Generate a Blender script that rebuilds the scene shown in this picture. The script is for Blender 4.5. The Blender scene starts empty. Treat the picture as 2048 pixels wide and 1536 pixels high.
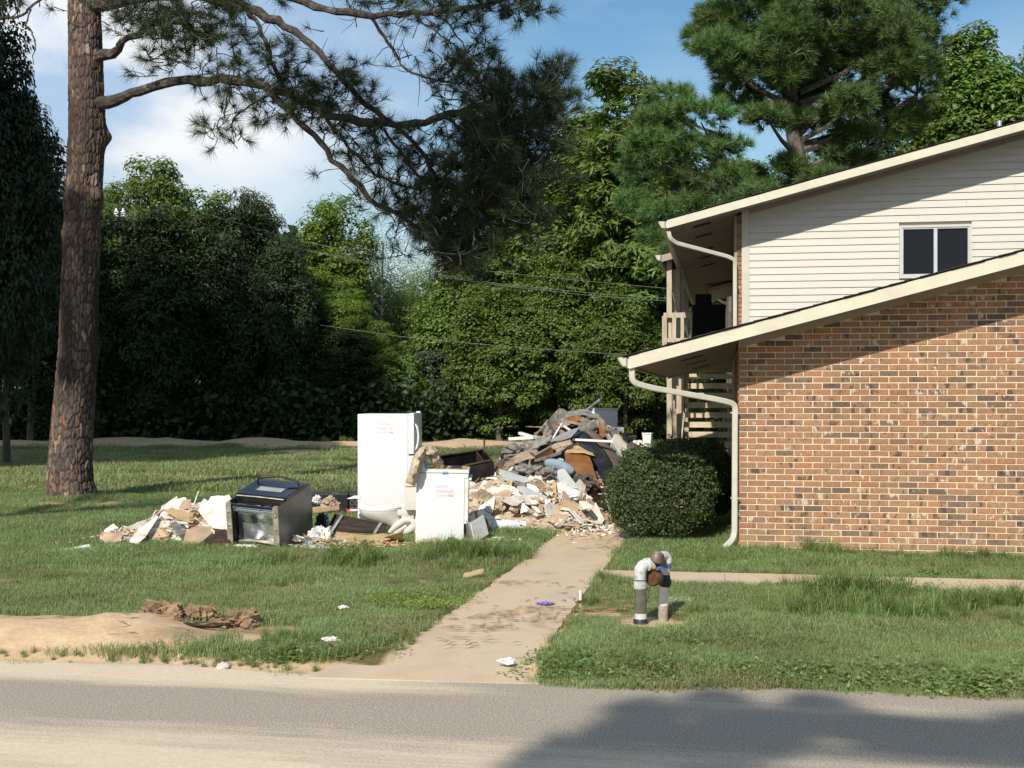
import bpy, bmesh, math, random
import numpy as np
from mathutils import Vector, Matrix, Euler
R = math.radians
rnd = random.Random(7); rng = np.random.default_rng(7)
scn = bpy.context.scene
COL = scn.collection

# ------------------------------------------------------------------ camera, sky, sun
FOC = 2450.0; HOR = 793.0; EYE = 1.74
cam = bpy.data.cameras.new('camera'); camo = bpy.data.objects.new('camera', cam); COL.objects.link(camo)
camo.location = (0, 0, EYE); camo.rotation_euler = (R(90), 0, 0)
cam.sensor_width = 36; cam.lens = FOC / 2048 * 36; cam.shift_y = 25 / 2048
cam.clip_start = .1; cam.clip_end = 2000
scn.camera = camo
SUN_AZ = 200.0; SUN_EL = 38.0
CL1 = (.3, 0, .1); CL2 = (.9, .3, .35); CL3 = (.1, .6, .2); SKY_V = 1.6
def build_world():
    w = bpy.data.worlds.new('World'); scn.world = w; w.use_nodes = True
    nt = w.node_tree; nt.nodes.clear(); N = nt.nodes.new; L = nt.links.new
    sky = N('ShaderNodeTexSky'); sky.sky_type = 'NISHITA'; sky.sun_disc = False
    sky.sun_elevation = R(SUN_EL); sky.sun_rotation = R(SUN_AZ); sky.altitude = 50
    sky.air_density = 1.3; sky.dust_density = .6; sky.ozone_density = 1.6
    tc = N('ShaderNodeTexCoord')
    def noise(scale, det, loc, zs=2.2, rough=.5):
        mp = N('ShaderNodeMapping'); mp.inputs['Scale'].default_value = (1, 1, zs); mp.inputs['Location'].default_value = loc; L(tc.outputs['Generated'], mp.inputs[0])
        n = N('ShaderNodeTexNoise'); n.inputs['Scale'].default_value = scale; n.inputs['Detail'].default_value = det; n.inputs['Roughness'].default_value = rough; L(mp.outputs[0], n.inputs['Vector']); return n.outputs['Fac']
    def ramp(f, a, b, c0, c1):
        r_ = N('ShaderNodeValToRGB'); e = r_.color_ramp.elements; e[0].position = a; e[1].position = b; e[0].color = c0 + (1,); e[1].color = c1 + (1,); L(f, r_.inputs[0]); return r_.outputs[0]
    def mixc(f, a, b):
        m_ = N('ShaderNodeMixRGB'); L(f, m_.inputs[0]); L(a, m_.inputs[1]); L(b, m_.inputs[2]); return m_.outputs[0]
    sx = N('ShaderNodeSeparateXYZ'); L(tc.outputs['Generated'], sx.inputs[0])
    hz = N('ShaderNodeHueSaturation'); hz.inputs['Saturation'].default_value = 1.38; hz.inputs['Value'].default_value = SKY_V; L(sky.outputs[0], hz.inputs['Color'])
    # cloud banks thicken towards the west (left), thin veil to the east
    m1 = N('ShaderNodeMath'); m1.operation = 'MULTIPLY_ADD'; m1.inputs[1].default_value = -.50; L(sx.outputs[0], m1.inputs[0]); L(noise(2.6, 4, CL1, 2.4, .45), m1.inputs[2])
    bank = ramp(m1.outputs[0], .50, .68, (.0, .0, .0), (.93, .93, .93))
    puff = ramp(noise(5.5, 6, CL2, 1.7, .5), .46, .58, (6.4, 8.6, 11.6), (13.6, 13.9, 14.2))
    veil = ramp(noise(2.2, 5, CL3, 3.0, .55), .42, .75, (.05, .05, .05), (.6, .6, .6))
    wc = N('ShaderNodeRGB'); wc.outputs[0].default_value = (9.0, 10.6, 12.2, 1)
    c_ = mixc(veil, hz.outputs[0], wc.outputs[0]); c_ = mixc(bank, c_, puff)
    mx = type('o', (), {'outputs': [c_]})
    bg = N('ShaderNodeBackground'); bg.inputs[1].default_value = .062
    out = N('ShaderNodeOutputWorld'); L(mx.outputs[0], bg.inputs[0]); L(bg.outputs[0], out.inputs[0])
build_world()
sl = bpy.data.lights.new('sun', 'SUN'); sl.energy = 4.4; sl.angle = R(.53); sl.color = (1, .94, .84)
so = bpy.data.objects.new('sun', sl); COL.objects.link(so)
_az = R(SUN_AZ); _el = R(SUN_EL)
SUNV = Vector((math.sin(_az) * math.cos(_el), math.cos(_az) * math.cos(_el), math.sin(_el)))   # towards the sun
so.rotation_euler = SUNV.to_track_quat('Z', 'Y').to_euler(); so.location = (-20, -20, 30)
scn.view_settings.view_transform = 'Standard'; scn.view_settings.look = 'None'
scn.view_settings.exposure = .2; scn.view_settings.gamma = 1; scn.view_settings.use_curve_mapping = False
scn.render.engine = 'CYCLES'
cy = scn.cycles; cy.max_bounces = 6; cy.diffuse_bounces = 3; cy.glossy_bounces = 3; cy.transmission_bounces = 4; cy.transparent_max_bounces = 6
cy.use_denoising = True
try: cy.denoiser = 'OPENIMAGEDENOISE'
except Exception: pass

# ------------------------------------------------------------------ coordinates
def P(px, py, d): return Vector(((px - 1024) / FOC * d, d, EYE + (HOR - py) / FOC * d))
def G(px, py):
    d = EYE * FOC / (py - HOR); return Vector(((px - 1024) / FOC * d, d, 0))
C0 = Vector((2.53, 13.7, 0)); BANG = R(-10)
BM = Matrix.Translation(C0) @ Matrix.Rotation(BANG, 4, 'Z'); BMI = BM.inverted()
def toL(v): return BMI @ v
def W(u, w, z=0): return BM @ Vector((u, w, z))
Ux, Uy = math.cos(BANG), math.sin(BANG)
def np_uw(x, y):
    dx = x - C0.x; dy = y - C0.y
    return dx * Ux + dy * Uy, -dx * Uy + dy * Ux

# ------------------------------------------------------------------ numpy noise
def _hash(ix, iy, s):
    h = (ix * 374761393 + iy * 668265263 + s * 982451653) & 0xffffffff
    h = ((h ^ (h >> 13)) * 1274126177) & 0xffffffff
    return ((h ^ (h >> 16)) & 0xffff) / 65535.0
def vnoise(x, y, s=0):
    x = np.asarray(x, float); y = np.asarray(y, float)
    ix = np.floor(x).astype(np.int64); iy = np.floor(y).astype(np.int64)
    fx = x - ix; fy = y - iy; fx = fx * fx * (3 - 2 * fx); fy = fy * fy * (3 - 2 * fy)
    a = _hash(ix, iy, s); b = _hash(ix + 1, iy, s); c = _hash(ix, iy + 1, s); d = _hash(ix + 1, iy + 1, s)
    return (a * (1 - fx) + b * fx) * (1 - fy) + (c * (1 - fx) + d * fx) * fy
def fnoise(x, y, s=0, o=4):
    t = 0; a = .5; tot = 0
    for i in range(o):
        t = t + a * vnoise(x * 2 ** i, y * 2 ** i, s + i * 17); tot += a; a *= .5
    return t / tot
def sstep(a, b, x):
    t = np.clip((x - a) / (b - a), 0, 1); return t * t * (3 - 2 * t)

# ------------------------------------------------------------------ mesh helpers
def np_mesh(name, V, F, mats=None, mi=None, smooth=False, attrs=None):
    V = np.asarray(V, np.float32); F = np.asarray(F, np.int32)
    me = bpy.data.meshes.new(name); k = F.shape[1]
    me.vertices.add(len(V)); me.vertices.foreach_set('co', V.ravel())
    me.loops.add(F.size); me.loops.foreach_set('vertex_index', F.ravel())
    me.polygons.add(len(F)); me.polygons.foreach_set('loop_start', np.arange(0, F.size, k, dtype=np.int32))
    try: me.polygons.foreach_set('loop_total', np.full(len(F), k, np.int32))
    except Exception: pass
    for m in (mats or []): me.materials.append(m)
    if mi is not None: me.polygons.foreach_set('material_index', np.asarray(mi, np.int32))
    me.polygons.foreach_set('use_smooth', np.full(len(F), smooth, bool))
    for n, a in (attrs or {}).items():
        at = me.attributes.new(n, 'FLOAT', 'POINT'); at.data.foreach_set('value', np.asarray(a, np.float32).ravel())
    me.update(calc_edges=True); return me
class MB:
    def __init__(s): s.v = []; s.f = []; s.m = []
    def add(s, V, F, mi=0, mat=None):
        o = len(s.v)
        for v in V: s.v.append(tuple(mat @ Vector(v)) if mat else tuple(v))
        for f in F: s.f.append(tuple(i + o for i in f)); s.m.append(mi)
        return s
    def box(s, x0, x1, y0, y1, z0, z1, mi=0, mat=None):
        V = [(x, y, z) for z in (z0, z1) for y in (y0, y1) for x in (x0, x1)]
        return s.add(V, [(0, 2, 3, 1), (4, 5, 7, 6), (0, 1, 5, 4), (2, 6, 7, 3), (0, 4, 6, 2), (1, 3, 7, 5)], mi, mat)
    def cbox(s, x0, x1, y0, y1, z0, z1, b=.01, mi=0, mat=None):   # chamfered box
        bm = bmesh.new(); V = [bm.verts.new((x, y, z)) for z in (z0, z1) for y in (y0, y1) for x in (x0, x1)]
        for f in [(0, 2, 3, 1), (4, 5, 7, 6), (0, 1, 5, 4), (2, 6, 7, 3), (0, 4, 6, 2), (1, 3, 7, 5)]: bm.faces.new([V[i] for i in f])
        bmesh.ops.bevel(bm, geom=bm.edges[:], offset=b, segments=2, profile=.7, affect='EDGES')
        bm.verts.index_update(); s.add([v.co[:] for v in bm.verts], [[v.index for v in f.verts] for f in bm.faces], mi, mat); bm.free(); return s
    def tube(s, pts, rad, n=8, mi=0, cap=True, mat=None):
        pts = [Vector(p) for p in pts]; k = len(pts)
        if not hasattr(rad, '__len__'): rad = [rad] * k
        V = []; prev = None
        for i, p in enumerate(pts):
            t = (pts[min(i + 1, k - 1)] - pts[max(i - 1, 0)]).normalized()
            if prev is None:
                a = Vector((0, 0, 1)) if abs(t.z) < .9 else Vector((1, 0, 0)); x = t.cross(a).normalized()
            else:
                x = (prev - t * prev.dot(t));
                x = x.normalized() if x.length > 1e-6 else t.orthogonal().normalized()
            prev = x; y = t.cross(x)
            for j in range(n):
                an = 2 * math.pi * j / n; V.append(p + (x * math.cos(an) + y * math.sin(an)) * rad[i])
        F = []
        for i in range(k - 1):
            for j in range(n):
                F.append((i * n + j, i * n + (j + 1) % n, (i + 1) * n + (j + 1) % n, (i + 1) * n + j))
        if cap: F.append(tuple(range(n - 1, -1, -1))); F.append(tuple((k - 1) * n + j for j in range(n)))
        return s.add([v[:] for v in V], F, mi, mat)
    def lathe(s, prof, n=16, mi=0, mat=None):       # prof: (r,z) list, about z
        V = []; F = []
        for r, z in prof:
            for j in range(n):
                a = 2 * math.pi * j / n; V.append((r * math.cos(a), r * math.sin(a), z))
        for i in range(len(prof) - 1):
            for j in range(n): F.append((i * n + j, i * n + (j + 1) % n, (i + 1) * n + (j + 1) % n, (i + 1) * n + j))
        F.append(tuple(range(n - 1, -1, -1))); F.append(tuple((len(prof) - 1) * n + j for j in range(n)))
        return s.add(V, F, mi, mat)
    def prism(s, poly, y0, y1, mi=0, mat=None):     # polygon in x,z extruded along y
        n = len(poly); V = [(x, y0, z) for x, z in poly] + [(x, y1, z) for x, z in poly]
        F = [tuple(range(n)), tuple(range(2 * n - 1, n - 1, -1))] + [(i, i + n, (i + 1) % n + n, (i + 1) % n) for i in range(n)]
        return s.add(V, F, mi, mat)
    def mesh(s, name, mats, smooth=False):
        me = bpy.data.meshes.new(name); me.from_pydata(s.v, [], s.f)
        mats = mats if isinstance(mats, (list, tuple)) else [mats]
        for m in mats: me.materials.append(m)
        for i, p in enumerate(me.polygons): p.material_index = s.m[i]; p.use_smooth = smooth
        bm = bmesh.new(); bm.from_mesh(me); bmesh.ops.recalc_face_normals(bm, faces=bm.faces[:]); bm.to_mesh(me); bm.free()
        if smooth:
            try: me.set_sharp_from_angle(angle=R(40))
            except Exception: pass
        return me
def link(name, me, parent=None, loc=None, rot=None):
    o = bpy.data.objects.new(name, me); COL.objects.link(o)
    if parent: o.parent = parent
    if loc is not None: o.location = loc
    if rot is not None: o.rotation_euler = rot
    return o
def part(name, mb, mats, parent, smooth=False, **k):
    o = link(name, mb.mesh(name, mats, smooth), parent, **k); return o
def tag(o, label=None, cat=None, group=None, kind=None):
    if label: o['label'] = label
    if cat: o['category'] = cat
    if group: o['group'] = group
    if kind: o['kind'] = kind
    return o
def thing(name, label, cat, loc=(0, 0, 0), rot=(0, 0, 0), group=None):
    o = bpy.data.objects.new(name, None); COL.objects.link(o); o.location = loc; o.rotation_euler = rot
    o.empty_display_size = .2
    return tag(o, label, cat, group)

# ------------------------------------------------------------------ materials
class NT:
    def __init__(s, name):
        s.m = bpy.data.materials.new(name); s.m.use_nodes = True; s.t = s.m.node_tree; s.t.nodes.clear()
        s.out = s.n('ShaderNodeOutputMaterial')
    def n(s, typ, **k):
        x = s.t.nodes.new(typ)
        for a, b in k.items(): setattr(x, a, b)
        return x
    def l(s, a, b): s.t.links.new(a, b)
    def val(s, sock, v):
        if hasattr(v, 'links') or hasattr(v, 'is_linked'): s.l(v, sock)
        else: sock.default_value = v
    def noise(s, scale, vec=None, det=4, rough=.55, dist=0):
        x = s.n('ShaderNodeTexNoise'); x.inputs['Scale'].default_value = scale; x.inputs['Detail'].default_value = det
        x.inputs['Roughness'].default_value = rough; x.inputs['Distortion'].default_value = dist
        if vec is not None: s.l(vec, x.inputs['Vector'])
        return x.outputs['Fac']
    def ramp(s, fac, stops):
        x = s.n('ShaderNodeValToRGB'); e = x.color_ramp.elements
        while len(e) < len(stops): e.new(.5)
        for i, (p, c) in enumerate(stops):
            e[i].position = p; e[i].color = tuple(c) + (1,) if hasattr(c, '__len__') else (c, c, c, 1)
        s.l(fac, x.inputs[0]); return x.outputs[0]
    def mix(s, fac, a, b, mode='MIX'):
        x = s.n('ShaderNodeMixRGB'); x.blend_type = mode
        for i, v in ((0, fac), (1, a), (2, b)):
            if hasattr(v, 'is_linked'): s.l(v, x.inputs[i])
            else: x.inputs[i].default_value = (tuple(v) + (1,)) if hasattr(v, '__len__') else v
        return x.outputs[0]
    def math(s, op, a, b=None, c=None):
        x = s.n('ShaderNodeMath'); x.operation = op
        for i, v in enumerate((a, b, c)):
            if v is None: continue
            if hasattr(v, 'is_linked'): s.l(v, x.inputs[i])
            else: x.inputs[i].default_value = v
        return x.outputs[0]
    def hsv(s, col, h=.5, sa=1, v=1):
        x = s.n('ShaderNodeHueSaturation')
        for n_, q in (('Hue', h), ('Saturation', sa), ('Value', v)):
            if hasattr(q, 'is_linked'): s.l(q, x.inputs[n_])
            else: x.inputs[n_].default_value = q
        s.l(col, x.inputs['Color']); return x.outputs[0]
    def coord(s, which='Object'): return s.n('ShaderNodeTexCoord').outputs[which]
    def pos(s): return s.n('ShaderNodeNewGeometry').outputs['Position']
    def mapping(s, vec, scale=(1, 1, 1), rot=(0, 0, 0), loc=(0, 0, 0)):
        x = s.n('ShaderNodeMapping'); x.inputs['Scale'].default_value = scale; x.inputs['Rotation'].default_value = rot; x.inputs['Location'].default_value = loc
        s.l(vec, x.inputs[0]); return x.outputs[0]
    def attr(s, name): x = s.n('ShaderNodeAttribute'); x.attribute_name = name; return x.outputs['Fac']
    def bump(s, h, st=.3, d=.01):
        x = s.n('ShaderNodeBump'); x.inputs['Strength'].default_value = st; x.inputs['Distance'].default_value = d; s.l(h, x.inputs['Height']); return x.outputs[0]
    def done(s, col, rough=.8, metal=0, nrm=None, spec=.4, alpha=None, coat=None):
        b = s.n('ShaderNodeBsdfPrincipled')
        for n_, v in (('Base Color', col), ('Roughness', rough), ('Metallic', metal), ('Specular IOR Level', spec)):
            if hasattr(v, 'is_linked'): s.l(v, b.inputs[n_])
            else: b.inputs[n_].default_value = (tuple(v) + (1,)) if hasattr(v, '__len__') else v
        if nrm is not None: s.l(nrm, b.inputs['Normal'])
        if coat: b.inputs['Coat Weight'].default_value = coat; b.inputs['Coat Roughness'].default_value = .1
        s.l(b.outputs[0], s.out.inputs[0]); return s.m
def plain(name, col, rough=.8, var=.25, scale=6, dirt=None, dirtamt=.4, metal=0, bump=.15, bscale=40, spec=.4, objvar=.0, bd=.004, coat=None, stretch=(1, 1, 1)):
    t = NT(name); co = t.coord(); co = t.mapping(co, stretch)
    if objvar:
        oi = t.n('ShaderNodeObjectInfo').outputs['Random']
        sh = t.n('ShaderNodeVectorMath'); sh.operation = 'ADD'; t.l(co, sh.inputs[0]); cmb = t.n('ShaderNodeCombineXYZ')
        t.l(t.math('MULTIPLY', oi, 37.0), cmb.inputs[0]); t.l(cmb.outputs[0], sh.inputs[1]); co = sh.outputs[0]
    n1 = t.noise(scale, co, 5)
    c0 = tuple(x * (1 - var) for x in col); c1 = tuple(min(1, x * (1 + var * .8)) for x in col)
    c = t.ramp(n1, [(.3, c0), (.7, c1)])
    if objvar:
        c = t.hsv(c, v=t.math('MULTIPLY_ADD', oi, 2 * objvar, 1 - objvar))
    if dirt is not None:
        n2 = t.noise(scale * .6 + 1.3, co, 7, .65)
        m = t.ramp(n2, [(.5, 0), (.72, dirtamt)]); c = t.mix(m, c, dirt)
    nb = t.noise(bscale, co, 4)
    return t.done(c, rough, metal, t.bump(nb, bump, bd) if bump else None, spec, coat=coat)
M = {}
M['white_enamel'] = plain('white_enamel', (.72, .72, .715), .28, .03, 3, (.62, .57, .47), .25, bump=.03, spec=.5)
M['white_dirty'] = plain('white_dirty', (.72, .70, .66), .5, .08, 5, (.35, .27, .18), .7, bump=.1)
M['porcelain'] = plain('porcelain', (.60, .58, .52), .18, .08, 4, (.40, .33, .22), .6, bump=0, spec=.6)
M['grey_front'] = plain('grey_front', (.66, .67, .68), .35, .05, 4, (.4, .35, .28), .5, bump=.05)
M['black_enamel'] = plain('black_enamel', (.014, .014, .015), .22, .2, 5, (.09, .07, .05), .35, bump=.05, spec=.6)
M['black_glass'] = plain('black_glass', (.008, .009, .012), .06, .1, 4, (.06, .06, .05), .2, bump=0, spec=.7)
M['grey_steel'] = plain('grey_steel', (.16, .16, .16), .38, .2, 5, (.07, .05, .035), .6, metal=.75, bump=.08)
M['galv'] = plain('galvanised', (.50, .50, .48), .45, .2, 9, (.25, .15, .08), .8, metal=.6, bump=.2)
M['window_grey'] = plain('hazy_window', (.30, .32, .30), .3, .15, 14, (.5, .5, .45), .4, bump=0)
M['foil'] = plain('foil', (.75, .76, .78), .22, .1, 6, (.4, .36, .3), .3, metal=.85, bump=.5, bscale=9, bd=.02)
M['rust_strip'] = plain('rust_strip', (.42, .38, .30), .55, .3, 18, (.20, .08, .03), .9, metal=.3, bump=.3)
M['dark_wood'] = plain('dark_wood', (.035, .022, .014), .5, .35, 6, (.14, .08, .04), .7, bump=.3, stretch=(1, 6, 1))
M['brown_wood'] = plain('brown_wood', (.22, .095, .03), .4, .45, 3, (.07, .03, .012), .6, bump=.2, stretch=(1, .25, 3), objvar=.2)
M['ply'] = plain('plywood', (.50, .34, .18), .8, .25, 6, (.25, .15, .08), .6, bump=.3, objvar=.15)
M['cardboard'] = plain('cardboard', (.45, .31, .16), .85, .15, 5, (.25, .17, .09), .6, bump=.3, objvar=.12)
M['paper_tan'] = plain('drywall_paper_tan', (.43, .31, .21), .9, .25, 5, (.26, .16, .09), .8, bump=.4, objvar=.15)
M['gyp'] = plain('gypsum_white', (.66, .62, .55), .9, .18, 7, (.38, .27, .17), .85, bump=.6, bscale=25, bd=.006, objvar=.06)
M['gyp_edge'] = plain('gypsum_edge', (.68, .63, .54), .95, .2, 20, (.45, .33, .22), .8, bump=.6, objvar=.06)
M['paint_blue'] = plain('painted_grey', (.42, .45, .45), .8, .12, 7, (.4, .3, .2), .6, bump=.3, objvar=.2)
M['insul'] = plain('insulation', (.50, .39, .28), .95, .35, 12, (.28, .18, .1), .6, bump=1, bscale=30, bd=.02, objvar=.15)
M['felt_dark'] = plain('dark_felt', (.075, .063, .054), .9, .5, 7, (.22, .19, .15), .7, bump=.8, bscale=22, bd=.02, objvar=.35)
M['felt_grey'] = plain('grey_carpet', (.20, .185, .165), .95, .45, 7, (.32, .28, .22), .7, bump=.8, bscale=30, bd=.02, objvar=.35)
M['carpet_tan'] = plain('tan_carpet', (.32, .25, .18), .95, .35, 6, (.1, .08, .06), .7, bump=.8, bscale=50, bd=.01, objvar=.3)
M['leather'] = plain('navy_vinyl', (.02, .022, .032), .32, .3, 4, (.09, .08, .07), .4, bump=.25, bscale=60, spec=.5)
M['taupe'] = plain('taupe_fabric', (.13, .10, .08), .6, .3, 5, (.06, .05, .04), .5, bump=.3, bscale=60, stretch=(1, 5, 1))
M['white_plastic'] = plain('white_plastic', (.74, .74, .72), .35, .05, 5, (.5, .42, .3), .3, bump=0)
M['black_plastic'] = plain('black_plastic', (.012, .012, .013), .45, .3, 6, (.05, .045, .035), .5, bump=.1)
M['brown_trough'] = plain('brown_trough', (.06, .038, .025), .6, .4, 8, (.16, .1, .06), .6, bump=.3)
M['blue_plastic'] = plain('blue_plastic', (.12, .38, .66), .35, .3, 10, (.6, .7, .75), .8, bump=.5, bd=.01)
M['teal'] = plain('teal_board', (.22, .50, .52), .6, .15, 6, (.1, .12, .12), .5, bump=.1)
M['blue_cloth'] = plain('blue_grey_cloth', (.22, .29, .35), .9, .2, 8, (.4, .36, .3), .5, bump=.6, bd=.02)
M['white_cloth'] = plain('white_cloth', (.74, .72, .68), .9, .12, 9, (.45, .33, .22), .6, bump=.7, bd=.02, objvar=.08)
M['purple'] = plain('purple_glove', (.24, .19, .46), .5, .1, 9, bump=.2)
M['red'] = plain('red_plastic', (.55, .07, .03), .45, .1, 9, bump=.1)
M['concrete_chunk'] = plain('concrete_chunk', (.55, .52, .46), .9, .2, 14, (.4, .3, .2), .5, bump=.8, bd=.01)
M['cream'] = plain('cream_paint', (.58, .55, .42), .55, .06, 4, (.42, .36, .26), .35, bump=.1, bscale=60)
M['trim'] = plain('cream_trim', (.54, .51, .44), .5, .05, 4, (.4, .36, .28), .25, bump=.06)
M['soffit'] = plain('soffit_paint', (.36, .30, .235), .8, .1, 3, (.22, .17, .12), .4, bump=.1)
M['siding'] = plain('vinyl_siding', (.55, .52, .455), .5, .04, 2.2, (.55, .5, .42), .2, bump=.12, bscale=90, bd=.002, stretch=(.3, 1, 4))
M['gutter'] = plain('gutter_cream', (.52, .50, .42), .4, .06, 5, (.35, .3, .22), .4, bump=.05)
M['shingle'] = plain('asphalt_shingle', (.030, .027, .027), .95, .4, 40, (.07, .055, .05), .5, bump=.9, bscale=200, bd=.004, objvar=.25)
M['window_dark'] = plain('window_screen', (.010, .011, .013), .15, .2, 60, bump=0, spec=.25)
M['alu'] = plain('aluminium_frame', (.52, .54, .58), .4, .08, 12, (.35, .34, .32), .4, metal=.2, bump=.05)
M['pvc'] = plain('white_pvc', (.56, .57, .54), .45, .15, 22, (.28, .23, .17), .9, bump=.05)
M['olive_pipe'] = plain('olive_pipe', (.11, .105, .075), .6, .35, 14, (.3, .26, .2), .5, bump=.3)
M['black_iron'] = plain('black_iron', (.022, .024, .028), .5, .3, 12, (.1, .08, .05), .4, bump=.2)
M['bronze'] = plain('aged_bronze', (.17, .13, .095), .55, .3, 20, (.30, .22, .14), .6, metal=.3, bump=.3)
M['rust_brown'] = plain('rusty_brown', (.10, .045, .025), .7, .4, 25, (.25, .12, .06), .6, bump=.4)
M['brass'] = plain('brass', (.60, .32, .10), .4, .2, 20, metal=.7, bump=.1)
M['blue_primer'] = plain('blue_primer', (.05, .10, .30), .4, .2, 30, (.5, .6, .7), .5, bump=0)
M['soil'] = plain('dark_soil', (.25, .17, .10), .95, .4, 12, (.40, .28, .17), .7, bump=1, bscale=25, bd=.02)
M['wire'] = plain('wire_grey', (.16, .18, .17), .5, .05, 3, bump=0)
M['marker'] = plain('faded_marker', (.62, .40, .43), .6, .1, 40, bump=0)
M['marker2'] = plain('red_marker', (.55, .16, .22), .6, .1, 40, bump=0)
M['wood_post'] = plain('painted_post', (.50, .43, .32), .7, .12, 5, (.25, .19, .12), .6, bump=.3, stretch=(4, 4, 1), objvar=.1)
M['tread'] = plain('stair_tread', (.60, .50, .35), .8, .15, 6, (.28, .18, .09), .5, bump=.3)
M['dark_cloth'] = plain('black_cloth', (.010, .011, .014), .9, .3, 8, bump=.5, bd=.02)
M['twig'] = plain('twig_bark', (.06, .048, .04), .9, .45, 14, (.24, .22, .2), .7, bump=1, bscale=28, bd=.03)
M['bark_grey'] = plain('bark_grey', (.12, .10, .08), .95, .4, 10, (.22, .2, .17), .6, bump=.9, bscale=25, bd=.02, stretch=(1, 1, .3))
M['twig_dry'] = plain('dry_twig', (.27, .155, .08), .9, .3, 20, bump=0)

def leafmat(name, c0, c1, trans=.3, rough=.5, hue=.02, patch=.35, dry=None):
    t = NT(name); g = t.n('ShaderNodeNewGeometry'); isl = g.outputs['Random Per Island']
    oi = t.n('ShaderNodeObjectInfo').outputs['Random']
    c = t.ramp(isl, [(0, c0), (1, c1)])
    n = t.noise(patch, g.outputs['Position'], 3)
    c = t.hsv(c, h=t.math('MULTIPLY_ADD', n, hue * 4, .5 - hue * 2), v=t.math('MULTIPLY_ADD', n, 1.1, .45))
    c = t.hsv(c, h=t.math('MULTIPLY_ADD', oi, hue, .5 - hue / 2), v=t.math('MULTIPLY_ADD', oi, .3, .85))
    if dry: c = t.mix(t.ramp(t.noise(dry, g.outputs['Position'], 5, .6), [(.52, 0), (.74, .65)]), c, (.34, .27, .14))
    b = t.n('ShaderNodeBsdfPrincipled'); t.l(c, b.inputs['Base Color']); b.inputs['Roughness'].default_value = rough; b.inputs['Specular IOR Level'].default_value = .35
    tr = t.n('ShaderNodeBsdfTranslucent'); t.l(t.hsv(c, h=.485, sa=1.15, v=1.5), tr.inputs[0])
    mx = t.n('ShaderNodeMixShader'); mx.inputs[0].default_value = trans; t.l(b.outputs[0], mx.inputs[1]); t.l(tr.outputs[0], mx.inputs[2]); t.l(mx.outputs[0], t.out.inputs[0])
    return t.m
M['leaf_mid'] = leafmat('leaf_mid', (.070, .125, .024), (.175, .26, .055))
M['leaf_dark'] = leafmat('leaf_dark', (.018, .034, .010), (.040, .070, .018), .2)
M['leaf_lime'] = leafmat('leaf_lime', (.085, .135, .018), (.16, .22, .035), .35)
M['leaf_yellow'] = leafmat('leaf_yellow', (.16, .22, .035), (.25, .30, .06), .3)
M['leaf_grey'] = leafmat('leaf_grey', (.06, .10, .045), (.11, .16, .075), .3)
M['leaf_bush'] = leafmat('leaf_bush', (.036, .066, .02), (.105, .155, .05), .15, .45, .03, 7)
M['needle_dark'] = leafmat('needle_dark', (.022, .040, .016), (.06, .085, .03), .15, .45)
M['needle_mid'] = leafmat('needle_mid', (.065, .12, .035), (.14, .215, .065), .25, .45)
M['needle_brown'] = leafmat('needle_brown', (.14, .07, .02), (.22, .12, .035), .15, .6)
M['grass'] = leafmat('grass_blades', (.145, .215, .07), (.30, .37, .16), .3, .5, .025, .9, .75)
M['grass_tall'] = leafmat('grass_tall_blades', (.11, .175, .045), (.22, .30, .10), .3, .5, .015, 2)
M['grass_dry'] = leafmat('grass_dry_blades', (.28, .21, .10), (.42, .33, .18), .2, .7, .01, 2)

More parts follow.
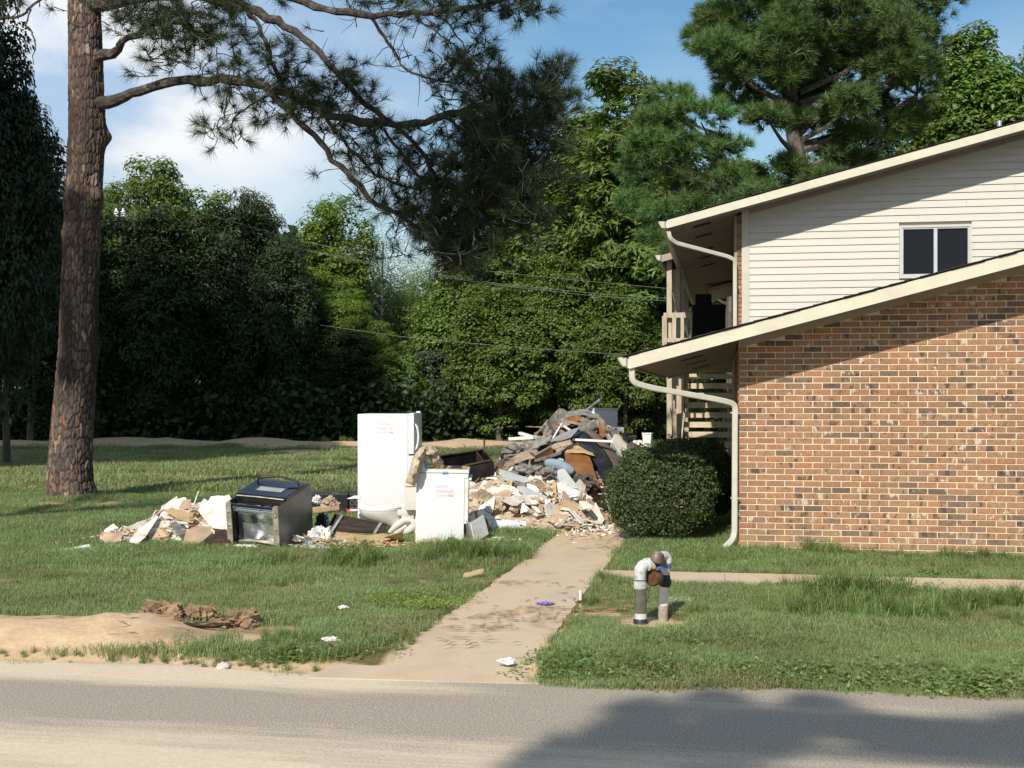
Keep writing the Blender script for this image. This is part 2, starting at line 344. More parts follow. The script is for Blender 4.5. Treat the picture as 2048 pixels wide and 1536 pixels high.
def mat_brick():
    t = NT('brick_faces'); tc = t.n('ShaderNodeTexCoord'); tc.object = None
    co = t.attr_vec = None
    g = t.pos()
    mp = t.n('ShaderNodeMapping'); mp.vector_type = 'TEXTURE'; mp.inputs['Location'].default_value = C0; mp.inputs['Rotation'].default_value = (0, 0, BANG); t.l(g, mp.inputs[0]); co = mp.outputs[0]
    s = t.n('ShaderNodeSeparateXYZ'); t.l(co, s.inputs[0])
    row = t.math('FLOOR', t.math('DIVIDE', t.math('ADD', s.outputs[2], .001), .0677))
    sh = t.math('MULTIPLY', t.math('MODULO', row, 2.0), .1015)
    colm = t.math('FLOOR', t.math('DIVIDE', t.math('ADD', s.outputs[0], sh), .203))
    cb = t.n('ShaderNodeCombineXYZ'); t.l(row, cb.inputs[0]); t.l(colm, cb.inputs[1])
    wn = t.n('ShaderNodeTexWhiteNoise'); wn.noise_dimensions = '3D'; t.l(cb.outputs[0], wn.inputs['Vector'])
    c = t.ramp(wn.outputs['Value'], [(0, (.34, .145, .072)), (.22, (.39, .19, .10)), (.42, (.33, .175, .095)), (.6, (.41, .17, .083)), (.76, (.29, .16, .095)), (.92, (.15, .095, .075)), (1, (.37, .20, .115))])
    # smudges inside each brick: offset noise by the brick's own random value
    off = t.n('ShaderNodeVectorMath'); off.operation = 'MULTIPLY_ADD'; t.l(wn.outputs['Color'], off.inputs[0]); off.inputs[1].default_value = (40, 40, 40); t.l(co, off.inputs[2])
    v = t.mapping(off.outputs[0], (1, 1, .5))
    n1 = t.noise(11, v, 2, .5); n2 = t.noise(9, t.mapping(off.outputs[0], (1, 1, .6), loc=(5, 3, 1)), 4, .6); n3 = t.noise(60, co, 4)
    c = t.mix(t.ramp(n1, [(.60, 0), (.67, .85)]), c, (.085, .065, .06))
    c = t.mix(t.ramp(n2, [(.62, 0), (.67, .8)]), c, (.62, .52, .40))
    c = t.mix(.5, c, t.ramp(n3, [(.3, (.25, .25, .25)), (.7, (.75, .75, .75))]), 'OVERLAY')
    big = t.noise(.9, co, 3); c = t.hsv(c, h=.507, sa=.92, v=t.math('MULTIPLY_ADD', big, .5, .64))
    sp = t.math('SUBTRACT', t.math('ADD', .30, t.math('MULTIPLY', t.noise(3.5, co, 4), .35)), s.outputs[2]); c = t.mix(t.ramp(sp, [(.2, 0), (.52, .45)]), c, (.42, .31, .20))
    return t.done(c, .9, nrm=t.bump(n3, .4, .003), spec=.2)
M['brick'] = mat_brick()
M['mortar'] = plain('mortar', (.68, .57, .40), .95, .15, 7, (.42, .33, .22), .5, bump=.5, bscale=120, bd=.003)

def mat_ground():
    t = NT('lawn_soil'); p = t.pos(); a = t.attr('sand')
    n = t.noise(1.6, p, 7, .62); nf = t.noise(22, p, 5, .7); nm = t.noise(6, p, 4)
    f = t.math('ADD', a, t.math('MULTIPLY', t.math('SUBTRACT', n, .5), .55)); m = t.ramp(f, [(.38, 0), (.62, 1)])
    green = t.ramp(t.noise(.7, p, 5), [(.35, (.085, .085, .028)), (.65, (.13, .12, .04))])
    green = t.mix(t.ramp(nf, [(.4, 0), (.7, .5)]), green, (.20, .14, .07))
    sand = t.ramp(nm, [(.3, (.48, .335, .20)), (.7, (.60, .44, .28))])
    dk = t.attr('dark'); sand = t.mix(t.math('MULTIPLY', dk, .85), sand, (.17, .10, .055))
    c = t.mix(m, green, sand); c = t.mix(.35, c, t.ramp(nf, [(.3, (.3, .3, .3)), (.7, (.7, .7, .7))]), 'OVERLAY')
    return t.done(c, .95, nrm=t.bump(t.mix(.5, nf, nm), .8, .02), spec=.15)
M['ground'] = mat_ground()
def mat_road():
    t = NT('sandy_asphalt'); p = t.coord(); a = t.attr('sand')
    st = t.mapping(p, (.55, 4.5, 1)); ns = t.noise(1.6, st, 6, .6); nw = t.noise(.9, p, 5, .55)
    nf = t.noise(85, p, 2, .8); ng = t.noise(45, p, 3, .7); lines = t.noise(2.2, t.mapping(p, (.25, 14, 1)), 5, .6)
    f = t.math('ADD', a, t.math('MULTIPLY', t.math('SUBTRACT', ns, .5), .55)); f = t.math('ADD', f, t.math('MULTIPLY', t.math('SUBTRACT', nw, .5), .35))
    f = t.math('ADD', f, t.math('MULTIPLY', t.math('SUBTRACT', lines, .5), .25)); f = t.math('ADD', f, t.math('MULTIPLY', t.math('SUBTRACT', nf, .5), .5))
    m = t.ramp(f, [(.28, 0.1), (.62, 1)])
    asp = t.ramp(nf, [(.36, (.18, .155, .125)), (.5, (.295, .26, .21)), (.64, (.47, .41, .33))])
    sand = t.ramp(ng, [(.3, (.56, .45, .32)), (.7, (.68, .56, .42))])
    c = t.mix(m, asp, sand)
    return t.done(c, .92, nrm=t.bump(t.mix(.5, nf, ng), .5, .004), spec=.2)
M['road'] = mat_road()
def mat_path():
    t = NT('sandy_concrete'); p = t.pos(); n = t.noise(1.3, p, 6, .6); nf = t.noise(90, p, 4, .7)
    c = t.ramp(n, [(.3, (.48, .365, .245)), (.5, (.56, .435, .30)), (.7, (.46, .385, .295))])
    st = t.noise(9, t.mapping(p, (1, .35, 1), rot=(0, 0, .6)), 6, .7)
    c = t.mix(t.ramp(st, [(.60, 0), (.74, .35)]), c, (.30, .18, .10))
    c = t.mix(.3, c, t.ramp(nf, [(.3, (.3, .3, .3)), (.7, (.7, .7, .7))]), 'OVERLAY')
    return t.done(c, .92, nrm=t.bump(nf, .35, .003), spec=.2)
M['path'] = mat_path()
def mat_bark():
    t = NT('pine_bark'); cr = t.attr('crack'); ce = t.attr('cell'); co = t.coord()
    nf = t.noise(30, t.mapping(co, (1, 1, .5)), 5, .65); nb = t.noise(.8, co, 3)
    c = t.ramp(ce, [(0, (.085, .065, .055)), (.45, (.13, .10, .085)), (.76, (.17, .135, .12)), (.88, (.23, .13, .075)), (.96, (.32, .22, .15)), (1, (.38, .34, .31))])
    low = t.ramp(nb, [(.45, .0), (.7, .35)]); c = t.mix(low, c, (.20, .11, .065), 'MIX')
    bark_shade = t.ramp(t.attr('bark_shade'), [(0, 0), (1, .8)]); c = t.mix(bark_shade, c, (.045, .034, .03))  # shade on the trunk mixed into the bark colour
    c = t.mix(t.math('MULTIPLY', cr, .85), c, (.035, .024, .018))
    c = t.mix(.5, c, t.ramp(nf, [(.3, (.25, .25, .25)), (.7, (.75, .75, .75))]), 'OVERLAY')
    return t.done(c, .95, nrm=t.bump(nf, .8, .012), spec=.15)
M['bark'] = mat_bark()

# ================================================================== GROUND
ROADW = -6.36
PATHL = lambda y: -.07 + .187 * (y - 11.94)
PATHR = lambda y: .80 + .187 * (y - 11.6)
def seg_w(u): return ROADW + .06 * np.sin(u * 1.3) + .05 * np.sin(u * 3.1 + 1) + .10 * np.exp(-((u + 3.6) / 1.1) ** 2) * -1
def ell(x, y, cx, cy_, rx, ry, a=0):
    c, s = math.cos(a), math.sin(a); dx = x - cx; dy = y - cy_
    return ((dx * c + dy * s) / rx) ** 2 + ((-dx * s + dy * c) / ry) ** 2
def ground_fields(x, y):
    """z, sand 0..1, dark 0..1, tufty 0..1"""
    u, w = np_uw(x, y)
    z = (fnoise(x * .45, y * .45, 3, 3) - .5) * .07 * sstep(0, 1.2, w * 0 + 1) + (fnoise(x * 2.2, y * 2.2, 9, 3) - .5) * .03
    z = z * np.where(w > -2.6, .55, 1)
    sand = np.zeros_like(z); dark = np.zeros_like(z)
    # sand mound at the left of the verge
    e1 = ell(x, y, -3.75, 8.95, 1.9, .52, -.10); m1 = np.exp(-e1 * 1.1)
    e1b = ell(x, y, -2.75, 9.05, .55, .30, -.05); m1b = np.exp(-e1b * 1.3)
    z = z + .035 * (fnoise(x * 8, y * 8, 73, 3) - .5) * m1 + (.115 + .09 * (fnoise(x * 2.6, y * 2.6, 71, 4) - .5)) * m1 + .07 * m1b * (1 + .7 * (fnoise(x * 5, y * 5, 21, 3) - .5))
    sand = np.maximum(sand, np.exp(-(e1 ** 1.6) * .45)); sand = np.maximum(sand, 1.05 * np.exp(-(e1b ** 2) * .4))
    pit = np.exp(-ell(x, y, -1.95, 9.15, .55, .33) ** 1.5 * 1.1); z = z - .05 * pit
    sand = np.maximum(sand, .95 * pit); dark = np.maximum(dark, pit * .75 * (fnoise(x * 6, y * 6, 4, 3) + .3))
    dark = np.maximum(dark, .8 * np.exp(-ell(x, y, -2.35, 8.72, .28, .14) * 1.2))
    # verge fringe beside road (left) is washed with sand
    fr = np.exp(-((w - ROADW - .05) / .22) ** 2) * sstep(-1.5, -3.2, u - .2) ; sand = np.maximum(sand, .75 * fr)
    sand = np.maximum(sand, .50 * np.exp(-((w - ROADW) / .12) ** 2))
    # hollow round the meter
    hm = np.exp(-ell(x, y, 1.12, 9.38, .40, .36) ** 1.5); sand = np.maximum(sand, hm); z = z - .05 * np.exp(-ell(x, y, 1.3, 9.6, .16, .12))
    dark = np.maximum(dark, .6 * np.exp(-ell(x, y, 1.36, 9.72, .14, .12)))  # dark soil of the hollow plus the meter's shadow, put into the colour
    sand = np.maximum(sand, .72 * np.exp(-ell(x, y, .72, 9.75, .30, .22)))
    # path shoulders
    pl = PATHL(y); pr = PATHR(y); inr = sstep(6.6, 7.4, y) * sstep(24, 20, y)
    sand = np.maximum(sand, inr * .62 * np.exp(-((x - pl + .02) / .10) ** 2)); sand = np.maximum(sand, inr * .62 * np.exp(-((x - pr - .02) / .10) ** 2))
    sand = np.maximum(sand, inr * np.where((x > pl) & (x < pr), 1.0, 0))
    # bare strips on the lawn further away
    sand = np.maximum(sand, .62 * np.exp(-((y - 26.6 - .03 * x) / 1.3) ** 2) * sstep(1.5, -1.5, x) * (.55 + .9 * fnoise(x * .35, y * .8, 31, 3)))
    sand = np.maximum(sand, .55 * np.exp(-ell(x, y, -6.9, 19.3, 1.5, .8)) ** 1)
    sand = np.maximum(sand, .34 * sstep(.54, .70, fnoise(x * .5, y * .8, 77, 4)) * sstep(11, 14, y) * sstep(60, 30, y))
    sand = np.maximum(sand, .42 * sstep(.60, .72, fnoise(x * 1.0, y * 1.6, 51, 4)) * np.where(w < -2.6, 1, .6))
    # low sandy berm in front of the wood
    bm_ = np.exp(-((y - 40.5 - 1.0 * np.sin(x * .35)) / 1.5) ** 2) * sstep(3.5, -.5, x); lump = .55 + .9 * fnoise(x * .6, y * .6, 61, 3)
    z = z + .34 * bm_ * lump; sand = np.maximum(sand, 1.0 * sstep(.25, .6, bm_ * lump))
    sand = np.maximum(sand, .9 * np.exp(-ell(x, y, -6.5, 37.0, 1.6, .8)))
    z = z + .12 * np.exp(-ell(x, y, -6.5, 37.0, 1.6, .8))
    # bare under the wood
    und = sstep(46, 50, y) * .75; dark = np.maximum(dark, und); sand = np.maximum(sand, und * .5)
    # beside the building, and below the road
    z = z * sstep(ROADW - .1, ROADW + .5, w) - .043 * sstep(ROADW + .35, ROADW - .02, w); z = np.where(w < ROADW - .25, -.10, z); z = np.where((w > -2.42) & (w < -1.66) & (u > -1.2), z - .05, z)
    z = np.where((x > pl - .02) & (x < pr + .02) & (y > 7) & (y < 26), np.minimum(z, -.03), z)
    z = np.where((u > -.05) & (w > .02), -.02, z)
    z = z + .10 * np.exp(-ell(x, y, -7.1, 20.2, 1.3, 1.2))
    return z, sand, dark
def gz(x, y):
    return float(ground_fields(np.array([x], float), np.array([y], float))[0][0])
def axis(a, b, st, lo, hi, g=1.22):
    c = list(np.arange(a, b, st)); s = st; x = a; L_ = []
    while x > lo: s *= g; x -= s; L_.append(x)
    s = st; x = c[-1]; H = []
    while x < hi: s *= g; x += s; H.append(x)
    return np.array(L_[::-1] + c + H)
def build_ground():
    xs = axis(-9, 8, .075, -420, 420, 1.12); ys = axis(6.9, 19, .065, -200, 700, 1.06)
    X, Y = np.meshgrid(xs, ys); z, s, d = ground_fields(X, Y)
    V = np.stack([X, Y, z], -1).reshape(-1, 3); nx, ny = len(xs), len(ys)
    i = np.arange(nx * ny).reshape(ny, nx); F = np.stack([i[:-1, :-1], i[:-1, 1:], i[1:, 1:], i[1:, :-1]], -1).reshape(-1, 4)
    tag(link('ground', np_mesh('ground', V, F, [M['ground']], smooth=True, attrs={'sand': s.ravel(), 'dark': d.ravel()})), kind='structure')
build_ground()
def build_road():
    us = np.arange(-60, 60, .25); us = np.concatenate([np.arange(-60, -9, 1.5), np.arange(-9, 7, .06), np.arange(7, 60, 1.5)])
    ws = np.concatenate([np.arange(-16, -9.4, .6), np.arange(-9.4, ROADW + .02, .05)])
    U, Wd = np.meshgrid(us, ws); edge = seg_w(U); wv = np.where(Wd > ROADW - .1, np.minimum(Wd, edge), Wd)
    # irregular edge: stretch the last strip to the edge line
    t = sstep(ROADW - .5, ROADW, Wd); wv = Wd + (edge - ROADW) * t
    z = -.035 + (fnoise(U * .7, Wd * .7, 5, 3) - .5) * .012 + 0 * U
    q = -wv + ROADW                      # metres out from the lawn edge
    sand = .78 * np.exp(-((q - .25) / .38) ** 2) * sstep(1.2, -1.0, U + 1.8) + .45 * np.exp(-((q - .45) / .35) ** 2) * sstep(-2.0, 0, U) * sstep(3.5, .5, U)
    sand = np.maximum(sand, .27 + .33 * sstep(.9, 2.0, q)); sand = np.maximum(sand, .80 * np.exp(-((q - 2.15 - .16 * (U + 2)) / .42) ** 2) * sstep(-6.0, -2.8, U) * sstep(3.6, .4, U))
    sand = sand - .22 * np.exp(-((q - .95) / .33) ** 2) + .25 * np.exp(-((q - 1.9) / .25) ** 2) * sstep(.5, 2.5, U) - .25 * np.exp(-(q / .2) ** 2) * sstep(-1.8, -.6, U)
    V = np.stack([U, wv, z], -1).reshape(-1, 3); nx, ny = len(us), len(ws); i = np.arange(nx * ny).reshape(ny, nx)
    F = np.stack([i[:-1, :-1], i[:-1, 1:], i[1:, 1:], i[1:, :-1]], -1).reshape(-1, 4)
    o = link('road', np_mesh('road', V, F, [M['road']], smooth=True, attrs={'sand': sand.ravel()}), None, C0, (0, 0, BANG)); tag(o, kind='structure')
build_road()
def strip_slab(corners, zt_, zb=-.12, n=14, seed=0, chip=1):
    """slab from 4 ground corners (near-left, near-right, far-right, far-left) with lightly chipped edges"""
    r = random.Random(seed); A, B, Cc, D = [Vector(c) for c in corners]; ring = []
    e_ = -1
    for p, q in ((A, B), (B, Cc), (Cc, D), (D, A)):
        e_ += 1
        for k in range(n):
            v = p.lerp(q, k / n); nn = Vector(((q - p).y, -(q - p).x)).normalized()
            j = r.gauss(0, .012) if k and (e_ % 2 == chip) else 0; ring.append((v.x - nn.x * abs(j), v.y - nn.y * abs(j)))
    zt = zt_ if callable(zt_) else (lambda x, y: zt_); mb = MB(); m = len(ring); V = [(x, y, zt(x, y)) for x, y in ring] + [(x, y, zb) for x, y in ring]
    mb.add(V, [tuple(range(m))] + [(i, i + m, (i + 1) % m + m, (i + 1) % m) for i in range(m)]); return mb
path = thing('path', None, None); path['kind'] = 'structure'
yy = 7.62; k = 0
while yy < 26:
    y1 = yy + (1.22 if k else 1.35); fl = .55 if k == 0 else (.12 if k == 1 else 0); fl1 = .12 if k == 0 else 0
    x0, x1 = PATHL(yy) - fl * .75, PATHR(yy) + fl * .2; X0, X1 = PATHL(y1 - .01) - fl1, PATHR(y1 - .01) + fl1 * .5
    zt = (lambda x, y, a=yy: -.033 + .045 * max(0, min(1, (y - a) / 1.3))) if k == 0 else .012 + .0015 * ((k * 7) % 3)
    part('slab', strip_slab([(x0, yy + (.11 if k == 0 else 0)), (x1, yy - (.06 if k == 0 else 0)), (X1, y1 - .004), (X0, y1 - .004)], zt, seed=k), M['path'], path); yy = y1; k += 1
walk = thing('sidewalk', None, None, C0, (0, 0, BANG)); walk['kind'] = 'structure'
uu = -1.36; k = 0
while uu < 14:
    part('slab', strip_slab([(uu, -2.36), (uu + 1.216, -2.36), (uu + 1.216, -1.72), (uu, -1.72)], .010 + .002 * (k % 2), seed=50 + k, chip=0), M['path'], walk); uu += 1.22; k += 1

# ================================================================== BUILDING
bld = thing('apartment_building', 'two storey brick and cream siding apartment building with low sloping roofs', 'building', C0, (0, 0, BANG))
OV = .6
zlo = lambda u: 2.345 + .261 * u        # underside of lower fascia
zhi = lambda u: 4.386 + .254 * u        # underside of upper fascia
def rprism(mb, u0, u1, w0, w1, f, a, b, mi=0):    # solid between f(u)+a and f(u)+b
    V = [(u, w, f(u) + h) for h in (a, b) for w in (w0, w1) for u in (u0, u1)]
    mb.add(V, [(0, 2, 3, 1), (4, 5, 7, 6), (0, 1, 5, 4), (2, 6, 7, 3), (0, 4, 6, 2), (1, 3, 7, 5)], mi); return mb
# brick wall of the front block: backing of mortar + real bricks
bw = MB()
V = [(0.012, .0, -.3), (9, .0, -.3), (9, .0, zlo(9) + .03), (0.012, .0, zlo(0) + .03), (0.012, 4.2, -.3), (9, 4.2, -.3), (9, 4.2, zlo(9) + .03), (0.012, 4.2, zlo(0) + .03)]
bw.add(V, [(0, 1, 2, 3), (4, 7, 6, 5), (0, 3, 7, 4), (1, 5, 6, 2), (3, 2, 6, 7)])
wall = part('brick_wall', bw, M['mortar'], bld)
BH, BP, BL = .0677, .203, .1915
def brick_geo(l, d=.02, b=.002):
    h = .0562; mb = MB()
    V = [(0, d, 0), (l, d, 0), (l, d, h), (0, d, h), (0, b, 0), (l, b, 0), (l, b, h), (0, b, h), (b, 0, b), (l - b, 0, b), (l - b, 0, h - b), (b, 0, h - b)]
    return mb.add(V, [(0, 4, 5, 1), (1, 5, 6, 2), (2, 6, 7, 3), (3, 7, 4, 0), (4, 8, 9, 5), (5, 9, 10, 6), (6, 10, 11, 7), (7, 11, 8, 4), (8, 11, 10, 9)])
bricks = []; rb = random.Random(3)
for row in range(-2, 75):
    z0 = row * BH + .001; off = -(row % 2) * .1015; c = 0
    while True:
        u0 = off + c * BP + .005; u1 = u0 + BL; c += 1
        if u0 > 5.3: break
        if u1 < .03: continue
        u0 = max(u0, .0)
        if z0 + .0575 > zlo(max(u0, 0)) + .0: continue
        bricks.append((u0, z0, u1 - u0))
full = brick_geo(BL).mesh('brick', M['brick']); half = {}
vis = [b for b in bricks if 0 <= b[1] < 2.3 and b[0] < 3.2]
vis.sort(key=lambda b: (b[0] - 1.9) ** 2 + (b[1] - 1.1) ** 2 * 1.8)
singles = set(vis[:300]); rest = MB()
for b in bricks:
    u0, z0, l = b; jit = rb.gauss(0, .0012); dz = rb.gauss(0, .0006)
    if b in singles:
        key = round(l, 3)
        if key not in half: half[key] = full if abs(l - BL) < .001 else brick_geo(l).mesh('brick', M['brick'])
        o = link('brick', half[key], wall, (u0, -.006 + jit, z0 + dz), (0, rb.gauss(0, .002), 0))
    else:
        g = brick_geo(l); rest.add(g.v, g.f, 0, Matrix.Translation((u0, -.006 + jit, z0 + dz)))
tag(part('bricks_beyond', rest, M['brick'], wall), kind='stuff')
# brick return on the left side wall (seen almost edge on)
sd = MB()
for row in range(-2, 40):
    for c in range(0, 22):
        w0 = c * BP - (row % 2) * .1 + .02
        if w0 < -.0: w0 = 0.03
        if row * BH > 2.3: continue
        sd.box(-.004, .012, w0, w0 + .19, row * BH, row * BH + .0575)
tag(part('side_bricks', sd, M['brick'], wall), kind='stuff')
# soffit of lower roof
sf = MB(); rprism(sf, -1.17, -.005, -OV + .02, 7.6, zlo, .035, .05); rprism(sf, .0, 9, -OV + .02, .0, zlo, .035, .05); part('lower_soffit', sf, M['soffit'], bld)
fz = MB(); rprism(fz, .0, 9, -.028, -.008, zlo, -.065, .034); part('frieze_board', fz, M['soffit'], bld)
fa = MB(); rprism(fa, -1.17, 9.5, -OV - .02, -OV, zlo, 0, .135); fa.box(-1.19, -1.17, -OV - .0, 7.6, zlo(-1.17) + .01, zlo(-1.17) + .135)
part('lower_fascia', fa, M['cream'], bld)
fb = MB(); rprism(fb, -1.15, -.005, 7.6, 7.63, zlo, 0, .12); part('rear_fascia', fb, M['cream'], bld)
for w in (.0, 1.7, 3.9, 6.6):
    vt = MB(); rprism(vt, -.70, -.42, w, w + .09, zlo, .022, .033); part('soffit_vent', vt, M['black_iron'], bld)
rf = MB(); rprism(rf, -1.19, 9.5, -OV - .02, 4.28, zlo, .135, .15); rprism(rf, -1.19, .08, 4.28, 7.63, zlo, .135, .15); lroof = part('lower_roof', rf, M['shingle'], bld)
u = -1.24; k = 0
while u < 6:
    s_ = MB(); lift = .008; a = u; b2 = u + .155
    V = []
    jw = rb.uniform(0, .018)
    for (uu_, hh) in ((a, .151), (b2 + .02, .151)):
        for w in (-OV - .035 - jw, (4.25 if a > .05 else 7.65)): V += [(uu_, w, zlo(uu_) + hh + (.012 if uu_ == a else .004)), (uu_, w, zlo(uu_) + hh)]
    s_.add(V, [(0, 1, 3, 2), (4, 6, 7, 5), (0, 2, 6, 4), (1, 5, 7, 3), (0, 4, 5, 1), (2, 3, 7, 6)]); part('shingle_course', s_, M['shingle'], lroof); u = b2; k += 1
def gutter(mb, u, w0, w1, zt, mi=0):       # K-style profile hung at the eave
    prof = [(0, 0), (0, -.10), (-.045, -.10), (-.06, -.075), (-.085, -.05), (-.10, -.02), (-.105, 0), (-.09, 0), (-.09, -.015), (-.05, -.088), (-.012, -.088), (-.012, 0)]
    n = len(prof); V = [(u + x, w0, zt + z) for x, z in prof] + [(u + x, w1, zt + z) for x, z in prof]
    mb.add(V, [(i, i + n, (i + 1) % n + n, (i + 1) % n) for i in range(n)] + [tuple(range(n)), tuple(range(2 * n - 1, n - 1, -1))])
    mb.add([(u, w0, zt), (u, w0, zt - .10), (u - .045, w0, zt - .10), (u - .085, w0, zt - .05), (u - .105, w0, zt)], [(0, 1, 2, 3, 4)]); return mb
gt = MB(); gutter(gt, -1.192, -OV - .02, 7.62, zlo(-1.17) + .125); g1 = part('gutter', gt, M['gutter'], bld)
# lower downspout
def spout(pts, rx=.032, ry=.028):
    """rectangular section pipe with rounded corners following points (local coords)"""
    mb = MB(); pts = [Vector(p) for p in pts]; sm = [pts[0]]
    for i in range(1, len(pts) - 1):
        a, b, c = pts[i - 1], pts[i], pts[i + 1]; r = min(.10, (a - b).length * .4, (c - b).length * .4)
        p, q = b + (a - b).normalized() * r, b + (c - b).normalized() * r
        for t in (0, .25, .5, .75, 1): sm.append((p.lerp(b, t)).lerp(b.lerp(q, t), t))
    sm.append(pts[-1]); sec = [(rx * .7, ry), (rx, ry * .7), (rx, -ry * .7), (rx * .7, -ry), (-rx * .7, -ry), (-rx, -ry * .7), (-rx, ry * .7), (-rx * .7, ry)]
    V = []; n = 8
    for i, p in enumerate(sm):
        t = (sm[min(i + 1, len(sm) - 1)] - sm[max(i - 1, 0)]).normalized(); y = Vector((0, 1, 0)); y = (y - t * y.dot(t)).normalized(); x = t.cross(y)
        for sx, sy in sec: V.append(p + x * sx + y * sy)
    F = [(i * n + j, i * n + (j + 1) % n, (i + 1) * n + (j + 1) % n, (i + 1) * n + j) for i in range(len(sm) - 1) for j in range(n)]
    F += [tuple(range(n)), tuple(range((len(sm) - 1) * n, len(sm) * n))]
    return mb.add([v[:] for v in V], F)
def pl_(px, py, d): return toL(P(px, py, d))
part('downspout', spout([pl_(1264, 733, 13.35), pl_(1264, 764, 13.35), pl_(1300, 775, 13.4), pl_(1440, 800, 13.58), pl_(1471, 808, 13.64), pl_(1470, 840, 13.64), pl_(1469, 1075, 13.64), pl_(1447, 1097, 13.5)]), M['gutter'], bld, True)
st = MB()
for z in (.6, 1.55): st.box(-.085, .01, -.085, -.07, z, z + .02)
part('downspout_strap', st, M['rust_strip'], bld)
# ---- upper block
WU = 4.28
ub = MB(); V = [(0.03, WU + .03, 1.5), (9, WU + .03, 1.5), (9, WU + .03, zhi(9)), (0.03, WU + .03, zhi(0.03)), (0.03, 16, 1.5), (9, 16, 1.5), (9, 16, zhi(9)), (0.03, 16, zhi(0.03))]
ub.add(V, [(0, 1, 2, 3), (4, 7, 6, 5), (0, 3, 7, 4), (1, 5, 6, 2), (3, 2, 6, 7)]); part('upper_wall', ub, M['trim'], bld)
low2 = MB(); low2.box(0.0, 9, 4.2, 16, -.3, 2.0); part('ground_floor_wall', low2, M['mortar'], bld)
us_ = MB()
for row in range(27, 66):
    z = row * BH
    if z + .06 > zhi(.03): continue
    us_.box(.018, .10, WU + .004, WU + .028, z, z + .0575)
    if row % 1 == 0:
        for c in range(0, 30):
            w0 = WU + .01 + c * BP - (row % 2) * .1
            if w0 > WU: us_.box(.014, .03, w0, w0 + .19, z, z + .0575)
tag(part('corner_bricks', us_, M['brick'], bld), kind='stuff')
tb = MB(); V = [(.085, WU - .022, 1.9), (.19, WU - .022, 1.9), (.19, WU - .022, zhi(.19) + .03), (.085, WU - .022, zhi(.085) + .03)]; V += [(a, WU + .02, c) for a, b, c in V]
tb.add(V, [(0, 1, 2, 3), (4, 7, 6, 5), (0, 3, 7, 4), (1, 5, 6, 2), (3, 2, 6, 7), (0, 4, 5, 1)]); part('corner_trim', tb, M['trim'], bld)
# siding planks, cut round the window and up to the rake
WX0, WX1, WZ0, WZ1 = 2.33, 3.25, 3.455, 4.145
PZ = .1016
siding = thing('siding', None, None); siding.parent = bld
def plank(u0, u1, z0):
    """one lap board from u0 to u1, its top clipped by the rake"""
    zt = z0 + PZ; lim = lambda u: zhi(u) + .03
    if lim(u1) <= z0: return
    if lim(u0) < zt + .0:
        ua = max(u0, (z0 + .004 - (4.386 + .03)) / .254); ub_ = (zt - 4.416) / .254
        ua = min(ua, u1 - .02); ub_ = min(max(ub_, ua), u1)
        if ub_ <= u0: poly = [(u0, z0), (u1, z0), (u1, zt), (u0, zt)]
        elif ub_ >= u1: poly = [(ua, z0), (u1, z0), (u1, lim(u1))]
        else: poly = [(ua, z0), (u1, z0), (u1, zt), (ub_, zt)] + ([(u0, lim(u0))] if ua <= u0 + 1e-6 and lim(u0) > z0 + .01 else [])
    else: poly = [(u0, z0), (u1, z0), (u1, zt), (u0, zt)]
    f = lambda z: WU - .020 + (z - z0) / PZ * .014
    n = len(poly); V = [(x, f(z), z) for x, z in poly] + [(x, WU + .028, z) for x, z in poly]
    mb = MB().add(V, [tuple(range(n)), tuple(range(2 * n - 1, n - 1, -1))] + [(i, i + n, (i + 1) % n + n, (i + 1) % n) for i in range(n)])
    part('siding_plank', mb, M['siding'], siding)
for i in range(0, 36):
    z0 = 1.993 + i * PZ; a, b = .192, 5.6
    j = a + 1.2 + ((i * 37) % 23) * .13
    segs = []
    if z0 + PZ > WZ0 - .035 and z0 < WZ1 + .03: segs = [(a, WX0 - .035), (WX1 + .035, b)]
    else: segs = [(a, j), (j + .002, b)]
    for s0, s1 in segs: plank(s0, s1, z0)
# window
win = MB(); fw = .028; y0, y1 = WU - .040, WU + .0
win.box(WX0 - .033, WX0, y0, WU + .02, WZ0 - .03, WZ1 + .03); win.box(WX1, WX1 + .033, y0, WU + .02, WZ0 - .03, WZ1 + .03)
win.box(WX0, WX1, y0, WU + .02, WZ1, WZ1 + .03); win.box(WX0, WX1, y0, WU + .02, WZ0 - .03, WZ0)
wo = part('window', win, M['siding'], bld)
sash = MB(); y0 = WU - .028
sash.box(WX0, WX0 + .022, y0, WU + .01, WZ0, WZ1); sash.box(WX1 - .022, WX1, y0, WU + .01, WZ0, WZ1); sash.box(WX0 + .022, WX1 - .022, y0, WU + .01, WZ0, WZ0 + .03)
sash.box(WX0 + .022, WX1 - .022, y0, WU + .01, WZ1 - .02, WZ1); mid = (WX0 + WX1) / 2; sash.box(mid - .024, mid + .024, y0 - .008, WU + .01, WZ0 + .03, WZ1 - .02)
part('sash', sash, M['alu'], wo)
for a, b, dd in ((WX0 + .022, mid - .024, 0), (mid + .024, WX1 - .022, .008)):
    pn = MB(); pn.box(a, b, WU - .006 + dd, WU + .012, WZ0 + .03, WZ1 - .02); part('pane', pn, M['window_dark'], wo)
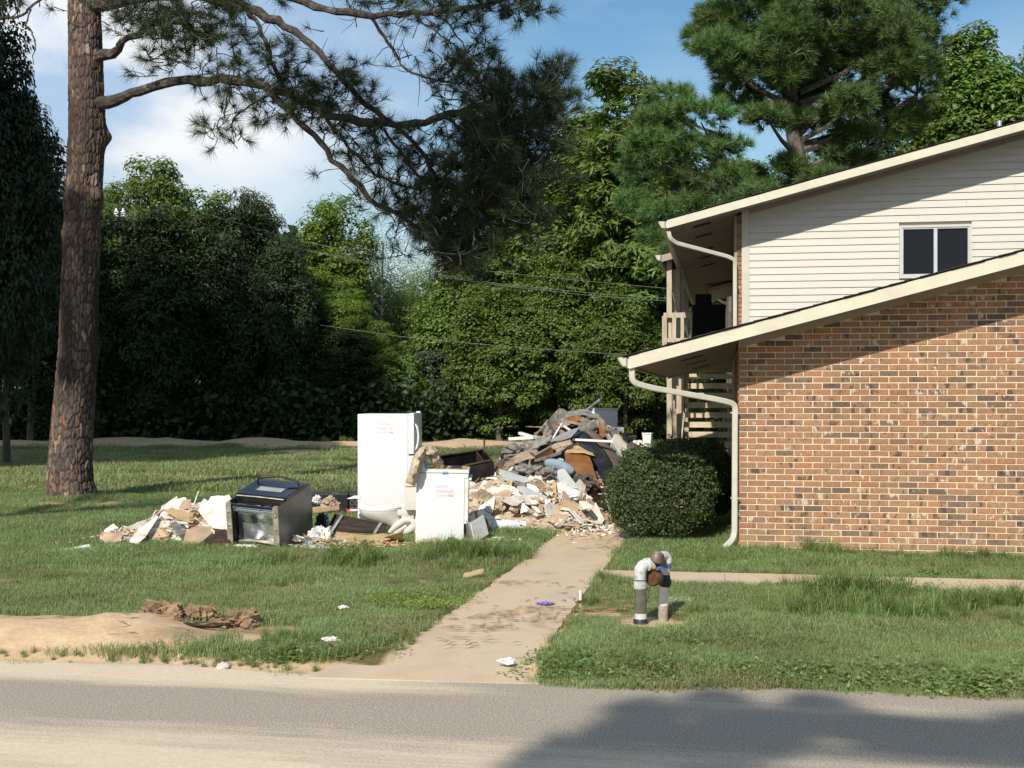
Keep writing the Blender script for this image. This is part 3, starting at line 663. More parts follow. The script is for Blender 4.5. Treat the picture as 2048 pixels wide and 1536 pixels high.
# upper rake, soffit, roof
WR = WU - OV
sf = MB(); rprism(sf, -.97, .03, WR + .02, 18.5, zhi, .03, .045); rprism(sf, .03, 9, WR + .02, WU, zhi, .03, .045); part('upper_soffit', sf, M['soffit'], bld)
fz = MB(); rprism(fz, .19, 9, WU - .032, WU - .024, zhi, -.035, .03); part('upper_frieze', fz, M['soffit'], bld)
fa = MB(); rprism(fa, -.97, 9.4, WR - .02, WR, zhi, 0, .115); fa.box(-.99, -.97, WR, 18.5, zhi(-.97) + .01, zhi(-.97) + .115); part('upper_fascia', fa, M['cream'], bld)
rf = MB(); rprism(rf, -.99, 6.5, WR - .02, 18.5, zhi, .115, .13); uroof = part('upper_roof', rf, M['shingle'], bld)
V = [(6.5, w, zhi(6.5) + h) for w in (WR - .02, 18.5) for h in (.0, .13)] + [(13, w, zhi(0) + h) for w in (WR - .02, 18.5) for h in (.0, .13)]
bk = MB().add(V, [(0, 1, 3, 2), (4, 6, 7, 5), (0, 4, 5, 1), (2, 3, 7, 6), (1, 5, 7, 3), (0, 2, 6, 4)]); part('upper_roof_back_slope', bk, M['shingle'], bld)
u = -1.03
while u < 6.4:
    b2 = u + .155; V = []; jw = rb.uniform(0, .012)
    for (uu_, hh) in ((u, .131), (b2 + .02, .131)):
        for w in (WR - .032 - jw, 18.5): V += [(uu_, w, zhi(uu_) + hh + (.011 if uu_ == u else .004)), (uu_, w, zhi(uu_) + hh)]
    part('shingle_course', MB().add(V, [(0, 1, 3, 2), (4, 6, 7, 5), (0, 2, 6, 4), (1, 5, 7, 3), (0, 4, 5, 1), (2, 3, 7, 6)]), M['shingle'], uroof); u = b2
gt = MB(); gutter(gt, -.992, WR - .02, 18.5, zhi(-.97) + .10); part('gutter', gt, M['gutter'], bld)
part('downspout', spout([pl_(1337, 462, 17.55), pl_(1340, 476, 17.55), pl_(1352, 486, 17.6), pl_(1455, 513, 17.78), pl_(1470, 520, 17.8), pl_(1470, 535, 17.82), pl_(1470, 672, 17.82)], .029, .025), M['gutter'], bld, True)
for w in (WU + .1, 5.6, 7.4, 8.6, 10.0, 14.0, 16.0):
    vt = MB(); rprism(vt, -.62, -.36, w, w + .16, zhi, .016, .028); part('soffit_vent', vt, M['black_iron'], bld)
vp = MB(); q = toL(P(1999, 262, 19.5)); vp.lathe([(.035, -.5), (.035, .16), (.028, .16), (.028, .1)], 12, mat=Matrix.Translation(q)); part('vent_pipe', vp, M['galv'], bld, True)
# second unit beyond: roof end, balcony, posts
u2 = MB(); rprism(u2, -1.29, -.55, 8.2, 8.23, zhi, .10, .22); part('rear_unit_fascia', u2, M['soffit'], bld)
u2 = MB(); rprism(u2, -1.29, -.9, 8.23, 18.6, zhi, .20, .23); part('rear_unit_roof', u2, M['shingle'], bld)
u2 = MB(); gutter(u2, -1.30, 8.18, 18.6, zhi(-1.29) + .22); part('gutter', u2, M['gutter'], bld)
for i, w in enumerate((8.45, 10.35, 12.1, 13.8, 15.6)):
    pm = MB(); pm.cbox(-.046, .046, -.046, .046, -.1, zhi(-1.16) + .14, .006); part('post', pm, M['wood_post'], bld, loc=(-1.16 + .02 * i, w, 0))
bf = MB(); bf.box(-1.2, .02, 10.3, 18.5, 2.36, 2.46); bf.box(-1.25, -.74, 8.25, 8.5, 2.36, 2.46); part('balcony_floor', bf, M['wood_post'], bld)
rl = thing('railing', None, None); rl.parent = bld
r_ = MB(); r_.box(-1.25, -.74, 8.30, 8.36, 3.16, 3.25); part('rail', r_, M['wood_post'], rl)
r_ = MB(); r_.box(-1.25, -.74, 8.31, 8.35, 2.72, 2.79); part('rail', r_, M['wood_post'], rl)
for u in (-1.22, -1.08, -.93, -.77):
    r_ = MB(); r_.box(u - .022, u + .022, 8.285, 8.30, 2.2, 3.25); part('baluster', r_, M['wood_post'], rl)
r_ = MB(); r_.box(-1.26, -1.22, 8.36, 16, 3.18, 3.25); part('rail', r_, M['wood_post'], rl)
for i in range(36):
    w = 8.42 + i * .2; r_ = MB(); r_.box(-1.29, -1.262, w, w + .04, 2.2, 3.2); part('baluster', r_, M['wood_post'], rl)
pp = MB(); pp.box(-1.10, -.93, 9.3, 9.34, 2.2, zhi(-1.0)); pp.box(-1.09, -1.0, 9.24, 9.3, 2.3, 4.1); part('privacy_panel', pp, M['siding'], bld)
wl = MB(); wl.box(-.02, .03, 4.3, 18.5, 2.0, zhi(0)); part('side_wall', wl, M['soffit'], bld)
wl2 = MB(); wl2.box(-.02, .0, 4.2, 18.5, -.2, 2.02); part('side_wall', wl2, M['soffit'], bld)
# lit far end of the ceiling, its brightness put in as paler paint
cl = MB(); rprism(cl, -.55, .0, 14.5, 17.5, zhi, -.10, -.02); part('lit_ceiling_end', cl, M['cream'], bld)
# stairs seen through the breezeway
stairs = thing('staircase', 'open riser wooden staircase of pale treads behind the brick corner', 'stairs', W(0, 0), (0, 0, BANG))
for i in range(12):
    z = .12 + i * .183; w = 8.8 + i * .09
    t_ = MB(); t_.cbox(-.93, -.03, w, w + .26, z, z + .042, .006); t_.box(-.93, -.03, w - .0, w + .03, z - .06, z); part('tread', t_, M['tread'], stairs)
for u in (-.975, -.03):
    V = [(u, 8.72, -.1), (u + .04, 8.72, -.1), (u + .04, 9.1, -.1), (u, 9.1, -.1), (u, 9.75, 2.3), (u + .04, 9.75, 2.3), (u + .04, 10.1, 2.3), (u, 10.1, 2.3)]
    part('stringer', MB().add(V, [(0, 1, 2, 3), (4, 7, 6, 5), (0, 4, 5, 1), (1, 5, 6, 2), (2, 6, 7, 3), (3, 7, 4, 0)]), M['wood_post'], stairs)
pm = MB(); pm.cbox(-1.04, -.95, 8.62, 8.71, -.1, 2.3, .006); part('newel_post', pm, M['wood_post'], stairs)

# ================================================================== VEGETATION
def unit(v): return v / np.maximum(np.linalg.norm(v, axis=-1, keepdims=True), 1e-9)
def rdir(r, n): return unit(r.normal(size=(n, 3)))
def leaf_quads(r, c, nrm, size, asp=.55, fold=.12):
    n = len(c); t = unit(np.cross(nrm, rdir(r, n))); b = np.cross(nrm, t); s = size[:, None]
    V = np.stack([c + t * s, c + b * s * asp + nrm * s * fold, c - t * s, c - b * s * asp + nrm * s * fold], 1).reshape(-1, 3)
    return V
def quads(V): return np.arange(len(V)).reshape(-1, 4)
def crown_data(seed, W_, H_, z0, ncl, nleaf, ls, rc=.15, flat=.6, asp=.55, lump=.45, hang=0, shape=0):
    r = np.random.default_rng(seed); d = rdir(r, ncl); d[:, 2] = d[:, 2] * .95 + .05; d = unit(d)
    ph = r.uniform(0, 6, 6); lum = 1 - lump / 2 + lump * .5 * (np.sin(d[:, 0] * 3 + ph[0]) + np.sin(d[:, 1] * 3.3 + ph[1]) * np.cos(d[:, 2] * 4 + ph[2]))
    rad = r.uniform(.35, 1, ncl) ** .45 * lum
    c = d * rad[:, None] * np.array([W_ / 2, W_ / 2, H_ / 2]); 
    if shape:    # narrower toward the top
        k = 1 - shape * np.clip((c[:, 2] / H_ + .5), 0, 1); c[:, :2] *= k[:, None]
    c[:, 2] += z0 + H_ / 2
    cr = W_ * rc * r.uniform(.65, 1.35, ncl); n = ncl * nleaf; ci = np.repeat(np.arange(ncl), nleaf)
    dd = rdir(r, n); dd[:, 2] = np.abs(dd[:, 2]) * np.where(r.random(n) < .78, 1, -1); q = r.uniform(.45, 1.08, n) ** .6
    p = c[ci] + dd * (cr[ci] * q)[:, None] * np.array([1, 1, flat]); 
    # ragged sprays poking out of each clump
    p += rdir(r, n) * (r.random(n) ** 4)[:, None] * .28 * cr[ci][:, None]
    if hang: p[:, 2] -= hang * r.random(n) ** 2
    out = unit(p - np.array([0, 0, z0 + H_ * .45])); nr = unit(dd * .7 + np.array([0, 0, .75]) + out * .3 + rdir(r, n) * .55)
    V = leaf_quads(r, p, nr, ls * r.uniform(.6, 1.25, n), asp); return V, c
def limb_mesh(seed, H_, r0, targets, lean=0, n=7):
    r = random.Random(seed); mb = MB(); k = 8; pts = []; x = y = 0
    for i in range(k + 1):
        t = i / k; pts.append((x, y, H_ * t)); x += r.gauss(lean, .12) * H_ / 20; y += r.gauss(0, .12) * H_ / 20
    mb.tube([(p[0], p[1], p[2] - (.3 if i == 0 else 0)) for i, p in enumerate(pts)], [r0 * (1.25 if i == 0 else 1) * (1 - .8 * i / k) for i in range(k + 1)], n)
    for T in targets:
        T = Vector(T); t = max(.18, min(.92, (T.z / H_) * .72)); i = min(int(t * k), k - 1); a = Vector(pts[i]).lerp(Vector(pts[i + 1]), t * k - i)
        m = a.lerp(T, .5) + Vector((r.gauss(0, .15), r.gauss(0, .15), -.12 * (T - a).length + .2)); rr = r0 * (1 - .8 * t) * .5
        mb.tube([a, a.lerp(m, .55), m, m.lerp(T, .55), T], [rr, rr * .8, rr * .6, rr * .4, rr * .2], 5)
    return mb
TREES = {}
def make_tree(key, name, seed, Wd, Hc, z0, ncl, nleaf, ls, mat, trunk_r, **k):
    V, c = crown_data(seed, Wd, Hc, z0, ncl, nleaf, ls, **k)
    r = random.Random(seed); T = [tuple(c[i]) for i in r.sample(range(len(c)), min(26, len(c)))]
    TREES[key] = (name, np_mesh('crown', V, quads(V), [mat]), limb_mesh(seed, (z0 + Hc) * .9, trunk_r, T).mesh('trunk', M['bark_grey'], True))
def put_tree(key, label, cat, loc, scale=(1, 1, 1), rot=0, group=None, mat=None, name=None):
    nm, cm, tm = TREES[key]; o = thing(name or nm, label, cat, loc, (0, 0, rot), group); o.scale = scale
    t = link('trunk', tm, o); c = link('crown', cm, o)
    if mat: c.material_slots[0].link = 'OBJECT'; c.material_slots[0].material = mat
    return o
make_tree('oak', 'broadleaf_tree', 11, 8.0, 10.4, .5, 300, 170, .12, M['leaf_mid'], .22, rc=.105, lump=.5)
make_tree('dark', 'broadleaf_tree', 12, 7.0, 9.2, .0, 330, 150, .12, M['leaf_dark'], .2, rc=.10, asp=.35, shape=.25, lump=.6)
make_tree('feather', 'broadleaf_tree', 13, 6.5, 8.5, 1.5, 230, 190, .12, M['leaf_mid'], .16, rc=.12, asp=.28, flat=.35, lump=.6)
make_tree('tall', 'broadleaf_tree', 14, 7.0, 14.0, 1.0, 380, 150, .13, M['leaf_mid'], .25, rc=.105, lump=.55, shape=.15)
make_tree('palm', 'broadleaf_tree', 15, 6.0, 10.0, 3.0, 170, 170, .18, M['leaf_mid'], .18, rc=.13, asp=.26, flat=.4, lump=.5)
make_tree('willow', 'broadleaf_tree', 16, 6.5, 8.5, 1.0, 190, 200, .10, M['leaf_grey'], .18, asp=.22, hang=1.2)
make_tree('shrub', 'shrub', 17, 3.4, 2.9, .0, 90, 170, .075, M['leaf_mid'], .05, rc=.16)
def base(px, d): v = Vector(((px - 1024) / FOC * d, d, 0)); v.z = gz(v.x, v.y) - .05 if d < 70 else -.05; return v
PB = 1
HT = {'oak': 11., 'dark': 9.3, 'feather': 10., 'tall': 15., 'palm': 13., 'willow': 9.5, 'shrub': 2.9}
def T(key, px, d, top, wpx, label, cat='tree', rot=0, mat=None, group='trees of the wood behind the lawn', **k):
    """tree standing at image column px and distance d, with its top at row `top` and wpx wide"""
    b = base(px, d); h = EYE + (HOR - top) / FOC * d; w = wpx / FOC * d
    w0 = {'oak': 8., 'dark': 7., 'feather': 6.5, 'tall': 7., 'palm': 6., 'willow': 6.5, 'shrub': 3.4}[key] * 1.08
    return put_tree(key, label, cat, b, (w / w0, w / w0, h / HT[key]), rot, group, mat, **k)
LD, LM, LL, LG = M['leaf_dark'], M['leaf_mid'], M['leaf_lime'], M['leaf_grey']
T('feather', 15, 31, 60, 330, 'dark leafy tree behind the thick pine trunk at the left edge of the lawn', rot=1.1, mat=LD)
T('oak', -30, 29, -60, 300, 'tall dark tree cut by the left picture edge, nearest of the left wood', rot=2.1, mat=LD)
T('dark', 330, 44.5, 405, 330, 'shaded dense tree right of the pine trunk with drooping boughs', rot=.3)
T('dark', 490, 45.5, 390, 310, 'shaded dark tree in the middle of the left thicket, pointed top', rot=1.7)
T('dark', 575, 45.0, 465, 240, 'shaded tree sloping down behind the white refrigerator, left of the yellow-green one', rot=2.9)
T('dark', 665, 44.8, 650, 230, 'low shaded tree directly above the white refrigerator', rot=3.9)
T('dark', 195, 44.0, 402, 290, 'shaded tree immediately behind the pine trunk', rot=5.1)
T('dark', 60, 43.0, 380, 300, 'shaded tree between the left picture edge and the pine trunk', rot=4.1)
T('oak', 320, 54, 308, 300, 'sunlit pale green tree rising behind the dark thicket, right of the pine trunk', rot=.6, mat=LM)
T('feather', 225, 53, 330, 260, 'sunlit feathery tree top peeping beside the pine trunk', rot=2.6, mat=LM)
T('feather', 500, 52, 345, 240, 'sunlit wispy tree top under the small round cloud', rot=4.6, mat=LG)
T('oak', 420, 55, 372, 230, 'sunlit low tree top between two dark pointed ones', rot=1.6, mat=LM)
T('oak', 655, 50, 384, 260, 'round bright green tree left of the hanging pine boughs', rot=3.3, mat=LL)
T('feather', 672, 47, 520, 250, 'yellow-green lit tree above and left of the white refrigerator', rot=5.2, mat=LL)
T('feather', 735, 46, 590, 180, 'yellow-green lower bough tree right above the white refrigerator', rot=.9, mat=LL)
T('willow', 770, 56, 440, 260, 'pale grey-green willowy tree below the hanging pine boughs', rot=.2)
T('willow', 860, 54, 500, 240, 'grey-green willowy tree further right under the pine boughs', rot=2.2, mat=LM)
T('oak', 950, 49, 470, 300, 'broad mid green tree behind the big debris heap, left side', rot=4.4, mat=LM)
T('tall', 1060, 51, 270, 340, 'tall green tree behind the tip of the pine boughs', rot=1.4, mat=LM)
T('tall', 1150, 49, 190, 370, 'tall green tree with vines left of the upper roof', rot=.1, mat=LM)
T('palm', 1262, 46, 122, 360, 'tall tree with drooping long leaves against the sky, left of the big pine', rot=3.7)
T('tall', 1345, 48, 190, 330, 'tall leafy tree behind the upper roof eave', rot=2.7, mat=LM)
T('oak', 1120, 46.5, 500, 250, 'sunlit lower tree behind the debris heap peak', rot=5.8, mat=LM)
T('oak', 1000, 46, 560, 260, 'sunlit lower tree behind the black trough', rot=.7, mat=LM)
T('oak', 1250, 45, 560, 230, 'sunlit lower tree left of the balcony posts', rot=1.9, mat=LM)
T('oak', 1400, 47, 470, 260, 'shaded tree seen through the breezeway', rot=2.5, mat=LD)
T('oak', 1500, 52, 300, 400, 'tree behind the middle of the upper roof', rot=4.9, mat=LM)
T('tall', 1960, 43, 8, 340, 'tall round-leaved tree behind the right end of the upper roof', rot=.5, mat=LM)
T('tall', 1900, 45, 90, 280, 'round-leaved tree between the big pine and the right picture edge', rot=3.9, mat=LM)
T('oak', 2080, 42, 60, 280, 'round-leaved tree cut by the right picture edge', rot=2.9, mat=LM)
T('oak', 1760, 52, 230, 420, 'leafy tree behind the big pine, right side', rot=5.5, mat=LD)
for i, (px, d, top, w, rot, m, s) in enumerate([
    (800, 47.5, 690, 190, .3, LM, 'bright bush at the edge of the wood, right of the refrigerator top'), (880, 48, 700, 170, 1.3, LG, 'grey-green bush at the foot of the wood above the stove'),
    (965, 48.5, 720, 180, 2.3, LM, 'bush at the foot of the wood above the black trough'), (1050, 48, 740, 170, 3.3, LM, 'bush at the foot of the wood left of the heap peak'),
    (1235, 46.5, 700, 150, 5.3, LM, 'vine covered bush right of the white box on the heap'), (1316, 46.5, 735, 120, .8, LG, 'low bush behind the white basket'),
    (905, 50, 800, 110, 1.8, LL, 'small bright bush at the lawn edge above the stove'), (1000, 50, 815, 90, 2.8, LM, 'small bush at the lawn edge above the trough end'),
    (1400, 44, 760, 150, 3.8, LM, 'bush seen through the stair treads')]):
    T('shrub', px, d, top, w, s, 'bush', rot, m, 'bushes along the edge of the wood')
# the wood behind as one dark mass of foliage that closes the gaps
def far_wood():
    r = np.random.default_rng(40); n = 15000; px = r.uniform(-500, 2700, n); d = r.uniform(57, 72, n)
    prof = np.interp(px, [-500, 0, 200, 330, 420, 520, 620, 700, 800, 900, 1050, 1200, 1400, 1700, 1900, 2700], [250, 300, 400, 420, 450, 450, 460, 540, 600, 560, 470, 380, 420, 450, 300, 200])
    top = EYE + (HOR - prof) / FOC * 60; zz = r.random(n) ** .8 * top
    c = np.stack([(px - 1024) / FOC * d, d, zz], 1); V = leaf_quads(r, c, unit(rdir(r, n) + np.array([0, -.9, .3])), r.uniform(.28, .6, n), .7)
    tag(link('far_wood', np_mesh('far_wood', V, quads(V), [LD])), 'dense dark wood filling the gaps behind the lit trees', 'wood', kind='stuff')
far_wood()
# trees outside the picture to the west whose shade falls on the left thicket
make_tree('high', 'broadleaf_tree', 18, 7.5, 14.0, 6.0, 200, 120, .2, M['leaf_dark'], .3, rc=.16)
for i, (x, y, sx, sz, rot, lb) in enumerate([(-18.0, 15.5, 1.0, 1.5, .4, 'nearest'), (-19.5, 17, 1.15, 1.45, 2.1, 'second nearest'), (-17.2, 20.5, .9, 1.3, 5.5, 'tallest'), (-24.5, 19, 1.2, 1.4, .2, 'thickest'), (-29.5, 20, 1.25, 1.4, 2.8, 'broadest'), (-17.2, 25.0, .95, 1.05, 4.0, 'third'), (-21.5, 26, 1.1, 1.1, 5.0, 'fourth'), (-26.5, 25, 1.15, 1.15, 1.0, 'fifth'), (-31.5, 26, 1.2, 1.15, 3.0, 'furthest left')]):
    put_tree('high', lb + ' of the tall trees standing west of the picture whose shade darkens the thicket', 'tree', (x, y, -.05), (sx, sx, sz), rot, 'tall trees shading the left thicket')

# ---- needle foliage
def needle_tris(r, tips, dirs, nn, L_, wid, spread=1.0, droop=.0):
    n = len(tips); k = n * nn; idx = np.repeat(np.arange(n), nn); d = unit(dirs)[idx]
    a = r.uniform(.05, 1.0, k) ** .7 * spread * 1.25; pr = unit(np.cross(d, rdir(r, k))); v = unit(d * np.cos(a)[:, None] + pr * np.sin(a)[:, None] + np.array([0, 0, -droop]))
    ln = (L_[idx] if hasattr(L_, '__len__') else L_) * r.uniform(.7, 1.1, k); st = tips[idx] - d * (r.random(k) * .12)[:, None] * (L_[idx] if hasattr(L_, '__len__') else L_)[..., None] if hasattr(L_, '__len__') else tips[idx] - d * (r.random(k) * .45 * L_)[:, None]
    sd = unit(np.cross(v, rdir(r, k))) * wid / 2
    return np.stack([st - sd, st + sd, st + v * ln[:, None]], 1).reshape(-1, 3)
def tris(V): return np.arange(len(V)).reshape(-1, 3)
def back_pine():
    r = np.random.default_rng(21); o = thing('pine_tree', 'big pine with fluffy green needle clumps rising behind the upper roof', 'tree', base(1592, 38))
    d0 = 38.; f = d0 / FOC; X = lambda px: (px - 1592) * f; Z = lambda py: EYE + (HOR - py) * f
    mb = MB(); mb.tube([(0, 0, -.3), (.05, 0, 4), (.1, 0, Z(330)), (X(1580), .1, Z(200)), (X(1600), 0, Z(60)), (X(1610), 0, Z(-120)), (X(1600), 0, Z(-300))], [.34, .30, .27, .23, .18, .12, .05], 9)
    blobs = []   # px, py, rx px, ry px
    for px, py, rx, ry in [(1450, 60, 70, 60), (1420, 110, 40, 35), (1540, 20, 90, 60), (1500, 130, 80, 40), (1560, 100, 60, 50), (1630, 50, 90, 60), (1720, 40, 90, 60), (1800, 90, 70, 60), (1830, 170, 45, 60),
        (1690, 140, 70, 45), (1640, 175, 60, 35), (1740, 200, 70, 45), (1790, 250, 60, 35), (1600, 170, 50, 30), (1560, 165, 40, 28), (1480, 180, 50, 30), (1700, 270, 40, 25), (1660, 300, 30, 20), (1520, 250, 45, 22), (1580, 330, 40, 22), (1500, 340, 40, 22), (1730, 310, 40, 18),
        (1600, -60, 150, 60), (1500, -80, 100, 60), (1700, -70, 110, 60), (1600, -180, 120, 70), (1590, -280, 70, 60), (1850, 10, 50, 50), (1560, 370, 45, 20), (1650, 110, 70, 40), (1770, 150, 60, 45), (1590, 110, 50, 40), (1430, 40, 40, 40), (1850, 110, 40, 50), (1680, 220, 50, 30), (1620, 240, 45, 22), (1470, 130, 50, 40), (1750, 90, 70, 40), (1680, 330, 40, 20), (1640, 360, 45, 18), (1840, 230, 30, 30), (1560, 210, 45, 20), (1500, 80, 60, 40)]:
        blobs.append((X(px), Z(py), rx * f, ry * f))
    tips = []; dirs = []
    for i, (bx, bz, rx, rz) in enumerate(blobs):
        by = r.uniform(-1.6, 1.2) * (1 if rx > .8 else .8); t0 = max(2., min(Z(-300), bz - abs(bx) * .45 - .3)); q = Vector((bx * .06, 0, t0)); e = Vector((bx, by, bz - rz * .3))
        m = q.lerp(e, .5) + Vector((0, 0, -.25 * abs(bx) * .3)); rr = .035 + .025 * (e - q).length ** .5
        mb.tube([q, q.lerp(m, .6), m, m.lerp(e, .5), e], [rr * 1.5, rr * 1.2, rr, rr * .7, rr * .35], 5)
        rx *= 1.15; rz *= 1.2; n = int(34 + 110 * rx * rz); dd = rdir(r, n); dd[:, 2] = np.abs(dd[:, 2]) * np.where(r.random(n) < .75, 1, -.8)
        c = np.array([bx, by, bz]) + dd * r.uniform(.5, 1.05, (n, 1)) * np.array([rx, rx * .8, rz]); tips.append(c); dirs.append(unit(dd * .8 + np.array([0, 0, .7])))
        for j in range(5):
            s_ = Vector(c[j * 3]); mb.tube([e, e.lerp(s_, .5) + Vector((0, 0, -.08)), s_], [rr * .4, rr * .25, .012], 4)
    tips = np.concatenate(tips); dirs = np.concatenate(dirs); V = needle_tris(r, tips, dirs, 42, .36, .024, 1.15)
    link('crown', np_mesh('crown', V, tris(V), [M['needle_mid']]), o); part('trunk', mb, M['bark_grey'], o, True)
    # second, lower pine leaning to the left behind the eave
    o2 = thing('pine_tree', 'lower pine with soft drooping clumps just above the left end of the upper roof', 'tree', base(1470, 35)); d0 = 35.; f2 = d0 / FOC
    X2 = lambda px: (px - 1470) * f2; Z2 = lambda py: EYE + (HOR - py) * f2; mb = MB()
    mb.tube([(0, 0, -.3), (-.1, 0, 4), (X2(1480), 0, Z2(380)), (X2(1440), 0, Z2(330)), (X2(1390), 0, Z2(260)), (X2(1350), 0, Z2(200))], [.2, .18, .15, .12, .09, .04], 8)
    tips = []; dirs = []
    for px, py, rx, ry in [(1345, 185, 55, 35), (1320, 240, 60, 35), (1400, 230, 70, 35), (1290, 290, 50, 35), (1360, 300, 70, 35), (1440, 290, 55, 30), (1300, 350, 55, 30), (1380, 360, 60, 30), (1450, 350, 50, 28), (1270, 400, 35, 28), (1330, 420, 45, 25), (1400, 400, 45, 22), (1480, 400, 40, 20), (1310, 470, 35, 25), (1330, 520, 25, 30), (1510, 390, 40, 22), (1270, 320, 30, 25)]:
        bx, bz, rx, rz = X2(px), Z2(py), rx * f2, ry * f2; by = r.uniform(-1.2, .8); rx *= 1.15; rz *= 1.15; n = int(26 + 100 * rx * rz); dd = rdir(r, n); dd[:, 2] = np.abs(dd[:, 2]) * np.where(r.random(n) < .75, 1, -.8)
        tips.append(np.array([bx, by, bz]) + dd * r.uniform(.5, 1.05, (n, 1)) * np.array([rx, rx * .8, rz])); dirs.append(unit(dd * .8 + np.array([0, 0, .5])))
        e = Vector((bx, by, bz - rz * .3)); q = Vector((X2(1440) * .6, 0, max(3., bz - 1.2))); mb.tube([q, q.lerp(e, .5) + Vector((0, 0, -.15)), e], [.06, .04, .02], 5)
    V = needle_tris(r, np.concatenate(tips), np.concatenate(dirs), 50, .30, .02, 1.2, .1)
    link('crown', np_mesh('crown', V, tris(V), [M['needle_mid']]), o2); part('trunk', mb, M['bark_grey'], o2, True)
back_pine()

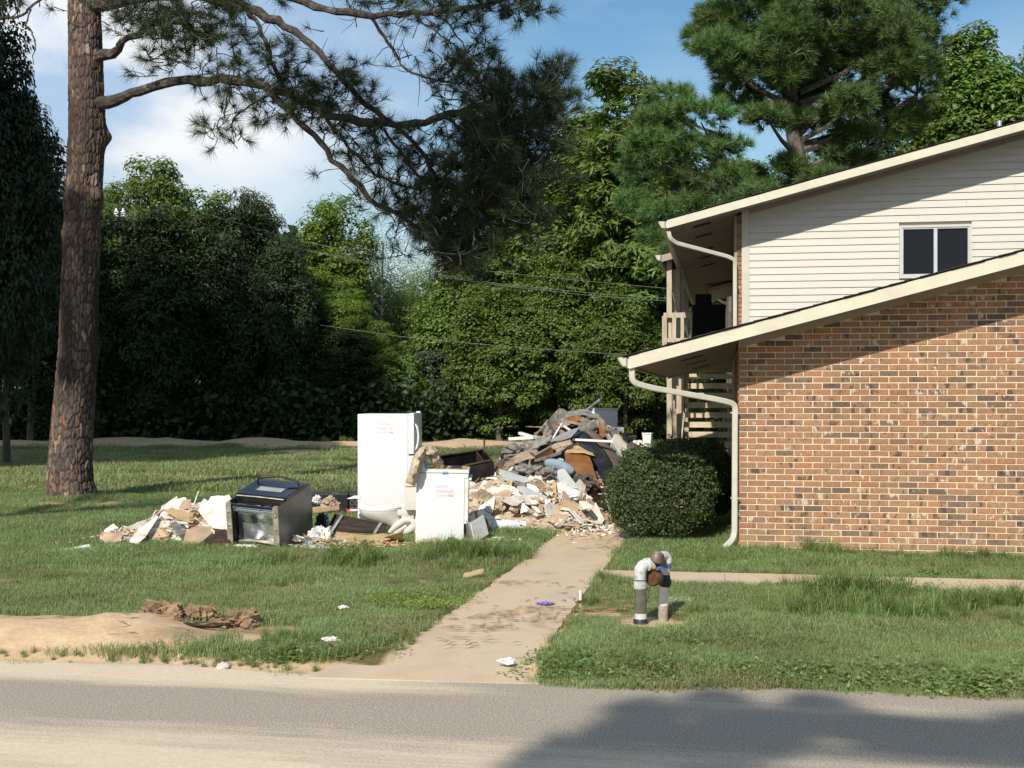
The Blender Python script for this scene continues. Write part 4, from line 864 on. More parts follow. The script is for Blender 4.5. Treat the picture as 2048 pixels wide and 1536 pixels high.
# ---- the foreground pine
TD = 20.3
def worley(a, b, per, seed):
    """cells in (a,b); a wraps with period per. returns F1, F2-F1, cell random"""
    ia = np.floor(a).astype(np.int64); ib = np.floor(b).astype(np.int64); f1 = np.full(a.shape, 9.); f2 = f1.copy(); cid = np.zeros(a.shape)
    for da in (-1, 0, 1):
        for db in (-1, 0, 1):
            ca = ia + da; cb = ib + db; cw = np.mod(ca, per); jx = _hash(cw, cb, seed); jy = _hash(cw, cb, seed + 5); rr = _hash(cw, cb, seed + 9)
            d = np.hypot(a - (ca + .12 + .76 * jx), b - (cb + .12 + .76 * jy)); m = d < f1; f2 = np.where(m, f1, np.minimum(f2, d)); cid = np.where(m, rr, cid); f1 = np.where(m, d, f1)
    return f1, f2 - f1, cid
def big_pine():
    f = TD / FOC; root = thing('pine_tree', 'thick-trunked pine with plated reddish bark and long overhanging boughs', 'tree', (0, 0, 0))
    b0 = Vector(((146 - 1024) * f, TD, 0)); root.location = b0; rz = lambda py: EYE + (HOR - py) * f
    ys = [1016, 1003, 990, 970, 930, 880, 800, 700, 600, 500, 430, 400, 380, 300, 270, 200, 100, 0, -150, -300, -500, -700]
    cx = [146, 146, 144, 141, 140, 142, 149, 156, 159, 163, 165, 166, 168, 172, 175, 173, 171, 168, 168, 172, 176, 182]
    hw = [62, 53, 47, 43, 41, 39, 37, 35, 34, 33, 33, 35, 33, 34, 34, 32.5, 31, 29, 25, 19, 12, 5]
    nth = 170; zs = np.concatenate([np.arange(-.15, 8.6, .017), np.arange(8.6, 14, .08)])
    zk = np.array([rz(y) for y in ys]); CX = np.interp(zs, zk, [(c - 146) * f for c in cx]); HW = np.interp(zs, zk, [h * f for h in hw])
    th = np.linspace(0, 2 * math.pi, nth, endpoint=False); TH, ZZ = np.meshgrid(th, zs); per = 36
    A = TH / (2 * math.pi) * per; warp = fnoise(A * .9, ZZ * 2.2, 3, 3) - .5; warp = warp * np.minimum(1, np.minimum(A, per - A) / 1.5)
    f1, e, cid = worley(A + warp * 1.5, ZZ * 5.6 + (fnoise(A * .7, ZZ * 1.5, 8, 3) - .5) * 1.4, per, 5)
    crack = 1 - sstep(.03, .26, e); plate = sstep(.0, .3, e); step = (cid - .5) * .012
    f1b, eb, cb = worley(A * 2, ZZ * 16, per * 2, 15); crack = np.maximum(crack, (1 - sstep(.0, .12, eb)) * .45)
    flare = 1 + .10 * np.sin(TH * 5 + 1) * sstep(.45, 0, ZZ)
    rough = sstep(0, 1, 1 - (HW[:, None] < .12)); disp = (plate * .020 + step + (fnoise(A * 3, ZZ * 20, 2, 3) - .5) * .010) * np.clip(HW[:, None] / .3, .2, 1)
    for kz, ka, amp, wd in ((rz(395), 5.9, .07, .16), (rz(272), .35, .09, .13), (rz(700), .4, .03, .2), (rz(560), 4.2, .03, .2), (rz(430), 5.2, .05, .1), (rz(470), 3.3, .035, .15), (rz(355), 5.0, .04, .1)):
        dth = np.angle(np.exp(1j * (TH - ka))); disp = disp + amp * np.exp(-((ZZ - kz) / wd) ** 2 - (dth * .33 / (wd * .9)) ** 2)
    RR = HW[:, None] * flare + disp; Vx = CX[:, None] + RR * np.cos(TH); Vy = RR * np.sin(TH); V = np.stack([Vx, Vy, ZZ], -1).reshape(-1, 3)
    i = np.arange(len(zs) * nth).reshape(len(zs), nth); j = np.roll(i, -1, 1); F = np.stack([i[:-1], j[:-1], j[1:], i[1:]], -1).reshape(-1, 4)
    bark_shade = sstep(.38, .58, fnoise(A * .2, ZZ * .4, 44, 3)) * sstep(.9, 2.2, ZZ) * sstep(7.5, 6, ZZ) * .95  # mask of the painted shade, patchy over the middle of the trunk
    me = np_mesh('trunk', V, F, [M['bark']], smooth=True, attrs={'crack': crack.ravel(), 'cell': cid.ravel(), 'bark_shade': bark_shade.ravel()}); link('trunk', me, root)
    # limbs: (px, py, distance, radius px) polylines followed into the air in front of the trunk
    FD_ = lambda d: d + (20.3 - d) * .6
    def poly(L_): return [P(a, b, FD_(d)) - b0 for a, b, d, r in L_], [r / FOC * L_[0][2] for a, b, d, r in L_]
    limbs = [
     [(186, 212, 20.2, 20), (215, 205, 20, 15), (262, 186, 19.6, 12), (330, 166, 19.1, 11), (400, 163, 18.6, 11), (460, 160, 18.2, 11), (530, 172, 17.7, 10), (590, 192, 17.3, 9), (655, 232, 16.8, 9), (720, 245, 16.4, 9), (790, 250, 16.1, 8), (850, 246, 15.8, 8), (900, 226, 15.5, 7), (960, 212, 15.2, 6), (1010, 195, 15, 4), (1060, 190, 14.9, 3)],
     [(530, 172, 17.7, 8), (570, 215, 17.4, 9), (610, 255, 17.2, 8), (655, 300, 17, 8), (695, 345, 16.8, 7), (735, 395, 16.6, 7), (790, 425, 16.4, 6), (850, 460, 16.2, 5), (900, 500, 16.1, 4)],
     [(176, 10, 20.2, 20), (240, 2, 19.8, 14), (330, -12, 19.3, 13), (420, -6, 18.8, 12), (480, 8, 18.4, 10), (535, 38, 18.1, 9), (590, 62, 17.8, 8), (640, 105, 17.5, 7), (690, 165, 17.2, 6), (735, 212, 16.9, 6), (790, 250, 16.7, 5), (840, 300, 16.5, 5), (880, 360, 16.3, 4), (940, 390, 16.1, 3)],
     [(480, 8, 18.4, 8), (512, 40, 18.3, 5), (530, 80, 18.1, 5), (540, 120, 17.9, 5), (562, 165, 17.6, 5), (575, 190, 17.4, 4)],
     [(400, -60, 18.9, 12), (500, -35, 18.2, 10), (590, -4, 17.5, 9), (650, 18, 17, 8), (720, 28, 16.6, 8), (800, 30, 16.2, 7), (880, 22, 15.8, 6), (960, 12, 15.4, 5), (1040, -5, 15.1, 3)],
     [(742, 32, 16.5, 5), (770, 75, 16.4, 4), (792, 110, 16.3, 4), (812, 138, 16.2, 3), (850, 155, 16.1, 3), (900, 165, 16, 2)],
     [(190, 116, 20.2, 16), (225, 108, 19.9, 10), (245, 82, 19.5, 8), (285, 60, 19.1, 7), (330, 40, 18.7, 5), (380, 50, 18.3, 4)],
     [(650, 232, 16.9, 5), (700, 300, 16.7, 4), (750, 350, 16.5, 4), (800, 370, 16.4, 3), (850, 380, 16.3, 2)],
     [(890, 235, 15.6, 4), (930, 262, 15.4, 4), (965, 285, 15.3, 3), (1010, 290, 15.1, 3), (1060, 275, 15, 2)],
     [(768, 258, 16.3, 4), (800, 300, 16.2, 4), (830, 345, 16.1, 4), (870, 380, 16, 3), (930, 372, 15.8, 2), (990, 350, 15.6, 2)],
     [(560, 180, 17.6, 4), (510, 205, 17.7, 3), (480, 225, 17.8, 2), (452, 262, 17.8, 2)], [(460, 168, 18.2, 3), (452, 200, 18.2, 2), (450, 235, 18.1, 2)],
     [(-60, 60, 18.8, 4), (0, 36, 18.9, 4), (45, 30, 19, 3), (68, 8, 19.1, 3), (110, -40, 19.5, 4), (160, -60, 20, 5)], [(62, 18, 19, 2), (50, 50, 19, 2), (70, 80, 18.9, 1.5), (68, 130, 18.9, 1)], [(20, 36, 18.9, 1.5), (40, 10, 18.9, 1), (55, -10, 18.9, 1)],
     [(830, 30, 16, 3), (880, 70, 15.9, 2), (930, 110, 15.7, 2), (960, 140, 15.6, 1.5)], [(860, 25, 15.9, 3), (900, 50, 15.8, 2), (930, 100, 15.6, 1.5)]]
    mb = MB(); twigs = []; r = random.Random(9)
    for L_ in limbs:
        p, rad = poly(L_); sm = [p[0]]; sr = [rad[0]]
        for a in range(len(p) - 1):     # gentle irregular bends
            for t in (.33, .67, 1.):
                v = p[a].lerp(p[a + 1], t); 
                if t < 1: v += Vector((r.gauss(0, .02), r.gauss(0, .03), r.gauss(0, .02)))
                sm.append(v); sr.append((rad[a] * (1 - t) + rad[a + 1] * t) * r.uniform(.84, 1.16) * .9)
        mb.tube(sm, sr, 8)
    tips = []; dirs = []
    def twig(p, d, L_, curl=.3, tuft=True, rad=.008):
        k = 7; pts = [Vector(p)]; d = Vector(d).normalized(); s_ = L_ / k; bend = Vector((r.gauss(0, 1), r.gauss(0, 1), r.gauss(.5, .7))) * curl * .28
        for q in range(k): d = (d + bend + Vector((r.gauss(0, .12), r.gauss(0, .12), r.gauss(0, .12)))).normalized(); pts.append(pts[-1] + d * s_)
        mb.tube(pts, [rad * (1.25 - .8 * q / k) for q in range(k + 1)], 4, cap=False)
        if tuft: tips.append(pts[-1][:]); dirs.append(d[:]); 
        if tuft and r.random() < .6: tips.append(pts[-2][:]); dirs.append(d[:])
        return pts
    # foliage regions: px, py, radius px, distance, number of twigs, tufted share
    regs = [(300, 40, 60, 18.8, 36, 1), (380, 40, 55, 18.5, 36, 1), (440, 70, 45, 18.3, 26, 1), (330, 100, 55, 18.6, 24, 1), (430, 20, 60, 18.6, 26, 1), (240, 30, 30, 19.2, 10, 1), (400, 130, 45, 18.4, 12, 1), (280, -20, 80, 19, 30, 1),
        (470, 150, 30, 18, 9, 1), (545, 130, 30, 17.6, 10, 1), (500, 165, 60, 17.6, 26, 1), (570, 180, 50, 17.4, 26, 1), (640, 210, 45, 17.2, 24, 1), (440, 260, 28, 17.8, 9, 1), (470, 285, 22, 17.7, 4, 1), (520, 235, 20, 17.6, 4, 1),
        (670, 150, 35, 17, 12, 1), (690, 200, 50, 16.8, 26, 1), (650, 240, 50, 17, 24, 1), (700, 270, 35, 16.8, 10, 1), (630, 355, 6, 17, 2, 1), (740, 320, 45, 16.6, 16, 1), (720, 60, 10, 16.6, 2, 1), (655, 60, 8, 17, 2, 1),
        (780, 330, 50, 16.4, 20, 1), (800, 380, 60, 16.3, 30, .8), (740, 400, 45, 16.6, 16, .6), (850, 420, 65, 16.1, 46, .8), (900, 470, 65, 16, 50, .85), (820, 470, 55, 16.3, 30, .6), (930, 400, 65, 15.8, 56, 1), (990, 340, 65, 15.5, 58, 1), (1040, 290, 60, 15.2, 56, 1), (1080, 220, 50, 15, 46, 1),
        (1100, 175, 30, 15, 24, 1), (1000, 260, 60, 15.3, 40, 1), (960, 310, 60, 15.6, 40, .9), (1070, 370, 50, 15.2, 40, 1), (1010, 430, 60, 15.5, 46, 1), (950, 500, 50, 15.8, 40, 1), (900, 545, 30, 15.9, 16, 1), (1050, 450, 30, 15.4, 12, 1), (860, 330, 40, 16, 10, .8), (900, 290, 50, 15.8, 20, .7),
        (940, 95, 35, 15.6, 20, 1), (965, 150, 35, 15.4, 16, 1), (920, 140, 45, 15.7, 18, .9), (880, 60, 45, 15.8, 12, .3), (850, 130, 40, 16, 8, .1), (920, 180, 50, 15.6, 16, .7), (990, 170, 30, 15.3, 14, 1), (880, 200, 40, 15.8, 10, .3),
        (900, 10, 50, 15.6, 22, 1), (960, 15, 45, 15.4, 28, 1), (1020, 10, 45, 15.2, 34, 1), (1060, 0, 30, 15, 24, 1), (1030, -60, 60, 15.2, 34, 1), (800, 0, 50, 16.2, 9, 1), (720, -5, 40, 16.6, 8, 1), (480, 0, 35, 18.2, 10, 1), (560, -15, 35, 17.8, 8, 1), (690, 15, 30, 16.9, 4, 1), (850, -40, 120, 15.8, 50, 1),
        (960, 235, 50, 15.4, 22, .9), (1000, 215, 40, 15.2, 18, 1), (600, 200, 55, 17.3, 22, 1), (540, 205, 45, 17.5, 14, 1), (800, 270, 40, 16.3, 10, .6), (760, 280, 25, 16.5, 6, 1), (20, 20, 40, 19, 6, .2), (80, -20, 60, 19.2, 8, .3)]
    for px, py, rp, d, n, sh in regs:
        n = int(n * (1.35 if (px > 840 and py > 160) else .8 if px > 460 else 1.0))
        for q in range(n):
            a = r.uniform(0, 6.28); rr_ = rp * math.sqrt(r.random()); dd = FD_(d) + r.gauss(0, .45); p = P(px + rr_ * math.cos(a), py + rr_ * math.sin(a), dd) - b0
            dv = Vector((r.gauss(.15, .7), r.gauss(-.1, .7), r.gauss(.25, .6)))
            t = twig(p, dv, r.uniform(.22, .5), r.uniform(.2, .9), r.random() < sh)
            if r.random() < .45: twig(t[3], Vector((r.gauss(0, 1), r.gauss(0, 1), r.gauss(.2, .8))), r.uniform(.15, .35), 1.0, r.random() < sh * .9, .006)
    for L_ in limbs[:6] + limbs[7:10]:        # bare curly twigs along the limbs
        p, rad = poly(L_)
        for q in range(20):
            a = r.randrange(max(1, len(p) // 4), len(p) - 1); v = p[a].lerp(p[a + 1], r.random()); twig(v, Vector((r.gauss(0, .8), r.gauss(0, .8), r.gauss(-.1, .8))), r.uniform(.25, .6), r.uniform(.6, 1.3), r.random() < .22, .006)
    # crown above the picture
    for q in range(17):
        z = r.uniform(9, 14.5); an = r.uniform(0, 6.28); ln = r.uniform(1.6, 3.6) * (1.1 - (z - 9) / 9); a0 = Vector((.25, 0, z - .5)); e = a0 + Vector((math.cos(an) * ln, math.sin(an) * ln, r.uniform(-.1, .8))); mb.tube([a0, a0.lerp(e, .5) + Vector((0, 0, -.1)), e], [.07, .05, .02], 6)
        for s_ in range(20): twig(a0.lerp(e, r.uniform(.5, 1.05)) + Vector((r.gauss(0, .4), r.gauss(0, .4), r.gauss(.1, .3))), Vector((r.gauss(0, .7), r.gauss(0, .7), r.gauss(.4, .5))), .35, .3)
    part('limbs', mb, M['twig'], root, True)
    rr = np.random.default_rng(33); tips = np.array(tips); dirs = np.array(dirs); V = needle_tris(rr, tips, dirs, 42, .25, .0065, 1.05)
    link('crown', np_mesh('crown', V, tris(V), [M['needle_dark']]), root)
    k = 9; bp = np.array([(P(927 + r.gauss(0, 12), 525 + r.gauss(0, 10), 18.4) - b0)[:] for _ in range(k)]); V = needle_tris(rr, bp, np.array([[r.gauss(0, .4), r.gauss(0, .4), -.8] for _ in range(k)]), 20, .2, .007, .8)
    link('dead_needles', np_mesh('dead_needles', V, tris(V), [M['needle_brown']]), root)
big_pine()
# ---- pines behind the camera whose shade falls into the picture
def toward_sun(p, z): return p + SUNV * ((z - p.z) / SUNV.z)
def shade_pine(label, base_xy, top, blobs, seed):
    """blobs: (point in the scene that lies in this clump's shade, height of the clump, radius)"""
    r = np.random.default_rng(seed); g0 = Vector((base_xy[0], base_xy[1], 0)); o = thing('pine_tree', label, 'tree', g0); mb = MB(); mb.tube([(0, 0, -.3), (.1, 0, top * .5), (.3, .2, top)], [.3, .24, .08], 8)
    tips = []; dirs = []
    for p, z, ra in blobs:
        c = toward_sun(p, z) - g0; s_ = Vector((.2, .1, min(top - .5, c.z - .8))); mb.tube([s_, s_.lerp(c, .5) + Vector((0, 0, .3)), c], [.05, .04, .02], 5)
        n = int(150 * ra * ra) + 18; dd = rdir(r, n) * (r.random((n, 1)) ** .4) * ra * np.array([1, 1, .75]); tips.append(np.array(c[:]) + dd); dirs.append(unit(dd + np.array([0, 0, .5])))
    V = needle_tris(r, np.concatenate(tips), np.concatenate(dirs), 34, .3, .03, 1.2); link('crown', np_mesh('crown', V, tris(V), [M['needle_dark']]), o); part('trunk', mb, M['bark_grey'], o, True)
shade_pine('pine standing behind the viewer whose crown shades the road', (4.6, -7.0), 9.3, [(G(px + 25, py + 9), z, ra * r_) for r_ in (.85,) for px, py, z, ra in [(1150, 1500, 9.5, .34), (1080, 1535, 9.3, .28), (1230, 1450, 10, .30), (1330, 1480, 10, .36), (1260, 1405, 10, .13), (1400, 1388, 10.2, .10), (1440, 1440, 10.5, .24), (1540, 1432, 10.5, .24), (1600, 1400, 10.6, .15), (1660, 1432, 10.6, .22), (1750, 1444, 10.5, .20), (1850, 1450, 10.8, .16), (1930, 1462, 10.8, .22), (2030, 1462, 11, .25), (2040, 1436, 11, .14), (1480, 1475, 10, .12), (1390, 1530, 9.6, .16), (1250, 1540, 9.4, .3)]], 5)
shade_pine('pine standing left behind the viewer whose crown shades the hanging boughs', (-14.2, -.5), 17, [(P(px, py, d + max(0, (20.3 - d) * .6)), 15.5, ra) for px, py, d, ra in [(1000, 300, 15.3, .8), (1060, 200, 15, .6), (900, 450, 16, .75), (1000, 450, 15.6, .6), (850, 320, 16, .6), (760, 300, 16.6, .6), (680, 230, 17, .6), (900, 200, 15.8, .5), (600, 180, 17.4, .45), (820, 420, 16.3, .5), (980, 60, 15.4, .5), (1080, 330, 15, .4), (940, 530, 15.8, .35), (740, 120, 16.8, .35), (160, 430, 20, .3), (168, 520, 20, .35), (150, 600, 20, .3), (165, 680, 20, .3), (150, 760, 20, .2)]], 6)

# ---- clipped bushes by the wall
def bush(label, c, rx, ry, h, n, seed, ls=.018):
    r = np.random.default_rng(seed); o = thing('bush', label, 'bush', c); d = rdir(r, n); d[:, 2] = np.where(d[:, 2] < -.75, -d[:, 2], d[:, 2])
    lum = 1 + .04 * np.sin(d[:, 0] * 7 + 1) * np.sin(d[:, 2] * 6) + .03 * np.sin(d[:, 1] * 9) + .26 * (fnoise(d[:, 0] * 7 + 9, d[:, 2] * 7 + d[:, 1] * 5, 5, 3) - .5)
    q = 1 - .30 * r.random(n) ** 1.6 + .09 * (r.random(n) ** 8); e = np.sign(d) * np.abs(d) ** .88
    p = e * (q * lum)[:, None] * np.array([rx, ry, h / 2]); p[:, 2] += h / 2 + .02; keep = p[:, 2] > .03; p = p[keep]; d = d[keep]
    nr = unit(d * .6 + rdir(r, len(p)) * .9 + np.array([0, 0, .3])); V = leaf_quads(r, p, nr, ls * r.uniform(.6, 1.3, len(p)), .5)
    link('foliage', np_mesh('foliage', V, quads(V), [M['leaf_bush']]), o)
    k = 900; dd = rdir(r, k); dd[:, 2] = np.abs(dd[:, 2]) * .8 - .25; dd = unit(dd); pp = dd * np.array([rx, ry, h / 2]) * r.uniform(.9, 1.02, (k, 1)); pp[:, 2] += h / 2; V = leaf_quads(r, pp, unit(dd + rdir(r, k) * .5), .02 * r.uniform(.6, 1.2, k), .4)
    link('dry_leaves', np_mesh('dry_leaves', V[:4 * 260], quads(V[:4 * 260]), [M['grass_dry']]), o)
    sp = []; k = 70; dd = rdir(r, k); dd[:, 2] = np.abs(dd[:, 2]); st = dd * np.array([rx, ry, h / 2]) * .95; st[:, 2] += h / 2
    for i in range(9): sp.append(st + dd * (.012 * (i + 1)) * r.uniform(.5, 1.5, (k, 1)) + r.normal(0, .008, (k, 3)))
    sp = np.concatenate(sp); V = leaf_quads(r, sp, rdir(r, len(sp)), ls * r.uniform(.7, 1.3, len(sp)), .5); link('stray_shoots', np_mesh('stray_shoots', V, quads(V), [M['leaf_bush']]), o)
    mb = MB(); q = random.Random(seed)
    for i in range(34):
        a = q.uniform(0, 6.28); e_ = Vector((math.cos(a) * rx * .75 * q.uniform(.3, 1), math.sin(a) * ry * .75 * q.uniform(.3, 1), h * q.uniform(.35, .85))); s_ = Vector((q.gauss(0, .05), q.gauss(0, .05), -.05)); mb.tube([s_, s_.lerp(e_, .5) + Vector((0, 0, .05)), e_], [.014, .010, .004], 5)
    part('stems', mb, M['twig'], o)
b1 = G(1333, 1092); bush('round clipped dark green bush at the brick corner', (b1.x, b1.y + .55, 0), .645, .62, 1.10, 42000, 3)
bush('second clipped bush behind the round one, partly shaded', (2.35, 16.35, 0), .62, .75, 1.16, 26000, 4, .02)

# ================================================================== GRASS
def in_ell(x, y, cx, cy_, rx, ry): return ((x - cx) / rx) ** 2 + ((y - cy_) / ry) ** 2 < 1
HEAPS = [(-3.75, 14.75, 1.15, .62), (-2.5, 14.35, .62, .6), (-1.55, 14.3, .75, .45), (.2, 17.4, 1.15, 2.4), (1.1, 20.6, 1.5, 2.0)]
def blade_proto(name, nb, h, wd, spread, seed, mat, bend=.5, dry=0):
    r = np.random.default_rng(seed); V = []; F = []; mi = []
    for i in range(nb):
        a = r.uniform(0, 6.28); rr = spread * math.sqrt(r.random()); x, y = rr * math.cos(a), rr * math.sin(a); hh = h * r.uniform(.45, 1.15); an = r.uniform(0, 6.28); l = bend * hh * r.uniform(.2, 1.3); dx, dy = math.cos(an), math.sin(an); w = wd * r.uniform(.6, 1.2); px_, py_ = -dy * w / 2, dx * w / 2
        b = len(V); V += [(x - px_, y - py_, -.01), (x + px_, y + py_, -.01), (x + dx * l * .35 - px_ * .8, y + dy * l * .35 - py_ * .8, hh * .6), (x + dx * l * .35 + px_ * .8, y + dy * l * .35 + py_ * .8, hh * .6), (x + dx * l, y + dy * l, hh * (1 - .25 * l / max(hh, .001)))]
        F += [(b, b + 1, b + 3), (b, b + 3, b + 2), (b + 2, b + 3, b + 4)]; mi += [1 if r.random() < dry else 0] * 3
    return bpy.data.objects.new(name, np_mesh(name, V, F, [mat, M['grass_dry']], mi))
def leafy_proto(name, nb, h, ls, spread, seed, mat):
    r = np.random.default_rng(seed); c = np.stack([r.normal(0, spread, nb), r.normal(0, spread, nb), h * r.random(nb)], 1); V = leaf_quads(r, c, unit(rdir(r, nb) * .6 + np.array([0, 0, 1])), ls * r.uniform(.6, 1.2, nb), .6)
    return bpy.data.objects.new(name, np_mesh(name, V, quads(V), [mat]))
def scatter(name, x, y, z, rot, scl, proto, label, cat):
    me = np_mesh(name, np.stack([x, y, z], 1), np.zeros((0, 3), int)) if False else bpy.data.meshes.new(name)
    me.vertices.add(len(x)); me.vertices.foreach_set('co', np.stack([x, y, z], 1).astype(np.float32).ravel())
    for n, a in (('rot', rot), ('scl', scl)):
        at = me.attributes.new(n, 'FLOAT', 'POINT'); at.data.foreach_set('value', a.astype(np.float32))
    o = link(name, me); tag(o, label, cat, kind='stuff'); ng = bpy.data.node_groups.new(name, 'GeometryNodeTree')
    ng.interface.new_socket('Geometry', in_out='INPUT', socket_type='NodeSocketGeometry'); ng.interface.new_socket('Geometry', in_out='OUTPUT', socket_type='NodeSocketGeometry')
    N = ng.nodes.new; gi = N('NodeGroupInput'); go = N('NodeGroupOutput'); ip = N('GeometryNodeInstanceOnPoints'); oi = N('GeometryNodeObjectInfo'); oi.inputs['Object'].default_value = proto
    ar = N('GeometryNodeInputNamedAttribute'); ar.data_type = 'FLOAT'; ar.inputs['Name'].default_value = 'rot'; asn = N('GeometryNodeInputNamedAttribute'); asn.data_type = 'FLOAT'; asn.inputs['Name'].default_value = 'scl'
    cx = N('ShaderNodeCombineXYZ'); L_ = ng.links.new; L_(ar.outputs['Attribute'], cx.inputs[2]); L_(gi.outputs[0], ip.inputs['Points']); L_(oi.outputs['Geometry'], ip.inputs['Instance']); L_(cx.outputs[0], ip.inputs['Rotation']); L_(asn.outputs['Attribute'], ip.inputs['Scale']); L_(ip.outputs[0], go.inputs[0])
    md = o.modifiers.new('scatter', 'NODES'); md.node_group = ng; return o
def lawn_points(n, d0, d1, seed, pw=1.0):
    """points over the visible wedge, even on screen rather than on the ground"""
    r = np.random.default_rng(seed); t = r.random(n); d = 1 / ((1 - t) / d0 + t / d1) if pw == 1 else d0 + (d1 - d0) * t ** pw
    px = np.where(r.random(n) < .72, r.uniform(-130, 2180, n), r.uniform(-1300, 3300, n)); x = (px - 1024) / FOC * d; y = d; return r, x, y
def mask_pts(x, y, keep_sand=.45, margin=0.):
    z, s, dk = ground_fields(x, y); u, w = np_uw(x, y); ok = w > ROADW - .03 + margin + .06 * np.sin(u * 1.3) + .05 * np.sin(u * 3.1 + 1) - .1 * np.exp(-((u + 3.6) / 1.1) ** 2)
    ok &= ~((w > -2.34) & (w < -1.74) & (u > -1.3)); en = .22 * np.maximum(0, fnoise(x * 2.5, y * 2.5, 7, 3) - .42); ok &= ~((x > PATHL(y) + en) & (x < PATHR(y) - en) & (y > 7.2) & (y < 26.2))
    ok &= ~((u > -.03) & (w > -.01)); 
    return z, s, dk, u, w, ok
def flare_mask(x, y):      # the path widens to the left where it meets the road
    return (y < 9.3) & (x > PATHL(y) - .55 * sstep(9.2, 7.7, y)) & (x < PATHR(y))
def build_grass():
    fine = blade_proto('grass_tuft', 26, .055, .0045, .075, 1, M['grass'], .9, .10); mid = blade_proto('grass_tuft_mid', 34, .085, .006, .13, 2, M['grass'], .8, .08)
    far = blade_proto('grass_tuft_far', 40, .12, .014, .34, 3, M['grass'], .8, .06)
    for nm, n, d0, d1, proto, s0, sd in (('lawn_grass', 46000, 6.9, 13.5, fine, 1.0, 1), ('lawn_grass_middle', 40000, 12.5, 24, mid, 1.0, 2), ('lawn_grass_far', 29000, 22, 50, far, 1.1, 3)):
        r, x, y = lawn_points(n, d0, d1, sd); z, s, dk, u, w, ok = mask_pts(x, y); ok &= ~flare_mask(x, y)
        dens = 1 - sstep(.25, .62, s + (fnoise(x * 3, y * 3, 88, 3) - .5) * .5); ok &= r.random(n) < dens * (.75 + .25 * fnoise(x * 2, y * 2, 12, 3))
        for hx, hy, hrx, hry in HEAPS: ok &= ~in_ell(x, y, hx, hy, hrx * .8, hry * .75)
        lush = .45 + 1.25 * fnoise(x * 1.1, y * 1.1, 91, 4) ** 1.5; lush *= np.where(dk > .4, .6, 1)
        sc = s0 * lush * r.uniform(.8, 1.25, n); scatter(nm, x[ok], y[ok], z[ok] + .0, r.uniform(0, 6.28, n)[ok], sc[ok], proto, 'short mixed green lawn grass', 'grass')
    # taller coarse tufts
    tall = blade_proto('tall_tuft', 46, .24, .007, .07, 5, M['grass_tall'], 1.0, .05); pts = []; r = np.random.default_rng(55)
    def cl(cx, cy_, rx, ry, n, s0): 
        for i in range(n):
            q = r.normal(size=2); pts.append((cx + q[0] * rx * .55, cy_ + q[1] * ry * .55, s0 * r.uniform(.6, 1.15)))
    def gp(px, py): v = G(px, py); return v.x, v.y
    for px, py, rx, ry, n, s_ in [(700, 1130, .22, .2, 24, 1.15), (690, 1095, .3, .12, 8, .7), (960, 1120, .45, .35, 46, 1.2), (560, 1130, .3, .2, 12, .8), (1010, 1100, .3, .3, 12, .75), (900, 1140, .2, .2, 6, .6), (560, 1165, .5, .3, 10, .5), (130, 1160, .7, .3, 14, .5), (330, 1140, .5, .3, 8, .5), (600, 1290, .45, .2, 22, .55), (560, 1315, .4, .1, 10, .5), (720, 1270, .3, .2, 6, .4),
        (1205, 1165, .12, .12, 9, .6), (1700, 1200, .45, .25, 60, 1.15), (1650, 1230, .5, .3, 34, .95), (1790, 1235, .35, .2, 30, .9), (1960, 1215, .45, .25, 34, 1.0), (1900, 1240, .4, .2, 10, .7), (2040, 1250, .3, .3, 8, .6), (1430, 1230, .2, .2, 8, .5), (1580, 1175, .2, .06, 6, .6), (1180, 1210, .1, .12, 6, .5), (1340, 1290, .4, .2, 8, .4), (1150, 1330, .3, .15, 10, .45), (1420, 1330, .6, .15, 16, .4), (1700, 1345, .7, .15, 14, .4), (1950, 1340, .6, .15, 12, .4),
        (60, 960, 1., .5, 14, .7), (420, 945, 1.5, .6, 22, .7), (620, 925, 1.6, .6, 30, .9), (560, 985, .8, .3, 8, .6), (290, 950, .8, .5, 14, .8), (60, 1085, .6, .4, 8, .5), (750, 900, 2, 1, 20, .9), (900, 890, 2, 1, 20, .9), (1000, 880, 2, 1, 14, 1.), (230, 1010, .6, .3, 8, .6), (360, 985, .5, .3, 8, .8)]:
        x_, y_ = gp(px, py); cl(x_, y_, rx, ry, n, s_)
    for i in range(120):      # along the brick wall
        u = r.uniform(.15, 3.4); s_ = .75 + .6 * math.exp(-((u - .85) / .35) ** 2) + .35 * math.exp(-((u - 2.3) / .3) ** 2); v = W(u, -.05 - abs(r.normal(0, .12))); pts.append((v.x, v.y, s_ * r.uniform(.3, .85)))
    for i in range(70): v = W(r.uniform(-1.1, 0), r.uniform(-1.5, -.3)); pts.append((v.x, v.y, r.uniform(.25, .55)))
    for i in range(90): v = W(r.uniform(-1.0, 3.6), r.choice([-2.42, -1.68]) + r.normal(0, .04)); pts.append((v.x, v.y, r.uniform(.2, .5)))
    for i in range(150): y = r.uniform(8.3, 15.5); x = (PATHL(y) - abs(r.normal(0, .05)) - .02) if r.random() < .55 else (PATHR(y) + abs(r.normal(0, .05)) + .02); pts.append((x, y, r.uniform(.2, .45)))
    for i in range(60): v = W(r.uniform(-6, -2.7), ROADW + .08 + r.normal(0, .04)); pts.append((v.x, v.y, r.uniform(.15, .38)))
    for hx, hy, hrx, hry in HEAPS[:4]:
        for i in range(26): a = r.uniform(3.3, 6.1); pts.append((hx + hrx * 1.0 * math.cos(a), hy + hry * 1.05 * math.sin(a), r.uniform(.25, .55)))
